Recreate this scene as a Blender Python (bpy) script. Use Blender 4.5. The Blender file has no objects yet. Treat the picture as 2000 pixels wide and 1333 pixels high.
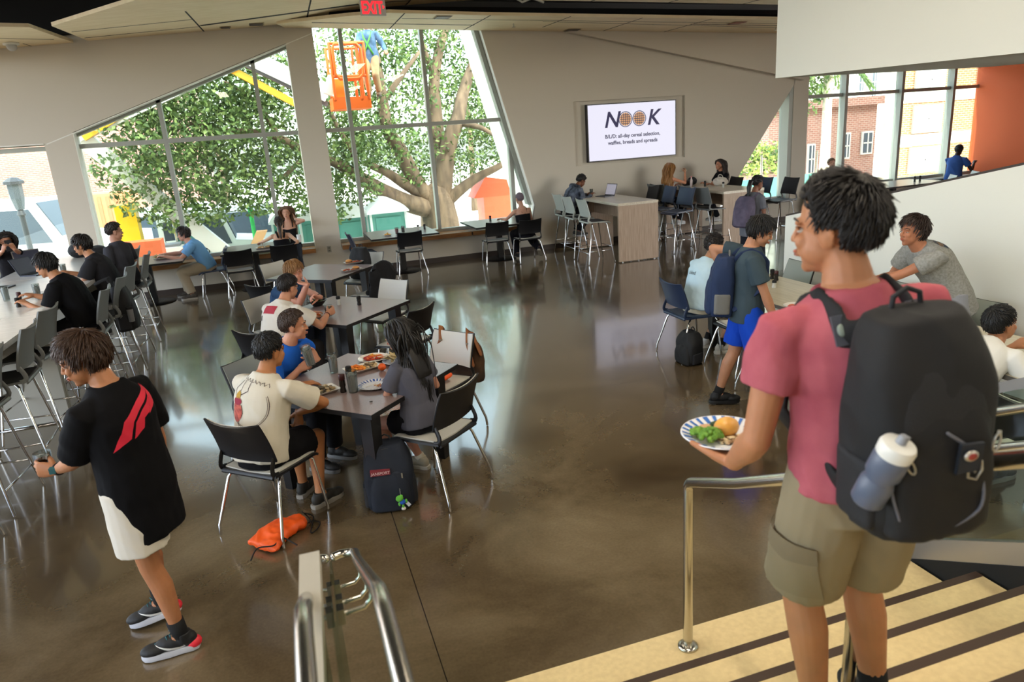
SKY, SUN, FILL_LAMPS, EXPO = 1.6, 8.0, 25.0, 0.06
import bpy, bmesh, math, random
from mathutils import Vector as Vec, Matrix as Mat, Quaternion, noise
from mathutils.bvhtree import BVHTree
S = bpy.context.scene
COL = S.collection
rnd = random.Random(7)
PI = math.pi
rad = math.radians
# ---------------------------------------------------------------- camera (the whole building sits square to the axes; the camera is turned 17 deg)
YAW, PITCH, ROLL, FPX, CAMZ = rad(17.0), rad(16.26), rad(4.03), 1389.0, 2.4
CF = Vec((math.sin(YAW)*math.cos(PITCH), math.cos(YAW)*math.cos(PITCH), -math.sin(PITCH)))
_r0 = Vec((math.cos(YAW), -math.sin(YAW), 0)); _u0 = _r0.cross(CF)
CR = _r0*math.cos(ROLL) - _u0*math.sin(ROLL)
CU = _r0*math.sin(ROLL) + _u0*math.cos(ROLL)
CC = Vec((0, 0, CAMZ))
def ray(x, y): return CR*((x-1000)/FPX) - CU*((y-666.5)/FPX) + CF
def G(x, y, z=0.0):            # measured spot -> point on the horizontal plane at height z
    d = ray(x, y); return CC + d*((z-CAMZ)/d.z)
def V(x, y, v):                # -> point on the plane y = v
    d = ray(x, y); return CC + d*(v/d.y)
def Uq(x, y, u):               # -> point on the plane x = u
    d = ray(x, y); return CC + d*(u/d.x)
def D(x, y, r):                # -> point at horizontal distance r
    d = ray(x, y); return CC + d*(r/math.hypot(d.x, d.y))
cam = bpy.data.objects.new('camera', bpy.data.cameras.new('camera')); COL.objects.link(cam)
cam.data.sensor_width = 36; cam.data.lens = FPX/2000*36; cam.data.clip_start = .05; cam.data.clip_end = 400
m = Mat((CR, CU, -CF)).transposed().to_4x4(); m.translation = CC; cam.matrix_world = m
cam.data.dof.use_dof = True; cam.data.dof.focus_distance = 6.0; cam.data.dof.aperture_fstop = 3.5
S.camera = cam

# ---------------------------------------------------------------- materials
MATS = {}
def lin(c):
    if isinstance(c, str):
        c = [int(c[i:i+2], 16)/255 for i in (0, 2, 4)]
    return tuple((x/12.92 if x <= .04045 else ((x+.055)/1.055)**2.4) for x in c[:3]) + (1,)
def mat(key, col='808080', rough=.6, metal=0, noise_s=0, noise_a=.15, bump=0, bump_s=40, emit=None, es=1, spec=.5, trans=0, coat=0, col2=None, stretch=None, alpha=1, sheen=0, sss=0):
    if key in MATS: return MATS[key]
    M = bpy.data.materials.new(key); M.use_nodes = True
    nt = M.node_tree; N = nt.nodes; L = nt.links; b = N['Principled BSDF']
    c = lin(col)
    b.inputs['Base Color'].default_value = c; b.inputs['Roughness'].default_value = rough
    b.inputs['Metallic'].default_value = metal; b.inputs['Specular IOR Level'].default_value = spec
    if trans: b.inputs['Transmission Weight'].default_value = trans
    if coat: b.inputs['Coat Weight'].default_value = coat; b.inputs['Coat Roughness'].default_value = .1
    if sheen: b.inputs['Sheen Weight'].default_value = sheen
    if sss: b.inputs['Subsurface Weight'].default_value = sss; b.inputs['Subsurface Radius'].default_value = (.012,.004,.002); b.inputs['Subsurface Scale'].default_value=1
    if alpha < 1: b.inputs['Alpha'].default_value = alpha
    if emit: b.inputs['Emission Color'].default_value = lin(emit); b.inputs['Emission Strength'].default_value = es
    if noise_s or bump:
        tc = N.new('ShaderNodeTexCoord'); mp = N.new('ShaderNodeMapping'); L.new(tc.outputs['Object'], mp.inputs[0])
        if stretch: mp.inputs['Scale'].default_value = stretch
    if noise_s:
        n = N.new('ShaderNodeTexNoise'); n.inputs['Scale'].default_value = noise_s; n.inputs['Detail'].default_value = 5
        L.new(mp.outputs[0], n.inputs['Vector'])
        r = N.new('ShaderNodeValToRGB'); L.new(n.outputs['Fac'], r.inputs[0])
        d = lin(col2) if col2 else tuple(max(0, x*(1-noise_a*2)) for x in c[:3])+(1,)
        r.color_ramp.elements[0].position = .35; r.color_ramp.elements[1].position = .65
        r.color_ramp.elements[0].color = d; r.color_ramp.elements[1].color = c
        L.new(r.outputs[0], b.inputs['Base Color'])
    if bump:
        n2 = N.new('ShaderNodeTexNoise'); n2.inputs['Scale'].default_value = bump_s; n2.inputs['Detail'].default_value = 4
        L.new(mp.outputs[0], n2.inputs['Vector'])
        bp = N.new('ShaderNodeBump'); bp.inputs['Strength'].default_value = bump; bp.inputs['Distance'].default_value = .01
        L.new(n2.outputs['Fac'], bp.inputs['Height']); L.new(bp.outputs[0], b.inputs['Normal'])
    MATS[key] = M; return M
def brick(key, c1, c2, mortar, scale=1.0, w=.5, h=.25, ms=.02, rough=.8):
    M = bpy.data.materials.new(key); M.use_nodes = True; nt = M.node_tree; N = nt.nodes; L = nt.links; b = N['Principled BSDF']
    tc = N.new('ShaderNodeTexCoord'); sp = N.new('ShaderNodeSeparateXYZ'); cb = N.new('ShaderNodeCombineXYZ'); ad = N.new('ShaderNodeMath'); ad.operation = 'ADD'
    L.new(tc.outputs['Object'], sp.inputs[0]); L.new(sp.outputs[0], ad.inputs[0]); L.new(sp.outputs[1], ad.inputs[1]); L.new(ad.outputs[0], cb.inputs[0]); L.new(sp.outputs[2], cb.inputs[1])
    t = N.new('ShaderNodeTexBrick'); L.new(cb.outputs[0], t.inputs['Vector'])
    t.inputs['Color1'].default_value = lin(c1); t.inputs['Color2'].default_value = lin(c2); t.inputs['Mortar'].default_value = lin(mortar)
    t.inputs['Scale'].default_value = scale; t.inputs['Brick Width'].default_value = w; t.inputs['Row Height'].default_value = h; t.inputs['Mortar Size'].default_value = ms
    L.new(t.outputs[0], b.inputs['Base Color']); b.inputs['Roughness'].default_value = rough
    MATS[key] = M; return M
def glassmat(key, tint='eef7f2', gloss=.08, rough=.0):
    M = bpy.data.materials.new(key); M.use_nodes = True; nt = M.node_tree; N = nt.nodes; L = nt.links
    N.remove(N['Principled BSDF']); out = N['Material Output']
    tr = N.new('ShaderNodeBsdfTransparent'); tr.inputs[0].default_value = lin(tint)
    gl = N.new('ShaderNodeBsdfGlossy'); gl.inputs['Roughness'].default_value = rough
    mx = N.new('ShaderNodeMixShader'); fr = N.new('ShaderNodeLayerWeight'); fr.inputs[0].default_value = .25
    mu = N.new('ShaderNodeMath'); mu.operation = 'MULTIPLY_ADD'; mu.inputs[1].default_value = .28; mu.inputs[2].default_value = gloss
    L.new(fr.outputs['Fresnel'], mu.inputs[0]); L.new(mu.outputs[0], mx.inputs[0]); L.new(tr.outputs[0], mx.inputs[1]); L.new(gl.outputs[0], mx.inputs[2]); L.new(mx.outputs[0], out.inputs[0])
    MATS[key] = M; return M

# ---------------------------------------------------------------- mesh builder
def basis(d, hint=Vec((0,0,1))):
    d = d.normalized(); a = hint.cross(d)
    if a.length < 1e-4: a = Vec((1,0,0)).cross(d)
    if a.length < 1e-4: a = Vec((0,1,0)).cross(d)
    a.normalize(); return a, d.cross(a)
class MB:
    def __init__(s): s.v = []; s.f = []; s.mi = []; s.M = Mat.Identity(4); s.m = 0
    def add(s, vs, fs):
        o = len(s.v); M = s.M
        s.v += [M @ Vec(p) for p in vs]; s.f += [[i+o for i in f] for f in fs]; s.mi += [s.m]*len(fs); return s
    def box(s, c, d, R=None):
        x, y, z = d[0]/2, d[1]/2, d[2]/2; c = Vec(c); P = []
        for a in ((-x,-y,-z),(x,-y,-z),(x,y,-z),(-x,y,-z),(-x,-y,z),(x,-y,z),(x,y,z),(-x,y,z)):
            p = Vec(a); P.append(c + (R @ p if R else p))
        return s.add(P, [(0,3,2,1),(4,5,6,7),(0,1,5,4),(1,2,6,5),(2,3,7,6),(3,0,4,7)])
    def bb(s, a, b): return s.box([(a[i]+b[i])/2 for i in range(3)], [abs(b[i]-a[i]) for i in range(3)])
    def rings(s, R, cap=True, closed=False):
        n = len(R[0]); vs = [p for r in R for p in r]; fs = []
        k = len(R)
        for i in range(k if closed else k-1):
            j = (i+1) % k
            for q in range(n): fs.append((i*n+q, i*n+(q+1)%n, j*n+(q+1)%n, j*n+q))
        if cap and not closed: fs.append(tuple(range(n))[::-1]); fs.append(tuple((k-1)*n+q for q in range(n)))
        return s.add(vs, fs)
    def tube(s, P, r, n=8, cap='flat', closed=False, hint=Vec((0,0,1)), flat=1.0):
        P = [Vec(p) for p in P]; r = r if isinstance(r, (list, tuple)) else [r]*len(P)
        k = len(P); R = []; prev = None
        T = []
        for i in range(k):
            if closed: t = P[(i+1)%k]-P[i-1]
            else: t = P[min(i+1,k-1)]-P[max(i-1,0)]
            T.append(t.normalized() if t.length > 1e-9 else Vec((0,0,1)))
        a, b = basis(T[0], hint)
        for i in range(k):
            if i:
                a = a - T[i]*a.dot(T[i])
                a = a.normalized() if a.length > 1e-6 else basis(T[i])[0]
                b = T[i].cross(a)
            R.append([P[i]+(a*math.cos(2*PI*q/n)+b*math.sin(2*PI*q/n)*flat)*r[i] for q in range(n)])
        if cap == 'round' and not closed:
            m = max(2, n//4); a0, b0 = basis(T[0], hint); pre = []; post = []
            def ring(i, ph): # hemisphere ring
                c = P[i] + T[i]*(math.sin(ph)*r[i]); q0 = R[i]
                return [c + (p-P[i])*math.cos(ph) for p in q0]
            for j in range(m, 0, -1): pre.append(ring(0, -PI/2*j/(m+.35)))
            for j in range(1, m+1): post.append(ring(k-1, PI/2*j/(m+.35)))
            R = pre+R+post
        return s.rings(R, True, closed)
    def lathe(s, prof, n=20, c=(0,0,0), R=None, cap=True):
        c = Vec(c); rr = []
        for (r, z) in prof:
            rr.append([c + (R @ Vec((r*math.cos(2*PI*q/n), r*math.sin(2*PI*q/n), z)) if R else Vec((r*math.cos(2*PI*q/n), r*math.sin(2*PI*q/n), z))) for q in range(n)])
        return s.rings(rr, cap)
    def ell(s, c, r, n=14, R=None, m=8):
        c = Vec(c); rr = []
        for i in range(1, m):
            ph = -PI/2+PI*i/m; ring = []
            for q in range(n):
                p = Vec((r[0]*math.cos(ph)*math.cos(2*PI*q/n), r[1]*math.cos(ph)*math.sin(2*PI*q/n), r[2]*math.sin(ph)))
                ring.append(c + (R @ p if R else p))
            rr.append(ring)
        vs = [p for g in rr for p in g]; fs = []
        e = Vec((0,0,r[2])); e = R @ e if R else e
        k = len(rr)
        for i in range(k-1):
            for q in range(n): fs.append((i*n+q, i*n+(q+1)%n, (i+1)*n+(q+1)%n, (i+1)*n+q))
        b = len(vs); vs += [c-e, c+e]
        for q in range(n): fs.append((b, (q+1)%n, q)); fs.append((b+1, (k-1)*n+q, (k-1)*n+(q+1)%n))
        return s.add(vs, fs)
    def prism(s, poly, off, cap=True):  # polygon of 3D points extruded by vector off
        P = [Vec(p) for p in poly]; o = Vec(off); n = len(P)
        return s.add(P+[p+o for p in P], [tuple(range(n))[::-1], tuple(range(n, 2*n))]+[(i, (i+1)%n, (i+1)%n+n, i+n) for i in range(n)])
    def quad(s, *p): return s.add(p, [tuple(range(len(p)))])
    def sheet(s, fn, nu, nv, th, edge=None):   # closed slab from a surface fn(a,b) a,b in 0..1; th thickness along -normal
        g = [[Vec(fn(i/nu, j/nv)) for j in range(nv+1)] for i in range(nu+1)]
        vs = []; N = []
        for i in range(nu+1):
            for j in range(nv+1):
                du = g[min(i+1,nu)][j]-g[max(i-1,0)][j]; dv = g[i][min(j+1,nv)]-g[i][max(j-1,0)]
                nn = du.cross(dv); nn = nn.normalized() if nn.length > 1e-9 else Vec((0,0,1)); N.append(nn)
                vs.append(g[i][j])
        K = len(vs); vs += [vs[i]-N[i]*th for i in range(K)]
        W = nv+1; ix = lambda i, j: i*W+j; fs = []
        for i in range(nu):
            for j in range(nv):
                fs.append((ix(i,j), ix(i+1,j), ix(i+1,j+1), ix(i,j+1))); fs.append((K+ix(i,j), K+ix(i,j+1), K+ix(i+1,j+1), K+ix(i+1,j)))
        for i in range(nu): fs += [(ix(i,0), K+ix(i,0), K+ix(i+1,0), ix(i+1,0)), (ix(i,nv), ix(i+1,nv), K+ix(i+1,nv), K+ix(i,nv))]
        for j in range(nv): fs += [(ix(0,j), ix(0,j+1), K+ix(0,j+1), K+ix(0,j)), (ix(nu,j), K+ix(nu,j), K+ix(nu,j+1), ix(nu,j+1))]
        return s.add(vs, fs)
    def mesh(s, name, mats, smooth=False, org=None):
        me = bpy.data.meshes.new(name)
        vs = [tuple(p-org) for p in s.v] if org is not None else [tuple(p) for p in s.v]
        me.from_pydata(vs, [], s.f)
        for q in (mats if isinstance(mats, (list, tuple)) else [mats]): me.materials.append(q)
        if any(s.mi): me.polygons.foreach_set('material_index', s.mi)
        if smooth: me.polygons.foreach_set('use_smooth', [True]*len(me.polygons))
        me.update(); return me
def worg(o):
    v = Vec((0,0,0))
    while o is not None: v = v + o.location; o = o.parent
    return v
def link(name, me, parent=None):
    o = bpy.data.objects.new(name, me); COL.objects.link(o)
    if parent: o.parent = parent
    return o
def fixn(me):
    bm = bmesh.new(); bm.from_mesh(me); bmesh.ops.recalc_face_normals(bm, faces=bm.faces); bm.to_mesh(me); bm.free()
def part(name, mb, mats, parent=None, smooth=False, world=False, auto=None):
    me = mb.mesh(name, mats, smooth, worg(parent) if (world and parent) else None)
    fixn(me)
    if auto:
        me.polygons.foreach_set('use_smooth', [True]*len(me.polygons)); me.set_sharp_from_angle(angle=rad(auto))
    return link(name, me, parent)
def tag(o, label=None, cat=None, group=None, kind=None):
    if label: o['label'] = label
    if cat: o['category'] = cat
    if group: o['group'] = group
    if kind: o['kind'] = kind
    return o
def thing(name, label, cat, loc=(0,0,0), rz=0, group=None):
    o = bpy.data.objects.new(name, None); COL.objects.link(o); o.empty_display_size = .1
    o.location = loc; o.rotation_euler = (0,0,rz); return tag(o, label, cat, group)
def struct(name, mb, mats, parent=None, smooth=False, auto=None):
    o = part(name, mb, mats, parent, smooth, auto=auto)
    if not parent: o['kind'] = 'structure'
    return o
def copy_tree(o, parent=None):
    c = o.copy(); COL.objects.link(c)
    if parent: c.parent = parent
    for ch in [x for x in KIDS.get(o.name, [])]: copy_tree(ch, c)
    return c
KIDS = {}
def snapshot(root):            # remember the parts of a prototype
    KIDS.clear()
    for x in bpy.data.objects:
        if x.parent: KIDS.setdefault(x.parent.name, []).append(x)
def place(proto, loc, rz, label, group=None):
    if not proto.get('used'):
        proto['used'] = 1; o = proto
    else:
        o = copy_tree(proto)
    o.location = loc; o.rotation_euler = (0,0,rz); o['label'] = label
    if group: o['group'] = group
    elif 'group' in o: del o['group']
    return o
def remesh(mb, voxel, smooth=3, name='m', mats=None, org=None, fac=.5):
    me = mb.mesh('tmp', [], False, org); ob = bpy.data.objects.new('tmp', me); COL.objects.link(ob)
    md = ob.modifiers.new('r', 'REMESH'); md.mode = 'VOXEL'; md.voxel_size = voxel; md.use_smooth_shade = True
    if smooth:
        sm = ob.modifiers.new('s', 'SMOOTH'); sm.factor = fac; sm.iterations = smooth
    dg = bpy.context.evaluated_depsgraph_get()
    out = bpy.data.meshes.new_from_object(ob.evaluated_get(dg)); out.name = name
    bpy.data.objects.remove(ob); bpy.data.meshes.remove(me)
    out.materials.clear()
    for q in (mats if isinstance(mats, (list, tuple)) else [mats]): out.materials.append(q)
    out.polygons.foreach_set('material_index', [0]*len(out.polygons))
    out.polygons.foreach_set('use_smooth', [True]*len(out.polygons))
    return out
def textmesh(txt, size, font=None, extrude=.0005, align='LEFT', shear=0, bold=0):
    cu = bpy.data.curves.new('t', 'FONT'); cu.body = txt; cu.size = size; cu.extrude = extrude; cu.align_x = align; cu.shear = shear; cu.offset = bold; cu.resolution_u = 3
    ob = bpy.data.objects.new('t', cu); COL.objects.link(ob)
    dg = bpy.context.evaluated_depsgraph_get(); me = bpy.data.meshes.new_from_object(ob.evaluated_get(dg))
    V_ = [v.co.copy() for v in me.vertices]; F_ = [list(p.vertices) for p in me.polygons]
    bpy.data.objects.remove(ob); bpy.data.curves.remove(cu); bpy.data.meshes.remove(me)
    return V_, F_
# ================================================================ SETTING
m_wall = mat('wall_paint', 'cec6b7', .75, bump=.06, bump_s=90)
m_white = mat('white_paint', 'e8e8de', .7, bump=.05, bump_s=90)
m_orange = mat('orange_paint', 'd8602c', .7, bump=.05, bump_s=90)
m_base = mat('baseboard', '3a2f28', .5)
m_frame = mat('window_frame', '9c9f98', .45, metal=.2)
m_wood = mat('sill_wood', 'a5713d', .35, noise_s=3, col2='7d5028', stretch=(1,9,9), coat=.3)
m_panel = mat('ceiling_panel', 'f6e4c0', .6, noise_s=2.5, col2='ecd8b0', stretch=(1,5,1))
m_black = mat('black_void', '0b0b0c', .8)
m_steel = mat('steel', 'c9c6be', .22, metal=1)
m_chrome = mat('chrome', 'd6d6d6', .12, metal=1)
m_glass = glassmat('window_glass', 'eef6f1', .02)
m_rglass = glassmat('guard_glass', 'e6f0ea', .03)
m_step = mat('step_rubber', 'e6cf9c', .55, noise_s=40, col2='dcc492', bump=.03, bump_s=200)
m_strip = mat('step_strip', '3f2c20', .6)
# polished concrete floor
mf = bpy.data.materials.new('polished_concrete'); mf.use_nodes = True
nt = mf.node_tree; N = nt.nodes; L = nt.links; b = N['Principled BSDF']
tc = N.new('ShaderNodeTexCoord')
n1 = N.new('ShaderNodeTexNoise'); n1.inputs['Scale'].default_value = .9; n1.inputs['Detail'].default_value = 8; n1.inputs['Roughness'].default_value = .6; n1.inputs['Distortion'].default_value = .6
L.new(tc.outputs['Object'], n1.inputs['Vector'])
r1 = N.new('ShaderNodeValToRGB'); L.new(n1.outputs['Fac'], r1.inputs[0])
r1.color_ramp.elements[0].position = .3; r1.color_ramp.elements[1].position = .72
r1.color_ramp.elements[0].color = lin('453827'); r1.color_ramp.elements[1].color = lin('7c6d55')
e = r1.color_ramp.elements.new(.5); e.color = lin('5f513b')
n3 = N.new('ShaderNodeTexNoise'); n3.inputs['Scale'].default_value = 60; n3.inputs['Detail'].default_value = 3; L.new(tc.outputs['Object'], n3.inputs['Vector'])
mx = N.new('ShaderNodeMixRGB'); mx.blend_type = 'OVERLAY'; mx.inputs[0].default_value = .22; L.new(r1.outputs[0], mx.inputs[1]); L.new(n3.outputs['Fac'], mx.inputs[2])
sp = N.new('ShaderNodeSeparateXYZ'); L.new(tc.outputs['Object'], sp.inputs[0])
def jointline(out, off, per):
    a = N.new('ShaderNodeMath'); a.operation = 'ADD'; a.inputs[1].default_value = off+per*50; L.new(out, a.inputs[0])
    md_ = N.new('ShaderNodeMath'); md_.operation = 'MODULO'; md_.inputs[1].default_value = per; L.new(a.outputs[0], md_.inputs[0])
    lt = N.new('ShaderNodeMath'); lt.operation = 'LESS_THAN'; lt.inputs[1].default_value = .006; L.new(md_.outputs[0], lt.inputs[0]); return lt.outputs[0]
jl = N.new('ShaderNodeMath'); jl.operation = 'MAXIMUM'; L.new(jointline(sp.outputs[0], -.40, 3.8), jl.inputs[0]); L.new(jointline(sp.outputs[1], -5.9, 4.1), jl.inputs[1])
mj = N.new('ShaderNodeMixRGB'); mj.inputs[2].default_value = lin('2a221a'); L.new(jl.outputs[0], mj.inputs[0]); L.new(mx.outputs[0], mj.inputs[1]); L.new(mj.outputs[0], b.inputs['Base Color'])
r2 = N.new('ShaderNodeMapRange'); r2.inputs['To Min'].default_value = .10; r2.inputs['To Max'].default_value = .26; L.new(n1.outputs['Fac'], r2.inputs['Value']); L.new(r2.outputs[0], b.inputs['Roughness'])
b.inputs['Specular IOR Level'].default_value = .9; b.inputs['Coat Weight'].default_value = .5; b.inputs['Coat Roughness'].default_value = .07
n4 = N.new('ShaderNodeTexNoise'); n4.inputs['Scale'].default_value = 1.6; n4.inputs['Detail'].default_value = 3; L.new(tc.outputs['Object'], n4.inputs['Vector'])
bp = N.new('ShaderNodeBump'); bp.inputs['Strength'].default_value = .035; bp.inputs['Distance'].default_value = .03; L.new(n4.outputs['Fac'], bp.inputs['Height']); L.new(bp.outputs[0], b.inputs['Normal'])

W0, W1 = 14.05, 14.4
struct('wall_back', MB().bb((-9,-7.2,0),(18,-7,5.3)), m_wall)
struct('floor', MB().bb((-9, -7, -.12), (18, 14.45, 0)), mf)
def boolcut(o, mb):
    me = mb.mesh('c', []); fixn(me); c = bpy.data.objects.new('c', me); COL.objects.link(c)
    md = o.modifiers.new('b', 'BOOLEAN'); md.operation = 'DIFFERENCE'; md.object = c; md.solver = 'EXACT'
    dg = bpy.context.evaluated_depsgraph_get(); out = bpy.data.meshes.new_from_object(o.evaluated_get(dg))
    o.modifiers.clear(); o.data = out; bpy.data.objects.remove(c)
def wallpoly(mb, poly, v0=W0, v1=W1+.05):
    mb.prism([(u, v0, z) for u, z in poly], (0, v1-v0, 0))
wl = MB()
wallpoly(wl, [(-9,0),(-9,.5),(4.9,.5),(4.9,0)])
wallpoly(wl, [(-3.56,.5),(-3.56,2.76),(-3.53,2.76),(-3.11,2.91),(-3.11,.5)])
wallpoly(wl, [(-9,2.78),(-3.53,2.76),(1.0,4.36),(1.0,5.3),(-9,5.3)], W0-.002)
wallpoly(wl, [(.52,.5),(.52,4.5),(1.0,4.5),(1.0,.5)])
wallpoly(wl, [(1.0,4.9),(4.3,4.9),(4.3,5.3),(1.0,5.3)])
struct('wall_front', wl, m_wall)
wr = MB()
wallpoly(wr, [(4.9,0),(9.43,0),(9.43,.5),(11.32,3.05),(11.32,5.3),(3.85,5.3),(4.12,4.31),(5.0,.95),(4.9,.43)], W0)
wallpoly(wr, [(9.43,0),(9.43,.45),(11.3,.45),(11.3,0)], W0+.01)
wallpoly(wr, [(11.3,0),(11.3,5.3),(11.7,5.3),(11.7,0)], W0)
ow = struct('wall_screen', wr, m_wall)
tl, tr_, br_, bl = V(1120,199,W0), V(1338,187,W0), V(1340,305,W0), V(1126,325,W0)
boolcut(ow, MB().bb((tl.x, W0-.2, bl.z), (tr_.x, W0+.06, tl.z)))
# dark band of the plenum above the line of the panels
k = MB(); k.prism([(u, 13.86, z) for u, z in ((-9,4.0),(-.85,4.54),(1.2,4.50),(11.72,4.12),(11.72,5.3),(-9,5.3))], (0,.18,0)); struct('trim_14', k, m_black)
# reveal linings, daylight painted in as white; white fin outside the slanted jamb
m_rev = mat('reveal_white', 'ecebe2', .7)
sl0 = lambda u: 2.76+(u+3.53)*(4.36-2.76)/4.53
k = MB(); k.prism([(-3.53,W0-.001,2.752),(1.0,W0-.001,4.352),(1.0,W0-.001,4.335),(-3.53,W0-.001,2.735)],(0,.36,0)); k.bb((-9,W0,2.745),(-3.57,W1,2.775)); struct('trim_15', k, m_rev)
k = MB(); k.prism([(5.0-.004,W0+.001,.95),(4.9-.004,W0+.001,.58),(4.9-.02,W0+.001,.58),(5.0-.02,W0+.001,.95),(3.86-.02+.12,W0+.001,4.9),(3.98,W0+.001,4.9)],(0,.36,0)); struct('trim_16', k, m_rev)
k = MB(); k.prism([(5.02,W1+.06,.95),(4.95,W1+.06,-1.3),(6.2,W1+.06,-1.3),(6.2,W1+.06,6),(3.69,W1+.06,6)],(0,1.1,0)); struct('trim_17', k, m_rev)
for u0, u1 in ((-3.12,-3.105),(.995,1.004)): pass
k = MB(); k.bb((-3.111,W0+.001,.58),(-3.10,W1-.15,2.90)); struct('trim_18', k, m_rev)
# raised wedge of plaster above the diagonal crease
a, c_ = V(1105,64,W0), V(1519,143,W0)
wg = MB(); wg.prism([(a.x, W0, a.z), (c_.x+.6, W0, c_.z-.18), (c_.x+.6, W0, 4.3), (a.x, W0, 4.5)], (0, -.15, 0))
struct('trim_1', wg, m_wall)
wb = MB(); wb.bb((11.7, W0, 0), (17.4, W1+.05, .6)); wb.bb((11.7, W0, 4.3), (17.4, W1+.05, 5.3))
struct('wall_right_front', wb, m_wall)
struct('trim_2', MB().bb((11.7, W0-.02, 3.24), (17.07, W1+.04, 4.3)), m_orange)
struct('wall_orange', MB().bb((17.07, 4, 0), (17.4, W1, 5.3)), m_orange)
# baseboards
bbm = MB(); bbm.bb((-9, W0-.02, 0), (4.9, W0, .1)); struct('baseboard_left', bbm, m_base)
bbm = MB(); bbm.bb((4.9, W0-.02, 0), (11.7, W0, .1)); struct('baseboard_right', bbm, m_base)
# wooden window sill in three lengths
def sill(n, u0, u1):
    k = MB(); k.bb((u0, 13.84, .49), (u1, W1-.04, .575)); o = struct('trim_%d' % n, k, m_wood); return o
sill(3, -9, -3.57); sill(4, -3.10, .51); sill(5, 1.01, 3.55); sill(6, 3.58, 4.88)
# windows: frames with panes
def vbar(mb, u, z0, z1, w=.07, d=.15, v=W1): mb.bb((u-w/2, v-d, z0), (u+w/2, v, z1))
def hbar(mb, u0, u1, z, h=.075, d=.15, v=W1): mb.bb((u0, v-d+.004, z-h/2), (u1, v-.004, z+h/2))
def window(n, build, panes):
    fr = MB(); build(fr); w = struct('window_%d' % n, fr, m_frame)
    for P in panes:
        g = MB(); g.prism([(u, W1-.07, z) for u, z in P], (0, .012, 0)); o = part('glass_pane', g, m_glass, w)
    return w
sl = lambda u: 2.76+(u+3.53)*(4.36-2.76)/4.53       # sloping head of the second window
def f1(m):
    hbar(m, -7.5, -3.56, .6); hbar(m, -7.5, -3.56, 2.68); vbar(m, -4.8, .57, 2.76); vbar(m, -6.4, .57, 2.76); hbar(m,-7.5,-3.56,2.755,.05)
window(1, f1, [[(-7.5,.6),(-3.56,.6),(-3.56,2.76),(-7.5,2.76)]])
def f2(m):
    hbar(m, -3.11, .52, .6); hbar(m, -3.11, .52, 2.68)
    for u in (-1.74, -.09): vbar(m, u, .57, sl(u)-.02)
    m.prism([(-3.11, W1-.15, sl(-3.11)), (.52, W1-.15, sl(.52)), (.52, W1-.15, sl(.52)-.07), (-3.11, W1-.15, sl(-3.11)-.07)], (0,.15,0))
window(2, f2, [[(-3.11,.6),(.52,.6),(.52,sl(.52)),(-3.11,sl(-3.11))]])
rs = lambda z: 5.0+(z-.95)*(4.12-5.0)/(4.31-.95)
def f3(m):
    hbar(m, 1.0, 4.9, .6); hbar(m, 1.0, rs(2.68)-.02, 2.68)
    for u in (1.5, 3.0): vbar(m, u, .57, 4.9)
    vbar(m, 4.62, .57, 2.64, .08)
    m.prism([(rs(.95)-.10, W1-.2, .95), (rs(4.9)-.10, W1-.2, 4.9), (rs(4.9)-.02, W1-.2, 4.9), (rs(.95)-.02, W1-.2, .95)], (0,.2,0))
window(3, f3, [[(1.0,.6),(4.9,.6),(4.98,.95),(rs(4.9),4.9),(1.0,4.9)]])
def f4(m):
    hbar(m, 9.5, 11.3, .52, .07); m.bb((11.2, W0+.02, .5), (11.3, W1, 3.0))
window(4, f4, [[(9.46,.5),(11.3,.5),(11.3,3.05)]])
struct('trim_7', MB().bb((9.7, W0-.12, .45), (11.29, W1-.16, .5)), m_base)
def f5(m):
    hbar(m, 11.7, 17.07, .64); hbar(m, 11.7, 17.04, 2.74, .08, .12); hbar(m, 11.7, 17.07, 3.22, .06)
    for u in (12.9, 14.55, 16.15): vbar(m, u, .6, 3.24, .08, .20)
window(5, f5, [[(11.7,.6),(17.07,.6),(17.07,3.24),(11.7,3.24)]])
struct('trim_8', MB().bb((11.72, 13.8, .52), (17.05, W1-.33, .6)), m_base)
# stair wall, bulkhead
sw = MB(); zt = lambda v: 1.25+(7.02-v)*.229
sw.prism([(5.6,7.02,0),(5.6,7.02,zt(7.02)),(5.6,-3,zt(-3)),(5.6,-3,0)], (.16,0,0)); struct('wall_stair', sw, m_white)
sw = MB(); sw.prism([(5.6,7.02,zt(7.02)),(5.6,-3,zt(-3)),(5.6,-3,zt(-3)+.02),(5.6,7.02,zt(7.02)+.02)], (.16,0,0)); struct('trim_9', sw, m_base)
bk = MB(); bk.prism([(5.6,7.29,2.80),(5.6,7.29,5.3),(5.6,-7,5.3),(5.6,-7,2.45)], (3.2,0,0)); struct('wall_bulkhead', bk, m_white)
# ---- ceiling: dark plenum above, tan panel clouds below
cs = MB(); cs.bb((-9,-7,5.3),(18,W1+.05,5.5)); struct('ceiling', cs, m_black)
def plane_pt(x, y, a, b_):      # surface z = a + b*u
    d = ray(x, y); t = (a-CAMZ)/(d.z-b_*d.x); return CC+d*t
def cloud(n, pts, a, b_, up=.05, ext=None, lines=(), jw=.008):
    P = [plane_pt(x, y, a, b_) for x, y in pts]
    if ext: P = ext(P)
    k = MB(); k.prism(P, (0,0,up)); o = struct('ceiling_cloud_%d' % n if 0 else 'trim_%d' % n, k, m_panel)
    j = MB()
    for (x0,y0,x1,y1,w) in lines:
        A, B = plane_pt(x0,y0,a,b_), plane_pt(x1,y1,a,b_); t = (B-A).normalized(); s_ = Vec((-t.y, t.x, 0))*w
        j.prism([A-s_, B-s_, B+s_, A+s_], (0,0,-.003))
    if lines: part('panel_joint', j, m_black, o)
    return o
aL, bL = 4.46, .055
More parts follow.
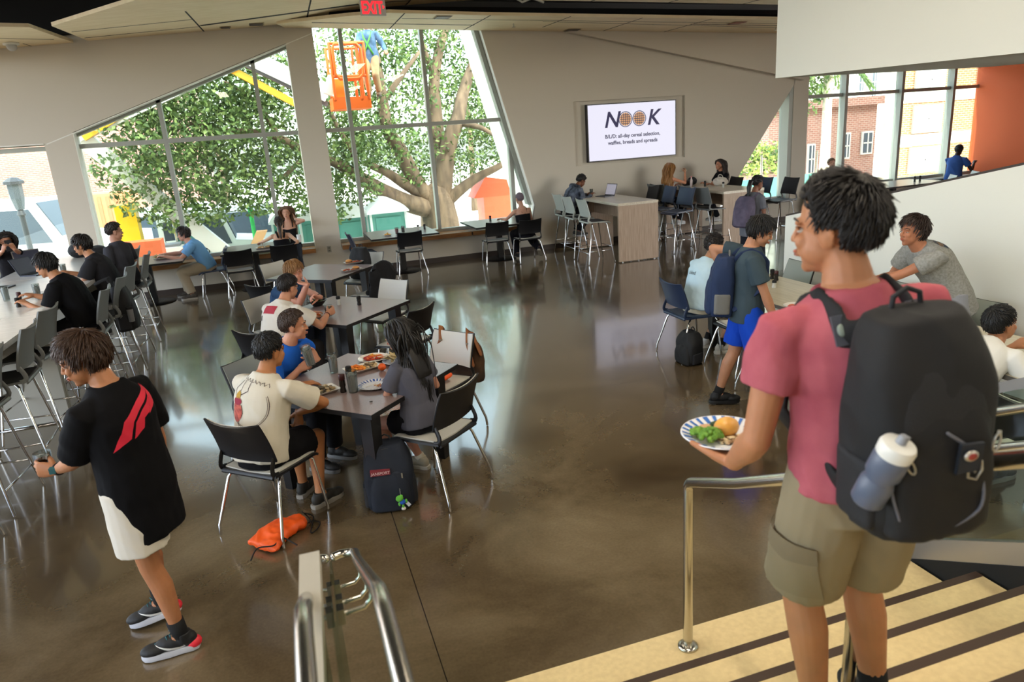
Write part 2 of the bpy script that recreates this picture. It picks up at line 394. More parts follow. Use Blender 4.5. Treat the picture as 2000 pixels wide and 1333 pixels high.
cloud(10, [(101,51),(190,87),(400,63),(560,46),(690,29),(757,23),(905,4),(985,0),(1180,-60),(600,-90),(330,-20)], aL, bL, lines=[(362,22,400,63,.012),(607,0,598,42,.012),(140,62,375,38,.008),(165,74,388,52,.008),(391,50,700,8,.045),(702,7,802,1,.03),(802,0,782,20,.01)])
cloud(11, [(-200,48),(0,52),(57,53),(157,88),(100,88),(0,98),(-200,130)], 4.45, .055, lines=[(-50,74,105,77,.006),(45,85,65,91,.006)])
aR, bR = 4.46, -.036
cloud(12, [(540,47),(683,31),(760,25),(957,30),(1300,35),(1560,39),(1560,66),(1060,62),(905,59),(620,55),(560,56)], aR, bR, lines=[(790,26,760,57,.01),(958,30,905,59,.01),(1115,32,1060,53,.008),(1255,35,1170,63,.008),(1390,37,1290,64,.008),(609,44,926,49,.02),(785,36,1520,46,.006),(1060,42,1520,54,.006),(1350,47,1520,50,.018)])
cloud(13, [(1000,-3),(1060,1),(1320,5),(1560,10),(1900,10),(1900,-90),(1000,-90)], 4.35, -.02, lines=[(1155,2,1195,-12,.01),(1305,5,1360,-10,.01),(1450,8,1520,-10,.01)])
# dark duct over the gap
k = MB(); k.tube([V(640,4,13.2), V(1540,14,13.2)], .2, 14); part_ = thing('air_duct', 'dark round air duct running in the gap above the ceiling panels', 'duct'); part('duct_pipe', k, mat('duct','1b1d20',.5), part_)
k = MB(); k.tube([V(1000,-8,12.4), V(1020,4,12.4), V(1040,-4,12.4), V(1062,5,12.4)], .02, 8); tag(part('cable', k, mat('cable_w','d8dcd8',.5)), 'pale looped cable hanging in the dark gap above the ceiling panels', 'cable')
# ---- wall outlet
o = V(643,487,W0); k = thing('wall_outlet', 'steel electrical outlet plate on the pillar between the windows', 'outlet', (o.x, W0, o.z))
part('plate', MB().box((0,-.004,0),(.075,.008,.12)), mat('plate_steel','9d9a90',.4,metal=.6), k)
for z in (-.025,.025): part('socket', MB().box((0,-.0095,z),(.035,.004,.03)), mat('socket','6a675f',.5), k)
# ---- staircase
st = thing('staircase', 'cream rubber stairs with dark brown edge strips leading down to the concrete floor', 'stairs', (0,0,0)); st['kind'] = 'structure'
nos = [2.44, 2.09, 1.79, 1.50, 1.22, .93, .64, .35, .06]
for i, v in enumerate(nos):
    z = .155*(i+1); v2 = nos[i+1] if i+1 < len(nos) else -2.0
    s_ = part('step', MB().bb((.05, v2-.04 if i+1 < len(nos) else -2, 0 if i == 0 else z-.155), (2.8, v, z)), m_step, st)
    if i: part('edge_strip', MB().bb((.048, v-.035, z-.03), (2.802, v+.004, z+.0015)), m_strip, s_)  # dark strip along the front edge of each upper tread
# ---- rails
def rail(name, label, paths, r=.021, parts=None):
    t = thing(name, label, 'handrail', paths[0][0]); o = Vec(paths[0][0])
    for nm, P in zip(parts, paths):
        part(nm, MB().tube([Vec(p)-o for p in P], r, 14, 'round'), m_steel, t, True)
    return t, o
SLP = .536
b0 = Vec((1.43, 2.33, .155)); top = .985
arc = [b0+Vec((0, -.05*(1-math.cos(a))*1.0, top-.155-.05+.05*math.sin(a))) for a in [i*PI/2/6*.69 for i in range(7)]]
P = [b0]+arc+[Vec((1.43, 2.0, top-.01+(2.27-2.0)*SLP)), Vec((1.43, .1, top-.01+(2.27-.1)*SLP))]
t, o = rail('stair_handrail', 'round steel handrail beside the man in the pink shirt, its post on the lowest step', [P, [(1.43,1.42,.465),(1.43,1.42,top+(2.27-1.42)*SLP)]], parts=['rail_tube','post'])
part('post_flange', MB().lathe([(.0,0),(.045,0),(.045,.008),(.03,.014),(.0,.014)], 20), m_steel, t, True)
# right guard
gv = lambda v, z0: z0+(2.48-v)*SLP
t = thing('glass_guard', 'glass stair guard along the right edge of the stairs, with flat cap and round rails', 'guard rail', (2.85, 2.5, 0))
o = Vec((2.85,2.5,0))
def slab(mb, u, w, v0, v1, z0, z1):   # parallel to the flight; z given at v=2.48
    mb.prism([Vec((u-w/2, v0, gv(v0,z0)))-o, Vec((u-w/2, v1, gv(v1,z0)))-o, Vec((u-w/2, v1, gv(v1,z1)))-o, Vec((u-w/2, v0, gv(v0,z1)))-o], (w,0,0))
k = MB(); slab(k, 2.85, .05, 2.5, -.5, .13, .255); part('base_shoe', k, mat('brushed','a9a49c',.35,metal=.8), t)
k = MB(); slab(k, 2.85, .016, 2.5, -.5, .25, 1.0); part('glass_panel', k, m_rglass, t)
k = MB(); slab(k, 2.85, .05, 2.5, -.5, .985, 1.035); part('cap', k, mat('cap_metal','8b8782',.4,metal=.7), t)
for zz, uu in ((.90,2.76),(.73,2.76)): part('rail_tube', MB().tube([Vec((uu,2.5,gv(2.5,zz)))-o, Vec((uu,-.5,gv(-.5,zz)))-o], .021, 14, 'round'), m_steel, t, True)
k = MB(); k.prism([Vec((2.82,2.5,0))-o, Vec((2.82,-2,0))-o, Vec((2.82,-2,gv(-2,.13)))-o, Vec((2.82,2.5,.13))-o], (.06,0,0)); part('shadow_sheet', k, m_black, t)  # black sheet standing in for the shadowed gap below the base shoe
# left guard: flat cap near the lens, twin round rails with clamps on a glass sheet
c1, c2 = G(604,1080,1.40), G(607,1333,1.40)
t = thing('landing_guard', 'flat pale metal cap of the landing guard at the lower edge of the picture', 'guard rail', (c1.x, c1.y, 1.4)); o = Vec((c1.x,c1.y,1.4))
d_ = (c2-c1).normalized(); e_ = c2+d_*1.2
k = MB(); s_ = Vec((.025,0,0)); k.prism([c1-s_-o, c1+s_-o, e_+s_-o, e_-s_-o], (0,0,-.045)); part('cap', k, mat('cap_light','d8d4c8',.35,metal=.4), t)
k = MB(); k.prism([c1-o+Vec((-.005,0,-.045)), e_-o+Vec((-.005,0,-.045)), Vec((e_.x-.005,e_.y,0))-o, Vec((c1.x-.005,c1.y,0))-o], (.01,0,0)); part('glass_panel', k, m_rglass, t)
UG = -.022
zr = lambda v: .80+(2.62-v)*SLP if v > 1.32 else .80+(2.62-1.32)*SLP+(1.32-v)*.06
t = thing('twin_handrail', 'pair of round steel handrails clamped through glass in the centre foreground', 'handrail', (UG,2.62,0)); o = Vec((UG,2.62,0))
for sg in (1,-1):
    u = UG+(.10 if sg > 0 else -.058)
    P = [(UG+sg*.018,2.66,zr(2.62)), (UG+sg*.04,2.67,zr(2.62)), (u-sg*.015,2.665,zr(2.62)), (u,2.64,zr(2.62)+.01), (u,2.5,zr(2.5)), (u,2.0,zr(2.0)), (u,1.45,zr(1.45)), (u,1.34,zr(1.34)), (u,1.25,zr(1.25)), (u,.5,zr(.5))]
    part('rail_tube', MB().tube([Vec(p)-o for p in P], .019, 14, 'round'), m_steel, t, True)
for v in (2.30, 1.86, 1.64):
    z = zr(v)
    for sg in (1,-1):
        q_ = .10 if sg > 0 else .058; P = [Vec((UG+sg*q_,v,z-.02)), Vec((UG+sg*q_*.95,v,z-.055)), Vec((UG+sg*q_*.75,v,z-.075)), Vec((UG+sg*.02,v,z-.08))]
        br = part('bracket', MB().tube([p-o for p in P], .007, 10, 'round'), m_steel, t, True)
        part('clamp', MB().box(Vec((UG+sg*.014,v,z-.08))-o, (.018,.03,.045)), m_steel, br)
k = MB(); k.prism([Vec((UG-.005,2.75,0))-o, Vec((UG-.005,.3,0))-o, Vec((UG-.005,.3,zr(.3)-.03))-o, Vec((UG-.005,1.32,zr(1.32)-.04))-o, Vec((UG-.005,2.75,zr(2.75)-.0))-o], (.01,0,0)); part('glass_panel', k, m_rglass, t)
# ---- television
def screen():
    P = [V(1145,205,W0-.02), V(1318,194,W0-.02), V(1320,303,W0-.02), V(1148,318,W0-.02)]
    u0, u1 = (P[0].x+P[3].x)/2, (P[1].x+P[2].x)/2; z0, z1 = (P[2].z+P[3].z)/2, (P[0].z+P[1].z)/2
    w, h = u1-u0, z1-z0; cx, cz = (u0+u1)/2, (z0+z1)/2
    t = thing('television', 'wall-mounted screen showing the word NOOK with two round waffles', 'screen', (cx, W0, cz))
    part('bezel', MB().bb((-w/2,-.05,-h/2),(w/2,.05,h/2)), mat('bezel','0c0c12',.4), t)
    sc = part('display', MB().bb((-w/2+.02,-.053,-h/2+.02),(w/2-.02,-.051,h/2-.02)), mat('display','20202a',.5,emit='e6e4f4',es=1.0), t)
    ink = mat('ink','23204a',.5,emit='201c45',es=.6); wf = mat('waffle','c89a6a',.5,emit='b98d68',es=.8)
    def txt(s, size, x, z, **kw):
        vs, fs = textmesh(s, size, **kw); k = MB(); k.add([(x+p.x, -.056-p.z, z+p.y) for p in vs], fs); part('lettering', k, ink, sc)
    txt('N', .44, -.66, .10, shear=.25, bold=.008); txt('K', .44, .33, .10, shear=.25, bold=.008)
    for x in (-.165,.155):
        k = MB(); k.lathe([(.142,0),(.157,0),(.157,.003),(.142,.003)], 36, (x,-.056,.24), Mat.Rotation(PI/2,3,'X'), cap=False); k.rings([[Vec((x+r*math.cos(2*PI*q/36),-.0565,.24+r*math.sin(2*PI*q/36))) for q in range(36)] for r in (.157,.142)], False)
        part('waffle_ring', k, ink, sc)
        k = MB(); k.add([(x+.132*math.cos(2*PI*q/36),-.0562,.24+.132*math.sin(2*PI*q/36)) for q in range(36)], [tuple(range(36))]); part('waffle', k, wf, sc)
        k = MB()
        for i in range(-2,3):
            a_ = .044*i; l = math.sqrt(.128**2-a_**2); k.box((x+a_,-.0568,.24),(.011,.001,2*l)); k.box((x,-.0569,.24+a_),(2*l,.001,.011))
        part('waffle_grid', k, ink, sc)
    txt('B/L/D: all-day cereal selection,', .105, 0, -.12, align='CENTER', bold=.0025)
    txt('waffles, breads and spreads', .105, 0, -.25, align='CENTER', bold=.0025)
screen()
# ---- exit sign and ceiling fittings
e = plane_pt(728,14,4.42,0)
t = thing('exit_sign', 'red lit EXIT sign hanging below the ceiling panels', 'sign', (e.x, e.y, e.z), rad(8))
e1 = plane_pt(703,14,e.z,0); wsg = 2*(e-e1).length
part('housing', MB().box((0,0,0),(wsg,.03,wsg*.62)), mat('sign_housing','b9b6b0',.4,emit='8a8884',es=.15), t)
part('mounting', MB().box((-.02,.02,wsg*.36),(.1,.06,.12)), m_white, t)
vs, fs = textmesh('EXIT', wsg*.5, align='CENTER', bold=.006); k = MB(); k.add([(p.x*.82-wsg*.04, -.017-p.z, p.y*1.25-wsg*.23) for p in vs], fs); part('lettering', k, mat('exit_red','ff2a2a',.5,emit='ff2430',es=1.6), t)
k = MB(); k.prism([(wsg*.38,-.017,.03),(wsg*.38,-.017,-.03),(wsg*.46,-.017,0)], (0,-.002,0)); part('arrow', k, MATS['exit_red'], t)
for x, y, a_, b_, w, lab in ((865,33,aR,bR,.25,'small dark square vent in the ceiling panel above the middle window'), (1118,58,aR,bR,.25,'small dark square vent in the ceiling panel near the wall crease'), (1440,44,aR,bR,.25,'small reddish vent in the ceiling panel beside the white bulkhead'), (440,53,aL,bL,.14,'small round recessed fitting in the ceiling panel near the left wall'), (500,47,aL,bL,.22,'pale rectangular fitting in the left ceiling panel')):
    p = plane_pt(x,y,a_,b_); t = thing('ceiling_vent', lab, 'vent', (p.x,p.y,p.z))
    part('grille', MB().box((0,0,-.008),(w,w,.014)), mat('vent','4b4038',.5) if 'reddish' not in lab else mat('ventr','8f5038',.5), t)
    part('rim', MB().box((0,0,-.003),(w+.04,w+.04,.006)), mat('vent_rim','a8946c',.5), t)
p = plane_pt(21,84,4.45,.055); t = thing('dome_camera', 'white dome security camera under the ceiling at the top left', 'security camera', (p.x,p.y,p.z))
part('dome', MB().ell((0,0,-.05),(.075,.075,.07)), mat('dome','b8b8b4',.25), t, True); part('collar', MB().lathe([(0,-.03),(.11,-.03),(.11,0),(0,0)],24), m_white, t, True)
for x, y in ((1003,46),(1515,53)):
    p = plane_pt(x,y,aR,bR); tag(part('sprinkler', MB().tube([p, p-Vec((0,0,.05))], .012, 8).lathe([(0,0),(.035,0),(.035,.004),(0,.004)],14,p-Vec((0,0,.06))), m_steel), 'small sprinkler head under the ceiling ' + ('above the middle window' if x < 1200 else 'beside the white bulkhead'), 'sprinkler')
# ================================================================ FURNITURE
m_shell = mat('shell_black', '0d0e12', .38, bump=.04, bump_s=300)
m_shellb = mat('shell_blue', '22304a', .38)
m_shellg = mat('shell_grey', '6d706f', .45, bump=.05, bump_s=300)
m_shelll = mat('shell_light', 'aab0a8', .45)
m_padl = mat('pad_light', 'c9c7bd', .55); m_padd = mat('pad_dark', '141519', .6); m_padb = mat('pad_blue','2b3c52',.5); m_padg = mat('pad_greygreen','8b9289',.5)
m_top = mat('laminate_mauve', '8c7a76', .28, noise_s=120, col2='7e6d6a', spec=.6)
m_edge = mat('edge_black', '0c0b0c', .4)
m_oak = mat('oak_laminate', 'b39c86', .4, noise_s=5, col2='9a826c', stretch=(12,12,.6))
m_oakt = mat('oak_top', 'd8d0bd', .28, noise_s=5, col2='c4b9a3', stretch=(8,.5,8))
def seatfn(w, d, zs, y0):     # slightly dished seat, rounded front
    def fn(a, b):
        y = y0-d/2+d*b; x = (a-.5)*w*(1-.12*max(0,(b-.75)/.25)**2)
        z = zs - .012*math.cos((a-.5)*PI)*math.sin(b*PI) - (.03*max(0,(b-.8)/.2)**2) + .015*abs(a-.5)*2*(1-b)
        return (x, y, z)
    return fn
def backfn(w, z0, z1, y0, lean=.09, curve=.035):
    def fn(a, b):
        z = z0+(z1-z0)*b; t = (a-.5)*2
        ww = w*(1-.06*b)*(1-.03*(1-b))
        top = -.018*(1-t*t) if b > .93 else 0
        if b > .96: ww *= .985
        return (t*ww/2, y0-lean*b**1.3+curve*t*t, z+top*(b-.93)/.07)
    return fn
def sub(fn, a0, a1, b0, b1): return lambda a, b: fn(a0+(a1-a0)*a, b0+(b1-b0)*b)
def flip(fn): return lambda a, b: fn(1-a, b)
def make_chair(name, label, cat, shell, pad, seat_pad, zs=.45, h=.37, feet=.27, ring=False, legm=None):
    legm = legm or m_chrome
    t = thing(name, label, cat)
    sf = seatfn(.46, .44, zs, .0); bf = backfn(.47, zs+.10, zs+.10+h-.09, -.215)
    bfull = backfn(.47, zs-.01, zs+.10+h-.09, -.215)
    part('seat', MB().sheet(flip(sf) if 0 else sf, 10, 10, .016), shell, t, True, auto=50)
    sp_ = lambda a, b: tuple(Vec(sf(.06+.88*a, .05+.9*b))+Vec((0,0,.009)))
    part('seat_pad', MB().sheet(sp_, 10, 10, .009), seat_pad, t, True, auto=50)
    part('backrest', MB().sheet(flip(bf), 12, 8, -.011).sheet(lambda a,b: tuple(Vec(bf(a,b))+Vec((0,.0,0))), 1,1,.001) if 0 else MB().sheet(flip(bf), 12, 8, .012), shell, t, True, auto=50)
    bp_ = lambda a, b: tuple(Vec(bf(.02+.96*a, .02+.96*b))+Vec((0,.009,0)))
    part('back_pad', MB().sheet(flip(bp_), 12, 8, .008), pad, t, True, auto=50)
    k = MB()
    for s_ in (-1,1):           # side straps joining seat and back around the open slot
        P = []
        for q in range(7):
            a = q/6; p0 = Vec(sf(.5+s_*.47, .10)); p3 = Vec(bf(.5+s_*.47, .10)); c1_ = Vec((p0.x, -.235, p0.z)); 
            P.append(p0*(1-a)**3+c1_*3*a*(1-a)**2+Vec((p3.x,-.235,zs+.05))*3*a*a*(1-a)+p3*a**3)
        k.tube([p-Vec((0,.003,.004)) for p in P], [.018]*7, 8, hint=Vec((1,0,0)), flat=.45)
    k.sheet(lambda a, b: ((a-.5)*.42, -.222-.012*math.sin(b*PI), zs-.02+.03*b), 6, 3, .012)
    part('side_strap', k, shell, t, True, auto=60)
    for sx in (-1,1):
        if not ring:
            P = [(sx*.17,.13,zs-.022),(sx*.20,.155,zs-.04),(sx*.225,.20,.06),(sx*.225,.205,.012)]
            part('leg', MB().tube(P, .0105, 10, 'round'), legm, t, True)
            P = [(sx*.15,-.12,zs-.022),(sx*.20,-.16,zs-.03),(sx*.212,-.185,zs-.07),(sx*.262,-.285,.075),(sx*.264,-.29,.012)]
            part('leg', MB().tube(P, .0105, 10, 'round'), legm, t, True)
        else:
            for sy in (-1,1):
                P = [(sx*.15,sy*.12,zs-.022),(sx*.185,sy*.15,zs-.04),(sx*(.262),sy*.262,.015)]
                part('leg', MB().tube(P, .0105, 10, 'round'), legm, t, True)
    if ring:
        q = lambda z: .185+(.262-.185)*(zs-.04-z)/(zs-.055)
        for z, P in ((.30, ((-1,1),(1,1))), (.24, ((-1,-1),(-1,1))), (.24, ((1,-1),(1,1))), (.20, ((-1,-1),(1,-1)))):
            w_ = q(z); w2 = .15+(.262-.15)*(zs-.04-z)/(zs-.055); A, B = [Vec((a*w_, b_*w2, z)) for a, b_ in P]
            part('foot_rail', MB().tube([A, B], .007, 8), legm, t, True)
    return t
ch_b = make_chair('dining_chair', 'x', 'chair', m_shell, m_padl, m_padl)
ch_blue = make_chair('dining_chair', 'x', 'chair', m_shellb, m_padb, m_padb)
ch_g = make_chair('dining_chair', 'x', 'chair', m_shell, m_padg, m_padg)
st_g = make_chair('bar_stool', 'x', 'stool', m_shellg, m_shellg, m_padd, zs=.76, h=.42, ring=True)
st_l = make_chair('bar_stool', 'x', 'stool', m_shelll, m_padb, m_padd, zs=.76, h=.42, ring=True)
st_k = make_chair('bar_stool', 'x', 'stool', m_shell, m_padd, m_padd, zs=.76, h=.42, ring=True)
st_b = make_chair('bar_stool', 'x', 'stool', m_shellb, m_padb, m_padb, zs=.76, h=.42, ring=True)
def square_table(name, label, c, rz, w=1.07, d=1.07, pedestal=False, h=.74, topm=None, edge=None, legm=None):
    t = thing(name, label, 'table', (c[0], c[1], 0), rz)
    part('tabletop', MB().box((0,0,h-.0165),(w,d,.031)), edge or m_edge, t)
    part('top_surface', MB().box((0,0,h-.001),(w-.006,d-.006,.002)), topm or m_top, t)
    lm = legm or m_edge
    if pedestal:
        part('column', MB().prism([(-.05,-.05,.02),(.05,-.05,.02),(.05,.05,.02),(-.05,.05,.02)],(0,0,h-.04)), lm, t)
        part('base', MB().lathe([(0,0),(.33,0),(.335,.008),(.32,.018),(.1,.026),(0,.026)],40), lm, t, auto=40)
        part('mounting_plate', MB().box((0,0,h-.04),(.5,.5,.012)), lm, t)
    else:
        for sx in (-1,1):
            for sy in (-1,1):
                x, y = sx*(w/2-.13), sy*(d/2-.13); k = MB()
                k.rings([[Vec((x+a*s_, y+b_*s_, z)) for a, b_ in ((-1,-1),(1,-1),(1,1),(-1,1))] for s_, z in ((.034,0),(.052,h-.035))])
                part('leg', k, lm, t)
        part('apron', MB().box((0,0,h-.055),(w-.3,d-.3,.045)), lm, t)
    return t
square_table('dining_table', 'dark square table in the foreground covered with plates, trays and glasses', (.35,5.07), rad(45))
square_table('dining_table', 'dark square table in the middle with a salad bowl and two shakers', (.43,7.55), rad(45))
square_table('dining_table', 'dark square table at the back with two burger trays', (.42,10.1), rad(50))
square_table('window_table', 'dark pedestal table under the left window, the man in the blue polo sits at it', (-2.3,13.42), 0, 1.25, 1.15, True)
square_table('window_table', 'dark table at the window sill where the two women sit', (-.55,13.62), 0, 1.1, 1.15, True)
square_table('window_table', 'dark pedestal table at the middle window with red and dark drinks on it', (2.08,13.55), 0, 1.25, 1.25, True)
square_table('window_table', 'dark pedestal table at the right end of the middle window', (4.05,13.62), 0, 1.25, 1.25, True)
square_table('window_table', 'dark table by the far right window with two small shakers', (13.1,12.85), 0, 2.0, 1.1, True)
wt = mat('table_pale', 'c2b9a0', .3, noise_s=5, col2='b1a78e', stretch=(8,.5,8))
square_table('long_table', 'pale wood table beside the white stair wall, behind the man with the blue backpack', (4.55,5.68), 0, .8, 1.85, False, topm=wt, edge=mat('table_pale_edge','55504a',.5))
square_table('long_table', 'pale wood table at the right edge where the man in the white shirt leans', (4.55,3.5), 0, .8, 1.75, False, topm=wt, edge=MATS['table_pale_edge'])
# chairs ------------------------------------------------------------
def at_az(x, y, az): return (x, y, 0), rad(az-90)
CH = [
 (ch_b, -.30, 4.60, 48, 'black chair nearest the camera, the man in the beetle T-shirt sits on it'),
 (ch_b, .78, 4.60, 131, 'black chair of the long-haired girl, beside the navy backpack'),
 (ch_b, 1.02, 5.55, 217, 'pale-faced chair with a brown bag hung over it and an orange pouch on its seat'),
 (ch_g, -.27, 5.66, -42, 'grey-faced chair behind the man in the bright blue T-shirt'),
 (ch_b, -.25, 6.92, 45, 'black chair of the man in the white T-shirt at the middle table'),
 (ch_b, .98, 6.98, 134, 'empty black chair with light seat on the near right side of the middle table'),
 (ch_b, .95, 8.25, 219, 'empty pale-faced chair at the far right side of the middle table'),
 (ch_b, -.22, 8.22, -45, 'chair of the blond man in the dark blue T-shirt at the middle table'),
 (ch_b, .98, 9.62, 132, 'black chair with a dark coat over it, near right side of the back table'),
 (ch_b, 1.02, 10.72, 222, 'pale chair holding a black backpack at the far right side of the back table'),
 (ch_b, -.08, 10.75, -50, 'empty pale-faced chair at the far left side of the back table, behind the blond man'),
 (ch_b, -.22, 9.35, 45, 'pale-seated chair tucked in at the near left side of the back table'),
 (ch_blue, -1.30, 13.45, 180, 'dark blue chair under the man in the blue polo shirt'),
 (ch_b, -.83, 13.10, 97, 'empty black chair with a light slot, left of the woman with the ponytail'),
 (ch_b, -.07, 13.20, 93, 'black chair of the woman with the ponytail'),
 (ch_b, 2.14, 13.12, 90, 'empty black chair in front of the middle window table with the red drink'),
 (ch_blue, 1.38, 13.62, 5, 'blue chair seen from the side at the left end of the middle window table'),
 (ch_b, 3.83, 13.18, 88, 'empty black chair at the right window table, left of the person with cropped hair'),
 (ch_b, 4.42, 13.02, 92, 'black chair of the person with cropped hair at the right window table'),
 (ch_blue, 3.98, 6.40, 0, 'dark blue chair under the seated man in the light blue T-shirt'),
 (ch_b, 4.15, 5.72, 0, 'chair with bright chrome legs behind the man with the blue backpack'),
 (ch_b, 4.00, 4.98, 0, 'chair whose light seat shows behind the legs of the man with the blue backpack'),
 (ch_g, 5.12, 6.45, 180, 'grey-green chair at the free end of the white stair wall'),
 (ch_g, 5.12, 5.72, 180, 'grey-green chair against the white stair wall, partly behind the pink shoulder'),
 (ch_g, 5.12, 4.28, 180, 'grey-green chair against the white stair wall, right of the man in the grey T-shirt'),
 (ch_g, 5.12, 5.02, 180, 'grey-green chair against the white stair wall, under the man in the grey T-shirt'),
 (ch_b, 3.86, 3.35, 0, 'chair of the man in the white T-shirt at the right edge'),
 (ch_b, 3.95, 2.62, 0, 'chair whose chrome leg shows at the right edge beyond the glass guard'),
 (ch_b, 11.55, 12.0, 60, 'black chair at the left end of the far right window table'),
 (ch_b, 14.35, 12.75, 150, 'black chair right of the far right window table, the nearer of a pair'),
 (ch_b, 15.3, 13.0, 150, 'black chair beside the orange wall under the man in the blue shirt'),
]
ST = [
 (st_l, 5.42, 12.02, 0, 'pale-backed stool nearest the end panel of the left high table'),
 (st_l, 5.45, 12.78, 0, 'pale-backed stool at the left high table, middle of the three on that side'),
 (st_l, 5.50, 13.42, 0, 'pale-backed stool of the person in the patterned hooded jacket'),
 (st_k, 7.15, 13.4, 180, 'black stool behind the far side of the left high table'),
 (st_b, 7.15, 12.75, 180, 'blue stool behind the left high table, next to the black one'),
 (st_b, 7.62, 12.05, -12, 'blue stool between the two high tables'),
 (st_g, 7.90, 12.62, 0, 'dark grey stool at the right high table, behind the blue stool'),
 (st_g, 8.35, 12.02-.28, 93, 'dark grey stool in front of the open side of the right high table'),
 (st_g, 7.72, 13.55, 20, 'dark grey stool of the woman in the white top'),
 (st_k, 9.1, 13.35, 180, 'black stool of the woman in the black T-shirt'),
 (st_b, 9.35, 12.7, 180, 'blue-black stool behind the right high table in front of the triangular window'),
 (st_k, 9.5, 12.1, 180, 'black stool at the far side of the right high table, nearest the end panel'),
]
ST[7] = (st_g, 7.88, 12.0, 4, 'dark grey stool pushed against the right high table, nearest the end panel')
ST[5] = (st_b, 7.15, 12.1, 188, 'blue stool between the two high tables')
for i, v in enumerate((4.95, 5.75, 6.52, 7.28, 8.02, 8.78, 9.64, 10.65, 11.5)):
    ST.append((st_g, (-2.10 if i in (4,5,6,7) else -2.39)+.02*(i%3), v, 180+rnd.uniform(-7,7), ['grey stool at the left bar, lowest at the edge of the photo','grey stool at the left bar, second from the left edge','grey stool directly left of the walking man\'s head','grey stool at the left bar with its black seat showing above the walking man\'s head','grey stool under the seated man in black at the bar','grey stool with a black backpack hung over its back','grey stool behind the hung black backpack','grey stool under the second man in black at the bar','farthest grey stool at the left bar, near the window table'][i]))
KIDS.clear(); snapshot(None)
for p, x, y, az, lab in CH: place(p, (x,y,0), rad(az-90), lab, 'dining chairs')
for p, x, y, az, lab in ST: place(p, (x,y,0), rad(az-90), lab, 'bar stools')
# high tables -------------------------------------------------------
def high_table(label, u0, u1, v0, v1, open_side=True, h=1.07, top=None, pan=None, panels=(0,1)):
    t = thing('high_table', label, 'table', (u0, v0, 0)); w, l = u1-u0, v1-v0
    part('worktop', MB().bb((0,0,h-.045),(w,l,h)), top or m_oakt, t)
    for i in panels:
        y = 0 if i == 0 else l-.045
        pn = part('end_panel', MB().bb((.004,y,.02),(w-.004,y+.045,h-.0455)), pan or m_oak, t)
        k = MB()
        for x in (.08, w/2, w-.08): k.tube([(x,y+.022,0),(x,y+.022,.02)], .014, 10)
        part('levelling_foot', k, m_steel, pn)
    part('modesty_beam', MB().bb((w/2-.02,.046,h-.33),(w/2+.02,l-.046,h-.046)), pan or m_oak, t)
    return t
high_table('pale oak high table with an open laptop on it', 5.70, 6.50, 11.62, 13.55)
high_table('pale oak high table where two women talk', 7.98, 8.88, 11.78, 13.95)
m_bart = mat('bar_top', 'd9d6cf', .22, noise_s=5, col2='cdc9c0', stretch=(.5,8,8)); m_barp = mat('bar_panel','a9a79d',.45)
high_table('white-topped bar table at the left edge, nearest to the walking man', -3.50, -2.24, 4.2, 7.56, top=m_bart, pan=m_barp)
high_table('white-topped bar table at the left where people eat, under the tall glasses', -3.50, -2.24, 7.58, 10.1, top=m_bart, pan=m_barp)
high_table('far white-topped bar table with the open laptops', -3.50, -2.24, 10.12, 12.3, top=m_bart, pan=m_barp)
# ================================================================ PEOPLE
def azv(az): a = rad(az); return Vec((math.cos(a), math.sin(a), 0))
UP = Vec((0,0,1))
def rot(v, axis, deg): return Quaternion(axis, rad(deg)) @ v
def lerp(a, b, t): return a+(b-a)*t
def interp(tab, t):
    if t <= tab[0][0]: return tab[0][1:]
    for (a, b) in zip(tab, tab[1:]):
        if t <= b[0]:
            k = (t-a[0])/(b[0]-a[0]); k = k*k*(3-2*k) if 0 else k
            return tuple(lerp(x, y, k) for x, y in zip(a[1:], b[1:]))
    return tab[-1][1:]
def ik(A, T, l1, l2, pole):
    d = T-A; L_ = d.length
    if L_ > (l1+l2)*.998: T = A+d*((l1+l2)*.998/L_); d = T-A; L_ = d.length
    if L_ < abs(l1-l2)+.02: L_ = abs(l1-l2)+.02; T = A+d.normalized()*L_
    n = d.normalized(); x = (l1*l1-l2*l2+L_*L_)/(2*L_); h = math.sqrt(max(0, l1*l1-x*x))
    p = pole-n*pole.dot(n); p = p.normalized() if p.length > 1e-5 else basis(n)[0]
    return A+n*x+p*h, T
GRIP = {'flat': (4,8,8,0), 'relax': (22,26,20,20), 'hold': (38,42,32,45), 'fist': (65,75,55,50), 'pinch': (45,48,35,50), 'under': (6,10,12,10)}
